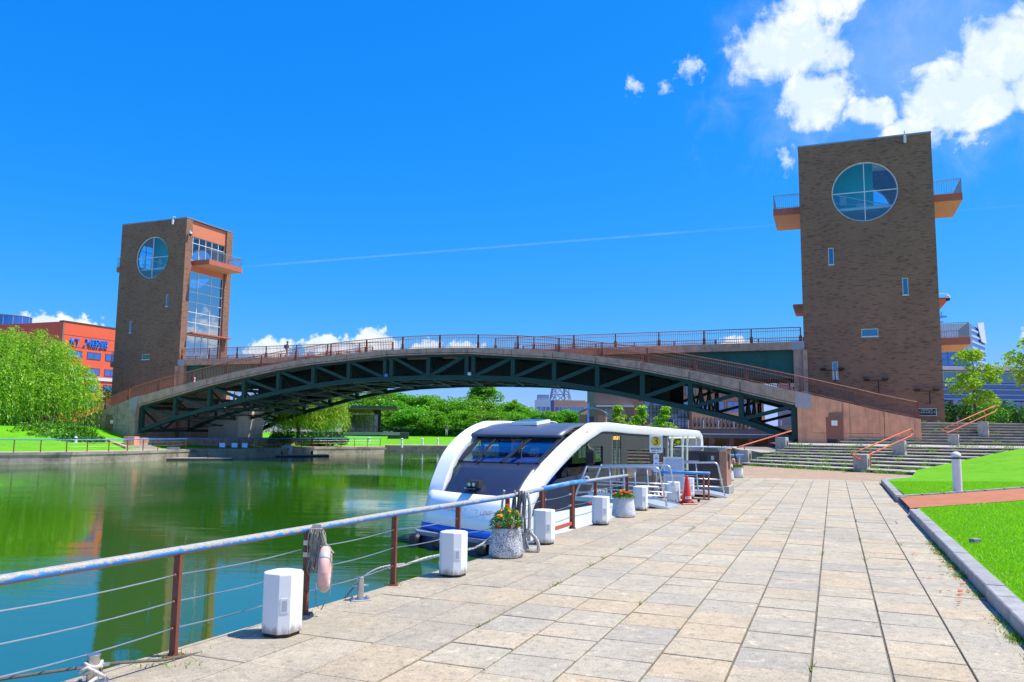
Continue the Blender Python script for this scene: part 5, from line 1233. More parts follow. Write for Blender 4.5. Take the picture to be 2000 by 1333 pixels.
# inside
mb = MB(); mb.box(.1, BW-.1, .8, 13.2, -.32, -.26); ob('cabin_floor', mb, M['dark'], bt)
mb = MB(); mb.hexa([(.55,.8,.2),(BW-.5,.8,.2),(BW-.5,1.5,.2),(.55,1.5,.2)],[(.55,.8,.82),(BW-.5,.8,.82),(BW-.5,1.5,1.0),(.55,1.5,1.0)]); ob('dashboard', mb, M['seat_blue'], bt)
mb = MB(); mb.box(.9, 1.45, 3.0, 3.06, .0, 1.3); mb.box(1.8, 2.3, 3.0, 3.06, .0, 1.75); ob('bulkhead', mb, M['dark'], bt)
for i in range(5):
    for x in (.45, 1.15, 2.05, 2.75):
        y = 5.6+.85*i; mb = MB(); mb.cbox(x-.22, x+.22, y-.2, y+.25, .08, .2, .03); mb.cbox(x-.22, x+.22, y+.2, y+.3, .2, .75, .03); mb.tube([(x,y,-.26),(x,y,.08)], .04, 6); ob('seat', mb, M['seat_blue'], bt)
lettering('FUGAN SUIJO LINE', .165, mat('faint grey ink', (.42,.42,.42), .5), fr, (1.80, -.175+bow(1.8)-.045, -.30), (radians(66), 0, radians(-13.5)), .002, spacing=1.25, shear=.1)
# ------------------------------------------------------------------ far bank and buildings
CAM = Vector((0, 0, 1.75))
def spot(px, py, Y):
    d = _f+_r*((px-1000)/FPX)-_up*((py-666.5)/FPX); return CAM+d*(Y/d.y)
M['red_tile'] = mat('orange red tile wall', (.78,.115,.045), .6, .06, .6)
M['brown_wall'] = mat('brown and shaded wall', (.25,.165,.125), .8, .1, .5)
M['brick_pale'] = brick_mat('pale brick wall', (.50,.27,.16), (.44,.235,.14), (.36,.22,.15), .4, .12, .2)
M['white_wall'] = mat('white render', (.62,.65,.68), .7, .05, .4)
M['grey_wall'] = mat('grey panel wall', (.26,.34,.48), .6, .08, .4)
M['tan_wall'] = mat('tan wall', (.66,.35,.20), .7, .06, .4)
M['blue_glass'] = mirror_glass('blue curtain glass', (.004,.085,.42), .05)
M['blue_metal'] = mat('pale blue metal band', (.16,.40,.85), .4, .05, .4)
M['seam'] = mat('dark seam', (.05,.05,.06), .7)

class Frame:
    """building face helper: origin, direction along the face, outward normal"""
    def __init__(s, o, d): s.o = Vector((o[0], o[1], 0)); s.d = Vector((d[0], d[1], 0)).normalized(); s.n = Vector((s.d.y, -s.d.x, 0))
    def p(s, a, b_, z): return s.o+s.d*a+s.n*b_+Vector((0, 0, z))
    def slab(s, mb, a0, a1, b0, b1, z0, z1):
        q = [(a0,b0),(a1,b0),(a1,b1),(a0,b1)]; return mb.hexa([s.p(a, b_, z0) for a, b_ in q], [s.p(a, b_, z1) for a, b_ in q])
def part(name, m_, par, fr, a0, a1, b0, b1, z0, z1):
    mb = MB(); fr.slab(mb, a0, a1, b0, b1, z0, z1); return ob(name, mb, m_, par, fix=True)
def window(par, fr, a0, a1, z0, z1, gl, fm, d=.0, mull=0, f=.08):
    mb = MB()
    for q in ((a0,a0+f,z0,z1),(a1-f,a1,z0,z1),(a0+f,a1-f,z0,z0+f),(a0+f,a1-f,z1-f,z1)): fr.slab(mb, q[0], q[1], d-.05, d+.06, q[2], q[3])
    for k in range(mull):
        c = a0+(a1-a0)*(k+1)/(mull+1); fr.slab(mb, c-f*.4, c+f*.4, d-.05, d+.05, z0+f, z1-f)
    w = ob('window', mb, fm, par, fix=True); mb = MB(); mb.quad(fr.p(a0+f, d+.02, z0+f), fr.p(a1-f, d+.02, z0+f), fr.p(a1-f, d+.02, z1-f), fr.p(a0+f, d+.02, z1-f)); ob('pane', mb, gl, w)

# orange office block behind the left willow
bo = empty('office_block', (0,0,0), 0, 'orange red office block with blue sign characters behind the large willow', 'building')
fr_ = Frame((-85.5,150), (.355,.935)); fl_ = Frame((-85.5-.79*35,150+.61*35), (.79,-.61))
part('wall', M['red_tile'], bo, fr_, 0, 45, -30, 0, 0, 21.4)
part('side_wall', M['brown_wall'], bo, fl_, 0, 34.95, -.2, .1, 0, 21.35)  # side turned from the sun, its shade put into a brown colour
for z in (18.9, 16.7): part('wall_seam', M['seam'], bo, fr_, 0, 45, 0, .02, z, z+.07)
part('parapet', M['seam'], bo, fr_, -.1, 45, -1, .12, 21.4, 21.6)
for zz in (14.7, 11.6, 8.4, 5.2):
    for k in range(9):
        a0 = 1.4+4.3*k; window(bo, fr_, a0, a0+3.15, zz, zz+1.4, M['blue_glass'], M['seam'], .02, 1)
part('ledge', M['white_wall'], bo, fr_, 0, 45, 0, .25, 10.6, 11.2)
rz_ = atan2(.935, .355)
for ch, a in (('入',5.4),('船',6.75),('別',8.1),('館',9.5),('K',2.1),('T',3.2)):
    p = fr_.p(a, .18, 17.75); lettering(ch, 1.75, mat('blue sign face', (.02,.22,.75), .4, .01), bo, tuple(p), (pi/2, 0, rz_), .14, sx=1.0)
bc = empty('glass_rotunda', tuple(spot(3, 840, 175))[:2]+(0,), 0, 'round blue glass rotunda above the willow at the left edge', 'building')
mb = MB(); mb.lathe([(4.1,0),(4.1,25.6)], 28, cap=False); ob('glass_wall', mb, M['blue_glass'], bc)
for z in (19.8, 22.4, 25.5): mb = MB(); mb.lathe([(4.0,z),(4.2,z),(4.2,z+.15),(4.0,z+.15)], 28); ob('ring_beam', mb, M['grey_wall'], bc)
for k in range(14): a = 2*pi*k/14; mb = MB(); mb.box(4.1*cos(a)-.06, 4.1*cos(a)+.06, 4.1*sin(a)-.06, 4.1*sin(a)+.06, 0, 25.5); ob('mullion', mb, M['grey_wall'], bc)
mb = MB(); mb.box(-14, -4, -3, 6, 0, 19.5); ob('side_wing', mb, M['grey_wall'], bc)

# long building at the right edge
br_ = empty('long_building', (0,0,0), 0, 'long low building with white roof and blue bands behind the right trees', 'building')
F_ = Frame((52,138), (1,.03))
part('core', M['grey_wall'], br_, F_, 0, 95, -16, -.6, 2.5, 12.9)
part('roof', M['white_wall'], br_, F_, -1.5, 97, -17, 1.4, 12.95, 13.55)
part('ground_wall', mat('grey base wall', (.25,.25,.25), .8), br_, F_, 0, 95, -.55, .1, 2.5, 6.2)
for k in range(36): window(br_, F_, .4+2.6*k, 2.9+2.6*k, 10.9, 12.8, mirror_glass('green tinted glass', (.02,.12,.14)) if k == 0 else bpy.data.materials['green tinted glass'], M['white_wall'], -.45)
for i, z in enumerate((10.35, 9.45, 8.55, 7.75)):
    part('blue_band', M['blue_metal'], br_, F_, 0, 95, -.3, .55, z, z+.22)
    if i < 3: part('screen_band', mat('ribbed grey screen', (.16,.22,.34), .5), br_, F_, 0, 95, -.5, .2, z-.68, z-.05)
for k in range(20): part('column', M['grey_wall'], br_, F_, 1+4.8*k, 1.9+4.8*k, -.5, .35, 6.2, 7.7)
for k in range(19): window(br_, F_, 2.2+4.8*k, 5.5+4.8*k, 6.3, 7.6, M['blue_glass'], M['seam'], -.3, 1)

# glass high rise with antenna
hr = empty('high_rise', (0,0,0), 0, 'blue glass high rise with white crown and antenna beside the right tower', 'building')
F1 = Frame((196,400), (1,-.06)); F2 = Frame((196+36*.998,400-36*.06), (.66,.75))
part('glass_body', M['blue_glass'], hr, F1, 0, 36, -30, 0, 0, 54)
for k in range(17): part('floor_line', mat('blue floor line', (.02,.10,.42), .4), hr, F1, 0, 36, .0, .12, 3+3*k, 3.25+3*k)
for k in range(12): part('mullion', bpy.data.materials['blue floor line'], hr, F1, 3*k, 3*k+.2, .0, .1, 0, 54)
part('side_body', M['blue_glass'], hr, F2, 0, 32, -4, .05, 0, 57)
for k in range(18): part('side_band', mat('pale side band', (.45,.55,.75), .5), hr, F2, 0, 32, .05, .4, 3+3*k, 4.1+3*k)
mb = MB(); mb.hexa([F1.p(-2,.5,53), F1.p(36,.5,42), F1.p(36,.9,42), F1.p(-2,.9,53)], [F1.p(-2,.5,56), F1.p(36,.5,57.5), F1.p(36,.9,57.5), F1.p(-2,.9,56)]); ob('white_crown', mb, M['white_wall'], hr, fix=True)
mb = MB(); mb.hexa([F2.p(20,.5,50), F2.p(32,.5,50), F2.p(32,.9,50), F2.p(20,.9,50)], [F2.p(12,.5,59), F2.p(27,.5,61), F2.p(27,.9,61), F2.p(12,.9,59)]); ob('crown_fin', mb, M['white_wall'], hr, fix=True)
px_ = F1.p(22, -8, 0)
mb = MB(); mb.box(px_.x-2, px_.x+2, px_.y-2, px_.y+2, 54, 62.5); mb.box(px_.x-4.5, px_.x+4.5, px_.y-4, px_.y+4, 61.5, 62.2); mb.box(px_.x-3.2, px_.x+3.2, px_.y-3, px_.y+3, 59, 59.4); mb.tube([(px_.x,px_.y,62),(px_.x,px_.y,68)], .25, 6)
for d in (-3.8,-1.5,2.6,3.9): mb.tube([(px_.x+d,px_.y,62),(px_.x+d,px_.y,64.2+.4*d/3)], .35, 6)
ob('antenna', mb, M['blue_metal'], hr)
# small post with cameras near the high rise

# museum group on the right bank beyond the bridge
mu = empty('museum', (0,0,0), 0, 'brown and brick museum with a blue glass hall seen below the bridge', 'building')
F3 = Frame((12.6,121), (1,-.02))
part('main_block', M['brown_wall'], mu, F3, 0, 6.0, -14, 0, 0, 12.2)
part('lit_flank', M['brick_pale'], mu, F3, 6.02, 7.6, -14, -1.0, 0, 11.9)  # sunlit side of the block, the light put into a paler brick
part('canopy', M['white_wall'], mu, F3, .3, 5.9, .0, 1.2, 5.35, 5.6)
part('shutter', mat('grey shutter', (.26,.27,.31), .6), mu, F3, 1.6, 4.7, .0, .06, 1.5, 5.1)
part('low_wing', mat('dark porch', (.12,.085,.08), .7), mu, F3, 4.72, 8.2, -2, .4, 0, 3.6)
part('low_wall', M['tan_wall'], mu, F3, 6, 11, .4, .9, 0, 2.7)
F4 = Frame((20.3,127), (1,.05))
part('glass_hall', mirror_glass('hall glass', (.006,.05,.16), .05), mu, F4, 0, 8.3, -8, 0, 0, 5.9)
for k in range(15): part('glazing_bar', M['seam'], mu, F4, .57*k, .57*k+.07, .01, .06, 0, 5.9)
for k in range(9): part('glazing_bar', M['seam'], mu, F4, 0, 8.3, .01, .055, .66*k, .66*k+.06)
F5 = Frame((28.7,126.5), (1,.25))
part('brick_wing', M['brick_pale'], mu, F5, 0, 13, -10, 0, 0, 4.9)
for k in range(16): window(mu, F5, .35+.72*k, .62+.72*k, 2.55, 4.0, M['glass_dark'], M['seam'], .01, 0, .03)
F6 = Frame((19.5,141), (1,.08))
part('rear_block', M['brick_pale'], mu, F6, 0, 26, -12, 0, 0, 11.4)
for k in range(18): window(mu, F6, .8+1.35*k, 1.3+1.35*k, 8.2, 10.4, M['glass_dark'], M['seam'], .02, 0, .05)
for k in range(8): window(mu, F6, 3+2.7*k, 5.2+2.7*k, 4.6, 7.2, M['blue_glass'], M['seam'], .02, 1, .05)
ki = empty('brick_kiosk', tuple(spot(1157, 826, 101))[:2]+(0,), radians(-10), 'small brick kiosk with a curved roof in front of the museum', 'kiosk')
mb = MB(); mb.box(-1.5, .75, -1.2, 1.5, 0, 3.75); ob('front_wall', mb, M['brown_wall'], ki)
mb = MB(); mb.box(.76, 1.75, -1.1, 1.5, 0, 3.7); ob('side_wall', mb, M['brick_pale'], ki)
mb = MB(); mb.loft([[(x, y, 3.75+.75*(1-(x/1.95)**2)+dz) for x in np.linspace(-1.9, 1.9, 11)] for y, dz in ((-1.5,0),(1.7,0),(1.7,.14),(-1.5,.14),(-1.5,0))], closed=False); ob('curved_roof', mb, M['grey_wall'], ki)
mb = MB(); mb.box(-.3, .3, -1.22, -1.201, .2, 3.5); ob('door', mb, M['seam'], ki); mb = MB(); mb.box(-.55, -.3, -1.26, -1.202, 0, 5.2); ob('fin', mb, M['blue_metal'], ki)

# distant clinic and lattice base
cl = empty('clinic', (0,0,0), 0, 'distant white and tan building with blue window bands below the arch', 'building')
F7 = Frame(tuple(spot(1046, 815, 300))[:2], (1,0)); w_ = 300/FPX
part('white_block', M['white_wall'], cl, F7, 0, 29*w_, -12, 0, 0, 13.1)
part('roof_plant', M['grey_wall'], cl, F7, 4*w_, 26*w_, -10, -1, 13.1, 15.1)
part('glass_link', M['blue_glass'], cl, F7, 29*w_, 36*w_, -12, -.6, 0, 13)
part('tan_block', M['tan_wall'], cl, F7, 36*w_, 97*w_, -12, 0, 0, 13)
part('tan_flank', M['tan_wall'], cl, F7, 97.1*w_, 120*w_, -12, -1.5, 0, 12.6)
for z in (9.6, 5.4):
    for k in range(7): window(cl, F7, (37.5+8.4*k)*w_, (45.2+8.4*k)*w_, z-1.1, z+1.1, M['blue_glass'], M['white_wall'], .05, 1, .1)
    for k in range(3): window(cl, F7, (2+9*k)*w_, (10+9*k)*w_, z-1, z+1, M['blue_glass'], M['white_wall'], .05, 1, .1)
la = empty('lattice_mast', tuple(spot(1094, 815, 330))[:2]+(0,), .3, 'steel lattice mast standing behind the distant clinic', 'mast')
for sx in (-1, 1):
    for sy in (-1, 1): mb = MB(); mb.bar((sx*4.2, sy*4.2, 8), (sx*1.6, sy*1.6, 26), .55, .55, up=(0,1,0)); ob('leg', mb, M['grey_wall'], la)
for z0, z1 in ((11,16.5),(16.5,21.5),(21.5,26)):
    mb = MB(); h = lambda z: 4.2-(z-8)/18*2.6
    for k in range(4):
        c0, c1 = [((-1,-1),(1,-1)),((1,-1),(1,1)),((1,1),(-1,1)),((-1,1),(-1,-1))][k]
        mb.bar((c0[0]*h(z0), c0[1]*h(z0), z0), (c1[0]*h(z1), c1[1]*h(z1), z1), .3, .3); mb.bar((c1[0]*h(z0), c1[1]*h(z0), z0), (c0[0]*h(z1), c0[1]*h(z1), z1), .3, .3); mb.bar((c0[0]*h(z1), c0[1]*h(z1), z1), (c1[0]*h(z1), c1[1]*h(z1), z1), .3, .3)
    ob('bracing', mb, M['grey_wall'], la)

# terrace with columns along the far right bank
te = empty('columned_terrace', (0,0,0), 0, 'low terrace on red brown columns along the far right bank', 'terrace')
F8 = Frame((20.5,104), (1,-.35))
M['deck_purple'] = mat('dark purple fascia', (.12,.085,.10), .7, .1, .6)
part('deck', M['deck_purple'], te, F8, 0, 34, -7, 0, 1.55, 2.15)
part('white_line', M['white_wall'], te, F8, 0, 34, 0, .35, 1.42, 1.52); part('gutter', mat('slate band', (.10,.12,.17), .5), te, F8, 0, 34, -.3, .2, .98, 1.40)
part('back_wall', mat('orange brick back wall', (.85,.42,.24), .8, .1, 1), te, F8, 0, 34, -3.0, -2.6, -.6, 1.5)
part('quay_slab', M['concrete_grey'], te, F8, -2, 36, -6, 3.0, -1.5, -.45)
for k in range(15): part('column', mat('red brown column', (.30,.085,.065), .6), te, F8, .6+2.35*k, 1.15+2.35*k, -.5, -.05, -.45, 1.0)
for k in range(18): part('guard_post', M['white_wall'], te, F8, .6+1.9*k, .7+1.9*k, -.3, -.2, 2.15, 3.25)

# cafe on the far lawn
ca = empty('cafe', (0,0,0), 0, 'glass walled cafe with a wide flat roof on the far lawn', 'building')
F9 = Frame((-29.5,124), (1,.12))
M['cafe_dark'] = mat('cafe dark steel', (.06,.06,.065), .5)
part('deck', M['cafe_dark'], ca, F9, -3.5, 13.5, -8, 2.2, .0, 1.15); part('deck_edge', mat('pale deck edge', (.30,.31,.32), .6), ca, F9, 3.6, 12.2, 2.2, 2.28, .72, 1.17)
part('roof', M['cafe_dark'], ca, F9, 1.8, 11.6, -7, 2.6, 4.75, 5.15); part('soffit', mat('timber soffit', (.42,.22,.10), .7), ca, F9, 2.0, 11.4, -6.8, 2.4, 4.68, 4.748)
part('core', mat('cafe interior', (.06,.05,.04), .8), ca, F9, 3.5, 8.9, -6, -2, 1.15, 4.6)
for k in range(9):
    a0 = 3.2+.68*k; mb = MB(); F9.slab(mb, a0, a0+.07, .0, .1, 1.15, 4.68); ob('mullion', mb, M['cafe_dark'], ca, fix=True)
    if k < 8: mb = MB(); mb.quad(F9.p(a0+.07,.05,1.15), F9.p(a0+.68,.05,1.15), F9.p(a0+.68,.05,4.68), F9.p(a0+.07,.05,4.68)); ob('pane', mb, M['glass_dark'], ca)
part('blue_banner', M['blue_glass'], ca, F9, 2.2, 3.1, .0, .05, 3.0, 4.5)
lettering('STARBUCKS COFFEE', .40, M['white'], ca, tuple(F9.p(6.3,.14,3.95)), (pi/2,0,atan2(.12,1)), .02)
mb = MB()
for k in range(60): q = F9.p(-3.4+.28*k, 2.1, 1.15); mb.box(q.x-.015, q.x+.015, q.y-.015, q.y+.015, 1.15, 2.05)
mb.bar(F9.p(-3.4,2.1,2.06), F9.p(13.4,2.1,2.06), .05, .05); ob('deck_railing', mb, M['cafe_dark'], ca, kind='stuff')

# ------------------------------------------------------------------ left bank furniture
LB = [Vector(p) for p in [(-68,36),(-50,53),(-38.9,61.2),(-35,63.8),(-32.3,67.7),(-29.8,75.5),(-26.2,79.2),(-21.4,88.5),(-15.2,94.6)]]
def along(L, s):
    for a, b_ in zip(L[:-1], L[1:]):
        d = (b_-a).length
        if s <= d: return a+(b_-a)*(s/d), (b_-a).normalized()
        s -= d
    return L[-1], (L[-1]-L[-2]).normalized()
LT = sum((b_-a).length for a, b_ in zip(LB[:-1], LB[1:]))
fl = empty('bank_railing', (-34.6,64.4,-.39), 0, 'thin railing with a blue top bar along the far left bank', 'railing'); FO = Vector((-34.6,64.4,-.39))
mb = MB(); pts = []
for k in range(90): p, d = along(LB, LT*k/89); q = p+Vector((-d.y, d.x))*.45; pts.append(Vector((q.x, q.y, .58))-FO)
mb.tube(pts, .045, 6); ob('top_bar', mb, mat('bright blue bar', (.02,.17,.55), .45), fl)
for h in (.0, .3): mb = MB(); mb.tube([p-Vector((0,0,.25+h)) for p in pts], .012, 4); ob('wire', mb, M['steel'], fl)
for k in range(46):
    p, d = along(LB, LT*k/45); q = p+Vector((-d.y, d.x))*.45; mb = MB(); mb.box(-.03,.03,-.03,.03,-.39,.57); ob('post', mb, M['rail_dark'], fl, loc=(q.x-FO.x, q.y-FO.y, -FO.z))
for px in (434, 458, 478):
    p = spot(px, 873, 74.5); mb = MB(); mb.box(-.3,.3,-.03,.03,-.2,.2); t = ob('bank_sign', mb, M['blue_metal'], None, {434:'left of three small blue notice boards on the far bank railing', 458:'middle of three small blue notice boards on the far bank railing', 478:'right of three small blue notice boards on the far bank railing'}[px], 'sign', loc=(p.x, p.y, .05), rz=-.3)
# wall under the left span and the big pier
lw = empty('bank_wall', (0,0,0), 0, 'low concrete wall under the left end of the bridge', 'wall')
WP = [Vector(p) for p in [(-35.4,74.6),(-33.0,79.5),(-29.0,84.5),(-25.5,89.0),(-22.6,93.5)]]
for a, b_ in zip(WP[:-1], WP[1:]):
    d = (b_-a).normalized(); n_ = Vector((-d.y, d.x))*.5; mb = MB(); mb.hexa([(*a,-.5),(*(b_-d*.02),-.5),(*(b_-d*.02+n_),-.5),(*(a+n_),-.5)], [(*a,.62),(*(b_-d*.02),.62),(*(b_-d*.02+n_),.62),(*(a+n_),.62)]); ob('wall_section', mb, M['concrete'], lw, fix=True)
for a in (WP[0], WP[-1]): mb = MB(); mb.box(a.x-.5, a.x+.5, a.y-.5, a.y+.5, -.5, .75); ob('end_block', mb, M['concrete_pink'], lw)
pr = empty('arch_pier', (-31.2,87.5,0), -TH, 'large grey concrete pier wall below the left arch', 'pier')
mb = MB(); mb.prismy([(-2.9,-.5),(2.9,-.5),(2.9,4.0),(-.4,3.4),(-2.9,2.2)], -1.5, 2.5); ob('pier_body', mb, mat('pale pier concrete', (.66,.58,.50), .85, .12, 1.2, .2, 10, stain=.3), pr, fix=True)
mb = MB(); mb.box(-3.1,3.1,-1.7,2.7,-.5,-.2); ob('pier_footing', mb, M['concrete_grey'], pr)
for (p0, p1, lb) in ((( -32.2,71.6), (-25.6,73.6), 'long floating pontoon moored below the bridge at the left bank'), ((-24.2,82.8), (-19.4,85.6), 'short floating pontoon at the end of the left bank')):
    a, b_ = Vector(p0), Vector(p1); d = (b_-a).normalized(); n_ = Vector((-d.y, d.x))*1.3; c = (a+b_)/2
    t = empty('pontoon', (c.x, c.y, WZ), 0, lb, 'pontoon'); A, B = a-c, b_-c
    mb = MB(); mb.hexa([(*A,-.2),(*B,-.2),(*(B+n_),-.2),(*(A+n_),-.2)], [(*A,.14),(*B,.14),(*(B+n_),.14),(*(A+n_),.14)]); ob('float', mb, M['dark'], t, fix=True)
    mb = MB(); mb.hexa([(*A,.145),(*B,.145),(*(B+n_),.145),(*(A+n_),.145)], [(*A,.21),(*B,.21),(*(B+n_),.21),(*(A+n_),.21)]); ob('deck', mb, mat('pontoon deck', (.42,.33,.27), .8, .15, 2), t, fix=True)
    for f in (.12,.7): q = A.lerp(B, f)+n_*.5; mb = MB(); mb.lathe([(.12,.2),(.12,.55),(.06,.6)], 10, (q.x,q.y,0)); ob('bollard', mb, M['black'], t)
    q = A.lerp(B,.25)+n_*1.05; mb = MB(); mb.box(q.x-.5,q.x+.5,q.y-.2,q.y+.2,.2,1.15); ob('ladder_board', mb, M['grey_metal'], t)
# stairs and rails on the left slope
sl = empty('bank_steps', (0,0,0), 0, 'stone steps climbing the left bank beside the bridge abutment', 'steps')
A0, A1 = Vector((-34.2,72.2)), Vector((-48.8,85.0)); dd_ = (A1-A0).normalized(); nn_ = Vector((dd_.y, -dd_.x)); NSt = 22
for k in range(NSt):
    a = A0.lerp(A1, k/NSt); b_ = A0.lerp(A1, (k+1)/NSt)+dd_*.1; z = -.38+(k+1)*.115; mb = MB()
    mb.hexa([(*(a-nn_*.2),z-.8),(*(b_-nn_*.2),z-.8),(*(b_+nn_*2.6),z-.8),(*(a+nn_*2.6),z-.8)], [(*(a-nn_*.2),z),(*(b_-nn_*.2),z),(*(b_+nn_*2.6),z),(*(a+nn_*2.6),z)]); ob('step_stone', mb, M['step'], sl, fix=True)
mb = MB(); mb.hexa([(*(A0-nn_*.55),-.6),(*(A1-nn_*.55),1.6),(*(A1-nn_*.22),1.6),(*(A0-nn_*.22),-.6)], [(*(A0-nn_*.55),-.1),(*(A1-nn_*.55),2.4),(*(A1-nn_*.22),2.4),(*(A0-nn_*.22),-.1)]); ob('side_kerb', mb, M['concrete'], sl, fix=True)
# far bank lamps
flp = None
for px, py, Y, lb in ((147,872,71,'white bollard lamp on the grass of the far left bank'), (647,868,100,'first white lamp from the left on the cafe lawn'), (721,868,104,'second white lamp from the left on the cafe lawn'), (785,869,108,'third white lamp from the left on the cafe lawn'), (825,869,110,'fourth white lamp from the left on the cafe lawn'), (855,869,112,'rightmost white lamp on the cafe lawn, just left of the boat')):
    p = spot(px, py, Y); z = p.z
    if flp is None:
        flp = empty('bank_lamp', (p.x, p.y, z), 0, lb, 'bollard lamp', 'white lamps on the far bank')
        mb = MB(); mb.lathe([(.13,-.4),(.13,.62),(.1,.63)], 14); ob('post', mb, M['white'], flp); mb = MB(); mb.lathe([(.1,.62),(.1,.72)], 12); ob('lens', mb, M['dark'], flp); mb = MB(); mb.lathe([(.14,.72),(.14,.78),(.08,.86),(0,.88)], 14); ob('dome', mb, M['white'], flp)
    else: dup(flp, (p.x, p.y, z), 0, lb)
# handrails and stone blocks on the right steps
blk = None
def block(x, y, z, lb, rz=radians(-35)):
    global blk
    if blk is None:
        blk = empty('handrail_block', (x, y, z), rz, lb, 'stone block', 'stone blocks carrying the step handrails')
        mb = MB(); mb.cbox(-.3,.3,-.3,.3,-.3,.68,.015); ob('block', mb, mat('stained stone block', (.42,.39,.34), .9, .15, 3, .3, 20, stain=.8, sscale=3, scol=(.07,.07,.06)), blk)
        mb = MB(); mb.box(.301,.315,-.09,.09,.18,.46); ob('step_light', mb, M['dark'], blk)
        mb = MB(); 
        for a in ((-.12,-.09,.15,.49),(.09,.12,.15,.49),(-.09,.09,.15,.18),(-.09,.09,.46,.49)): mb.box(.3,.32,a[0],a[1],a[2],a[3])
        ob('light_frame', mb, M['steel'], blk)
    else: dup(blk, (x, y, z), rz, lb)
for x, y, z, lb in ((16.15,36.9,.11,'lowest stone block of the middle handrail, at the foot of the steps'), (20.3,41.8,.72,'upper stone block of the middle handrail below the landing'), (28.2,50.9,1.06,'lower stone block of the right handrail above the landing'), (31.8,53.7,1.95,'upper stone block of the right handrail near the top terrace'),
                    (12.95,44.4,.10,'low stone block of the left handrail next to the quay'), (16.0,47.2,.80,'stone block of the left handrail beside the bridge foot')): block(x, y, z, lb)
M['rail_orange'] = mat('orange handrail paint', (.62,.13,.045), .5, .08, 8)
for p, q, dbl, lb in (((15.4,36.2,.82),(21.8,43.5,2.02),True,'orange double handrail in the middle of the lower steps'), ((27.1,50.2,2.06),(33.5,55,3.76),True,'orange double handrail on the upper right steps'), ((11.9,43.5,.80),(17.2,49,1.86),False,'thin orange handrail on the steps left of the bridge foot')):
    a, b_ = Vector(p), Vector(q); m_ = (a+b_)/2; t = empty('step_handrail', p, 0, lb, 'handrail'); mb = MB(); d = (b_-a)
    if dbl:
        off = Vector((.12,-.1,-.30)); mb.tube([Vector((0,0,0)), d, d+off*.3+Vector((.1,.1,-.1)), d*.93+off, d*.05+off, Vector((0,0,0))], .035, 7)
        for f in (.25,.75): mb.tube([d*f, d*f+off], .025, 6)
    else: mb.tube([Vector((0,0,0)), d], .04, 7)
    ob('rail', mb, M['rail_orange'], t, smooth=True)
    for f in (.22, .74): mb = MB(); c = d*f+(off if dbl else Vector((0,0,0))); mb.tube([c, c-Vector((0,0,.55))], .03, 6); ob('support', mb, M['rail_orange'], t)
# dark fence panels on the top terrace
fp = empty('terrace_fence', (0,0,0), 0, 'dark low fence panels at the top of the right steps', 'fence')
for k in range(14): part('panel', mat('dark mesh panel', (.05,.055,.055), .6), fp, Frame((50.5,84), (1,-.05)), 3.2*k, 3.2*k+3.1, -.05, .05, 2.6, 3.75)
# ------------------------------------------------------------------ trees and planting
M['bark'] = mat('bark', (.10,.075,.055), .95, .3, 6, .6, 20)
M['leaf_willow'] = leaf_mat('willow leaf', (.20,.42,.012), (.46,.72,.04), .5)
M['leaf_far'] = leaf_mat('park tree leaf', (.07,.28,.005), (.27,.62,.012), .42)
M['leaf_bright'] = leaf_mat('young tree leaf', (.20,.42,.010), (.45,.70,.03), .5)
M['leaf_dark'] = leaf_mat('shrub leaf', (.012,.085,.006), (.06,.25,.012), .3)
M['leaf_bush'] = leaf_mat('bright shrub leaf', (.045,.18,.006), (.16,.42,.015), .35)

def trunk_mb(H, r, limbs, seed, lean=.03):
    r_ = random.Random(seed); mb = MB(); pts = [Vector((0,0,-.3))]
    for k in range(1, 6): pts.append(Vector((r_.uniform(-lean,lean)*H*k/5, r_.uniform(-lean,lean)*H*k/5, H*k/5)))
    mb.tube(pts, [r*1.25, r, r*.85, r*.65, r*.45, r*.2], 8)
    tips = []
    for (h, l, e) in limbs:
        a = r_.random()*2*pi; b = Vector((0,0,0)).lerp(pts[-1], h); b = pts[min(4,int(h*5))].lerp(pts[min(5,int(h*5)+1)], h*5-int(h*5)) if h < 1 else pts[-1]
        d = Vector((cos(a)*cos(e), sin(a)*cos(e), sin(e))); m_ = b+d*l*.5+Vector((0,0,-.04*l)); q = b+d*l+Vector((0,0,.12*l))
        mb.tube([b, m_, q], [r*.42, r*.28, r*.08], 6); tips.append(q)
    return mb, tips
def clump_leaves(centres, radii, n_per, size, seed, ratio=.55, flat=.7):
    r = np.random.default_rng(seed); P = []
    for c, rad in zip(centres, radii):
        d = r.normal(size=(n_per, 3)); d /= np.linalg.norm(d, axis=1)[:, None]; d *= (rad*(.55+.5*r.random(n_per)**.6))[:, None]; d[:, 2] *= flat
        P.append(np.asarray(c)+d)
    return leaf_quads(np.concatenate(P), size, ratio, seed)
def crown_tree(name, H, R, base, nclump, n_per, size, leaf, seed, shape='round', tr=.16, clump=.33):
    """returns (trunk mesh, crown mesh) with the foot at the origin"""
    r = np.random.default_rng(seed); C = []; RR = []
    for i in range(nclump):
        t = r.random(); z = base+(H-base)*t
        if shape == 'round': w = R*sqrt(max(.05, 1-((t-.42)/.62)**2))
        elif shape == 'cone': w = R*(1.02-t)**.75
        else: w = R*(.35+.75*sin(pi*min(1, t*1.02)))*.9
        a = r.random()*2*pi; q = w*(r.random()**.45)
        C.append((q*cos(a), q*sin(a), z)); RR.append(clump*R*(.6+.7*r.random())*(1.0 if shape != 'cone' else (1.1-.6*t)))
    limbs = [(r.uniform(base/H*.8, .85), R*r.uniform(.5,.95), r.uniform(.25,.9)) for _ in range(9)]
    tm, tips = trunk_mb(H*.9, tr, limbs, seed)
    return tm.mesh('trunk', M['bark'], True), quads_mesh('crown', clump_leaves(C, RR, n_per, size, seed), leaf)
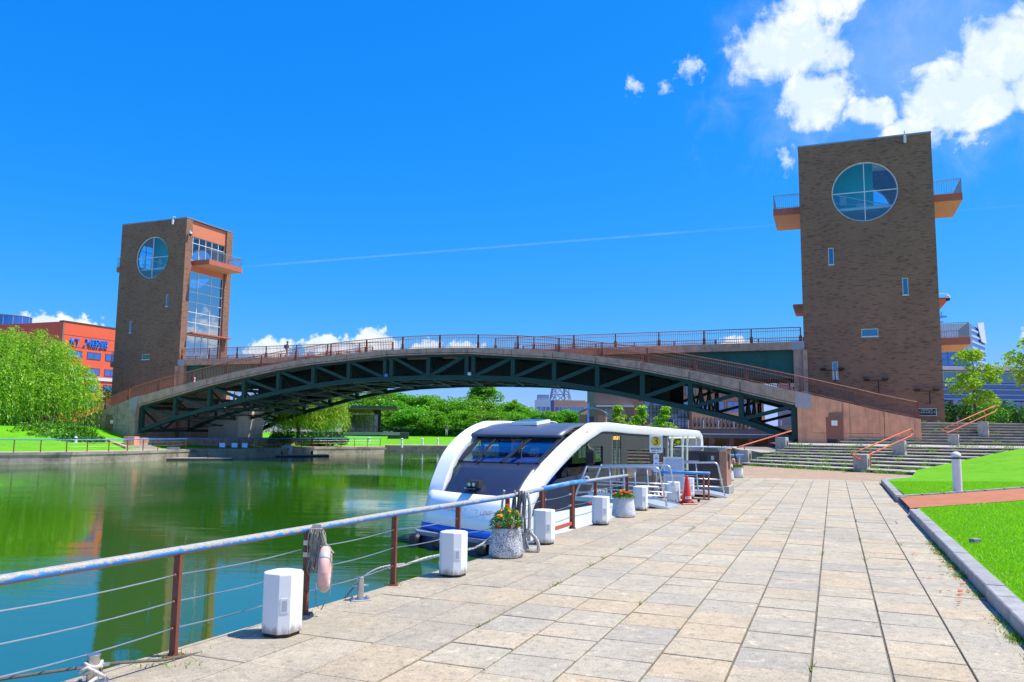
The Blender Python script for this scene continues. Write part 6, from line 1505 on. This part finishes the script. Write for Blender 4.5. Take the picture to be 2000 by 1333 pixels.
def plant_tree(name, meshes, loc, label, group, sc=1.0, rz=0.0, cat='tree'):
    t = empty(name, loc, rz, label, cat, group); t.scale = sc if isinstance(sc, tuple) else (sc,)*3
    ob('trunk', meshes[0], None, t); ob('crown', meshes[1], None, t); return t

def willow(name, loc, lobes, trunk_h, R, nstr, seed, label, leaf, lsz=.34, low=.5):
    """lobes: (dx, dy, top z, radius, drop) of the drooping masses"""
    r = np.random.default_rng(seed); t = empty(name, loc, 0, label, 'willow')
    limbs = [(r.uniform(.3,.95), R*r.uniform(.5,.9), r.uniform(.3,1.0)) for _ in range(16)]
    tm, tips = trunk_mb(trunk_h, .05*R, limbs, seed); ob('trunk', tm, M['bark'], t, smooth=True)
    P = []; Hh = []; A = np.array([l[3]**2 for l in lobes]); A = A/A.sum()
    for i in range(nstr):
        dx, dy, top, rad, drop = lobes[r.choice(len(lobes), p=A)]
        a = r.random()*2*pi; q = rad*(r.random()**.6); topz = top-(top*.42)*(q/rad)**2*(.5+.5*r.random())-abs(r.normal())*.06*top
        L = max(.4, min(topz-low*(.6+.9*r.random()), drop*(.35+.75*r.random()))); n = max(4, int(L/.15))
        s_ = np.linspace(0, 1, n); ca, sa = np.cos(a), np.sin(a); out = .35*rad*(1-np.exp(-2.2*s_))*(.3+r.random()); sway = .5*rad*(r.random()-.5); wind = .22*L*s_**1.5
        x = dx+(q+out)*ca-sway*s_*sa+wind*.5; y = dy+(q+out)*sa+sway*s_*ca; z = topz-L*(s_**1.3)+.3*np.sin(pi*np.minimum(1, s_*2.5))*r.random()
        k = r.random(n) < .85
        P.append((np.stack([x, y, z], 1)+r.normal(size=(n, 3))*.10)[k]); Hh.append(np.stack([ca*.7*(1-s_)+.25, sa*.7*(1-s_), -np.ones(n)*(.2+s_)], 1)[k])
    V = leaf_quads(np.concatenate(P), lsz, .22, seed, hang=np.concatenate(Hh)*.7); ob('crown', quads_mesh('crown', V, leaf), None, t); return t
w1 = spot(78, 832, 80)
willow('willow_tree', (w1.x-1.5, w1.y, 1.3), [(-2.0,0,10.4,2.4,4.5),(.8,.3,10.2,2.2,4.0),(3.4,-.3,9.0,2.0,4.6),(-4.6,.2,8.6,2.2,5.0),(5.2,.2,6.6,1.7,4.2),(0,-2.0,7.6,2.6,5.0),(-3.2,-2.0,6.6,2.2,4.8),(3.0,-2.2,6.0,2.0,4.2),(-6.2,-.5,6.0,1.8,4.4),(-4.0,.6,10.0,2.2,4.6),(-6.6,.4,9.0,2.0,4.8),(.5,-3.2,4.4,1.8,3.4),(5.6,-1.2,4.6,1.3,3.0)],
       6.5, 5.5, 3500, 3, 'large bright weeping willow on the left bank beside the abutment', M['leaf_willow'], .34, .2)
w2 = spot(582, 862, 94)
willow('willow_tree', (w2.x, w2.y, .1), [(-1.5,0,7.2,2.2,4.0),(1.6,.2,7.4,2.2,4.2),(3.6,0,6.6,1.8,4.6),(-3.4,0,5.6,1.8,3.6),(4.8,-.3,5.2,1.1,3.6),(.4,-1.8,6.0,2.2,3.6)],
       4.2, 4.5, 1200, 9, 'weeping willow under the arch, left of the cafe', M['leaf_willow'], .38, 1.2)
# dense park trees behind the cafe
variants = [crown_tree('park_tree', 7.4, 4.0, 1.3, 44, 190, .42, M['leaf_far'], 20+k, 'round', .2, .36) for k in range(4)]
r_ = random.Random(21); kx = 0
ROW = [(585,786,150),(640,778,158),(700,772,160),(748,768,150),(790,774,146),(838,780,147),(880,782,144),(915,784,150),(965,790,146),(1000,792,150),(1030,800,152),(620,800,140),(812,800,138),(860,806,136),(905,808,138),(950,806,137),(995,808,138),(770,798,141),(1062,806,150),(1105,806,150),(1128,812,150)]
ORD = ['first','second','third','fourth','fifth','sixth','seventh','eighth','ninth','tenth','eleventh']
for i, (px, py, Y) in enumerate(sorted(ROW[:11])):
    p = spot(px, py, Y); z0 = .9; H = p.z-z0
    plant_tree('park_tree', variants[i % 4], (p.x, p.y, z0), 'dark green park tree in the back row beyond the cafe, %s from the left' % ORD[i], 'trees beyond the far lawn', (H/7.4*1.25, H/7.4*1.25, H/7.4), i*1.7)
for i, (px, py, Y) in enumerate(sorted(ROW[11:])):
    p = spot(px, py, Y); z0 = .8; H = p.z-z0
    plant_tree('park_tree', variants[(i+1) % 4], (p.x, p.y, z0), 'lower park tree in front of the back row, %s from the left' % ORD[i], 'trees beyond the far lawn', (H/7.4*1.45, H/7.4*1.45, H/7.4), i*2.3+.5)
p = spot(944, 757, 165); plant_tree('tall_tree', crown_tree('tall_tree', 10, 2.6, .8, 70, 150, .36, M['leaf_far'], 44, 'round', .25, .42), (p.x, p.y, 1.0), 'tall rounded conifer rising above the park trees under the arch', None, (1.5, 1.5, (p.z-1)/9.2))
p = spot(1005, 775, 150); plant_tree('slim_tree', crown_tree('slim_tree', 8, 1.3, 1.0, 26, 60, .36, M['leaf_bright'], 45, 'cone', .1, .5), (p.x, p.y, 1.0), 'slim pointed tree right of the tall conifer', None, (1, 1, (p.z-1)/7.8))
yt = crown_tree('young_tree', 5, 1.7, .8, 26, 90, .30, M['leaf_bright'], 61, 'cone', .07, .42)
for px, py, lb in ((1206,797,'left of three young pale green trees behind the boat roof'), (1254,797,'middle of three young pale green trees behind the boat roof'), (1299,798,'right of three young pale green trees behind the boat roof')):
    p = spot(px, py, 104); plant_tree('young_tree', yt, (p.x, p.y, -.2), lb, 'young trees on the far quay', ((p.z+.2)/4.9*1.25, (p.z+.2)/4.9*1.25, (p.z+.2)/4.9), px)
# right side trees
p = spot(1900, 692, 76); plant_tree('broadleaf_tree', crown_tree('broadleaf_tree', 7.0, 2.3, 2.2, 42, 90, .30, M['leaf_bright'], 71, 'round', .13, .30), (p.x, p.y, 2.5), 'pale green tree on the terrace right of the brick tower', None, (1, 1, (p.z-2.5)/6.9))
p = spot(2075, 650, 62); plant_tree('broadleaf_tree', crown_tree('broadleaf_tree', 7.6, 3.6, 3.2, 50, 110, .30, M['leaf_bright'], 72, 'round', .14, .30), (p.x, p.y, 2.5), 'leafy tree cut off by the right edge of the picture', None, (1, 1, (p.z-2.5)/7.4))
# shrubs
def shrub(px, py, Y, z0, R, H, leaf, seed, label, n=26):
    p = spot(px, py, Y); r = np.random.default_rng(seed); C = [(R*.8*sqrt(r.random())*cos(a), R*.8*sqrt(r.random())*sin(a), H*(.25+.6*r.random())) for a in r.random(n)*2*pi]
    t = empty('shrub', (p.x, p.y, z0), 0, label, 'shrub'); mb = MB()
    for k in range(5): a = 2*pi*k/5; mb.tube([(0,0,-.2),(R*.3*cos(a),R*.3*sin(a),H*.4),(R*.5*cos(a),R*.5*sin(a),H*.75)], [.05,.035,.01], 5)
    ob('stem', mb, M['bark'], t); ob('foliage', quads_mesh('foliage', clump_leaves(C, [R*.42]*n, 70, .24, seed), leaf), None, t)
for a in ((1868,815,74,2.4,1.5,2.6,'leaf_dark',1,'dark green shrub against the right foot of the brick tower'), (1935,815,80,2.4,2.2,2.9,'leaf_bush',2,'light green shrub behind the upper handrail'), (1990,815,80,2.4,2.0,2.4,'leaf_dark',3,'dark shrub at the right edge behind the terrace fence'), (1905,815,86,2.4,1.8,2.6,'leaf_dark',7,'shrub behind the trunk of the pale terrace tree'),
          (553,868,88,-.1,1.6,1.4,'leaf_bush',4,'round bright shrub beside the low wall under the arch'), (610,868,92,-.1,2.0,.9,'leaf_dark',5,'low dark shrub at the foot of the middle willow'), (650,866,93,-.1,1.6,.8,'leaf_dark',6,'small dark shrub right of the middle willow'),
          (12,842,84,1.0,2.2,1.9,'leaf_dark',8,'clipped dark shrub at the far left edge below the willow'), (210,765,96,1.8,2.4,5.0,'leaf_dark',9,'tall dark shrub between the willow and the left tower'),
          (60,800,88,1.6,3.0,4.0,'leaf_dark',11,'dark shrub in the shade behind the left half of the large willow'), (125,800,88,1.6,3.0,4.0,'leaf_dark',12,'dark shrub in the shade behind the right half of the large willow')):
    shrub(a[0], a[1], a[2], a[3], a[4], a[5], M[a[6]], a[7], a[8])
GS = [(15,856,72,.1,1.5,1.1),(42,860,71.5,.0,1.5,.9),(66,850,74,.4,1.9,1.4),(88,860,72,.0,1.5,.9),(102,842,77,.8,2.0,1.5),(118,855,73,.2,1.7,1.1),(140,862,72,-.1,1.4,.8),(150,846,76,.6,1.6,1.1),(168,856,74,.2,1.4,.9),(186,862,73,0,1.2,.7)]
for k, (px, py, Y, z0, R, H) in enumerate(GS):
    shrub(px, py, Y, z0-.1, R, H, M['leaf_bush'], 30+k, 'low bright shrub on the slope under the large willow, %s from the left edge' % ORD[k])
# dark hedge below the park trees
hd = empty('hedge', (0,0,0), 0, 'long dark clipped hedge at the back of the far lawn', 'hedge')
p0, p1 = spot(770, 848, 134), spot(1040, 850, 134); N = 22000; r = np.random.default_rng(5)
f = r.random(N)[:, None]; P = np.array(p0)[None]*(1-f)+np.array(p1)[None]*f; P[:, 1] += r.uniform(-.8, .8, N); P[:, 2] = .6+1.3*r.random(N)**.7
ob('foliage', quads_mesh('foliage', leaf_quads(P, .28, .6, 5), M['leaf_dark']), None, hd)

# ------------------------------------------------------------------ grass blades and weeds
def blades(name, pts, h, w, m_, seed, label, parent=None, spread=.5):
    r = np.random.default_rng(seed); P = np.asarray(pts); n = len(P); a = r.random(n)*2*pi; L = h*(.5+.9*r.random(n)); tx = r.normal(size=n)*spread*L; ty = r.normal(size=n)*spread*L
    V = np.zeros((n, 4, 3)); dx, dy = np.cos(a)*w, np.sin(a)*w
    V[:, 0] = P+np.stack([-dx, -dy, np.zeros(n)-.005], 1); V[:, 1] = P+np.stack([dx, dy, np.zeros(n)-.005], 1)
    V[:, 2] = P+np.stack([tx+dx*.25, ty+dy*.25, L], 1); V[:, 3] = P+np.stack([tx-dx*.25, ty-dy*.25, L], 1)
    return ob(name, quads_mesh(name, V.reshape(-1, 3), m_), None, parent, label, 'grass' if not parent else None, None, 'stuff')
M['blade'] = leaf_mat('lawn blade', (.22,.54,.006), (.40,.72,.012), .5)
r = np.random.default_rng(8); pts = []
while len(pts) < 90000:
    s = -1+23*r.random(40000)**1.5; d = .25+9*r.random(40000)**1.3
    X = K0.x+PD.x*s-PL.x*d; Y = K0.y+PD.y*s-PL.y*d
    for x, y in zip(X, Y):
        if x/max(y, .1) > .72 or y < 4: continue
        # keep clear of the red path
        f = (x-8.8)/19.2
        ya = 17.7+10.3*f-2.4*f*(1-f); yb = 20.7+10.8*(x-10)/18.5-2.4*f*(1-f)
        if f > -.1 and ya-.1 < y < yb+.1: continue
        pts.append((x, y, lawn_z(x, y)))
blades('lawn_grass', pts[:90000], .03, .006, M['blade'], 4, 'short mown grass blades of the right lawn')
M['weed'] = leaf_mat('weed leaf', (.07,.22,.006), (.28,.46,.03), .35); M['moss'] = leaf_mat('dry moss', (.20,.22,.02), (.42,.30,.03), .2)
rw = random.Random(12); wp = []; mp_ = []
for _ in range(20):                                  # tufts in the long joints
    j = rw.choice([1,2,3,4,5,6,7,8]); s = rw.uniform(-2.5, 14); L = rw.uniform(.08,.5)
    for k in range(int(60*L)+6): q = K0+PD*(s+rw.random()*L)+PL*(j*W_+rw.gauss(0,.012)); (wp if rw.random() < .7 else mp_).append((q.x, q.y, -.012))
for _ in range(44):                                  # weeds at the foot of the kerb
    s = rw.uniform(-1.5, 6.5); L = rw.uniform(.1,.45)
    for k in range(70): q = K0+PD*(s+rw.random()*L)+PL*abs(rw.gauss(0,.06)); (wp if rw.random() < .8 else mp_).append((q.x, q.y, -.01))
for (x, y) in POSTS[4:8]:
    for k in range(30): wp.append((x+rw.gauss(0,.05), y+rw.gauss(0,.05), -.004))
for k in range(60): wp.append((-2.7+rw.gauss(0,.12)+.4*rw.random(), 6.0+rw.gauss(0,.10)+.25*rw.random(), -.004))
blades('paving_weeds', wp, .034, .005, M['weed'], 5, 'small green weeds growing in the paving joints and along the kerb', None, .8)
blades('paving_moss', mp_, .02, .008, M['moss'], 6, 'yellow brown moss in the paving joints', None, 1.2)
sw = []; 
def on_flight(L0, R0, L1, R1, n, z0, rise, count):
    for _ in range(count):
        i = rw.randrange(n); f = rw.random(); g = min(1, max(0, abs(rw.gauss(0, .35))))
        a = Vector(L0).lerp(Vector(L1), (i+1-.08-.4*g)/n); b_ = Vector(R0).lerp(Vector(R1), (i+1-.08-.4*g)/n); c = a.lerp(b_, f); m_ = int(rw.uniform(8, 40)); sp = rw.uniform(.05, .3)
        for k in range(m_): sw.append((c.x+rw.gauss(0, sp), c.y+rw.gauss(0, sp*.4), z0+(i+1)*rise))
on_flight((12.3,42.9), (19.3,31.2), (17.0,47.6), (34,41.0), 8, -.004, .132, 120); on_flight((22.2,54.0), (46,48.0), (28.2,55.0), (50,58.5), 8, 1.05, .19, 60)
for _ in range(60):
    f = rw.random(); c = Vector((12.3,42.9)).lerp(Vector((19.3,31.2)), f)
    for k in range(18): sw.append((c.x-.1+rw.gauss(0,.12), c.y-.1+rw.gauss(0,.1), -.005))
blades('step_weeds', sw, .13, .014, M['weed'], 7, 'weeds sprouting from the joints of the stone steps', None, .6)
# fallen leaves by the kerb
mb = MB(); rl_ = random.Random(4)
for _ in range(34):
    q = K0+PD*rl_.uniform(1.2, 5.5)+PL*abs(rl_.gauss(.1,.25)); a = rl_.random()*2*pi; s = rl_.uniform(.02,.045); d = Vector((cos(a), sin(a), rl_.uniform(-.2,.4)))*s; e = Vector((-sin(a), cos(a), rl_.uniform(-.2,.4)))*s*.6; c = Vector((q.x, q.y, .016))
    mb.quad(c-d, c+e, c+d, c-e)
ob('fallen_leaves', mb, mat('dry orange leaf', (.55,.17,.05), .8, .25, 20, rnd=.3, island=True), None, 'dry orange leaves lying on the paving near the kerb', 'leaves', None, 'stuff')

# ------------------------------------------------------------------ people
def cloth_mat(name, bands):
    m, t, b, out = principled(name); tc = t.n('ShaderNodeTexCoord'); sp = t.n('ShaderNodeSeparateXYZ'); t.l(tc.outputs['Object'], sp.inputs[0])
    col = t.ramp(t.math('DIVIDE', sp.outputs[2], 1.8), [(max(0, z/1.8), c) for z, c in bands], 'CONSTANT'); t.l(col, b.inputs['Base Color']); b.inputs['Roughness'].default_value = .8; return m
def person(loc, rz, bands, label, pose='walk', parts=()):
    t = empty('person', loc, rz, label, 'person')
    if pose == 'walk': kn = ((-.09,-.12,.50),(.09,.10,.52)); an = ((-.10,-.02,.07),(.10,.28,.09)); to = ((-.10,-.16,.03),(.10,.16,.03)); el = ((-.25,.12,1.12),(.25,-.08,1.10)); ha = ((-.22,.02,.90),(.24,-.26,.98)); hip = .93
    else: kn = ((-.10,-.03,.50),(.10,-.03,.50)); an = ((-.11,.03,.07),(.11,.03,.07)); to = ((-.12,-.13,.03),(.12,-.13,.03)); el = ((-.26,.03,1.12),(.26,.0,1.12)); ha = ((-.25,-.12,.90),(.25,-.16,.95)); hip = .93
    V = [(0,0,hip),(0,.01,1.12),(0,.0,1.33),(0,-.01,1.47),(0,-.03,1.56),(0,-.03,1.68)]; R = [(.15,.115),(.135,.10),(.165,.11),(.06,.06),(.085,.10),(.07,.085)]; E = [(0,1),(1,2),(2,3),(3,4),(4,5)]
    for s in (0, 1):
        b = len(V); sx = -1 if s == 0 else 1
        V += [(sx*.09,0,hip-.05), kn[s], an[s], to[s], (sx*.19,0,1.40), el[s], ha[s], (ha[s][0], ha[s][1]-.05, ha[s][2]-.09)]
        R += [(.095,.10),(.062,.065),(.042,.045),(.04,.03),(.062,.06),(.045,.045),(.032,.032),(.028,.035)]
        E += [(0,b),(b,b+1),(b+1,b+2),(b+2,b+3),(2,b+4),(b+4,b+5),(b+5,b+6),(b+6,b+7)]
    me = bpy.data.meshes.new('body'); me.from_pydata(V, E, []); me.materials.append(cloth_mat('clothes', bands))
    o = bpy.data.objects.new('body', me); COL.objects.link(o); o.parent = t
    md = o.modifiers.new('skin', 'SKIN'); md.use_smooth_shade = True
    for i, (a, b_) in enumerate(R): me.skin_vertices[0].data[i].radius = (a, b_)
    me.skin_vertices[0].data[0].use_root = True; o.modifiers.new('sub', 'SUBSURF').levels = 2; o.modifiers['sub'].render_levels = 2
    for p in parts: p(t)
    return t
def hair(c):
    def f(t):
        mb = MB(); mb.lathe([(.105,-.06),(.112,.0),(.10,.06),(.06,.10),(.0,.115)], 14, (0,.0,1.66), cap=False); ob('hair', mb, mat('hair', c, .7), t, smooth=True)
    return f
def backpack(c):
    def f(t):
        mb = MB(); mb.cbox(-.15,.15,.10,.27,1.02,1.42,.05); ob('backpack', mb, mat('backpack', c, .8), t)
    return f
def cap_(c):
    def f(t):
        mb = MB(); mb.lathe([(.118,0),(.115,.05),(.07,.10),(.0,.115)], 14, (0,-.01,1.66), cap=False); mb.box(-.07,.07,-.22,-.1,1.655,1.67); ob('cap', mb, mat('cap', c, .7), t)
    return f
def at_bridge(u, v, z): return (BP[0]+u*cos(TH)+v*sin(TH), BP[1]-u*sin(TH)+v*cos(TH), z)
SK = (.55,.32,.22)
person(at_bridge(-57.9, .9, 8.57), 1.4, [(0,(.05,.05,.05)),(.09,(.30,.26,.20)),(.92,(.03,.05,.14)),(1.46,SK)], 'person in a cap and dark top walking on the upper bridge deck', 'walk', (cap_((.02,.02,.03)), backpack((.04,.07,.2))))
person(at_bridge(-65.3, -3.6, 4.75), 1.6, [(0,(.05,.05,.05)),(.09,(.06,.07,.12)),(.92,(.75,.77,.82)),(1.50,SK)], 'person in a white shirt half hidden by the parapet on the left ramp', 'walk', (hair((.55,.57,.62)),))
p = spot(1941, 826, 92); person((p.x, p.y, 2.58), 2.0, [(0,(.3,.3,.3)),(.08,(.10,.12,.2)),(.92,(.75,.76,.8)),(1.47,SK)], 'person in a white shirt on the terrace beyond the right steps', 'stand', (hair((.06,.025,.015)),))
p = spot(872, 848, 120); person((p.x, p.y, .75), .4, [(0,(.05,.05,.05)),(.09,(.5,.48,.45)),(.92,(.12,.12,.14)),(1.47,SK)], 'person standing at the right end of the cafe deck', 'stand', (hair((.03,.02,.015)),))
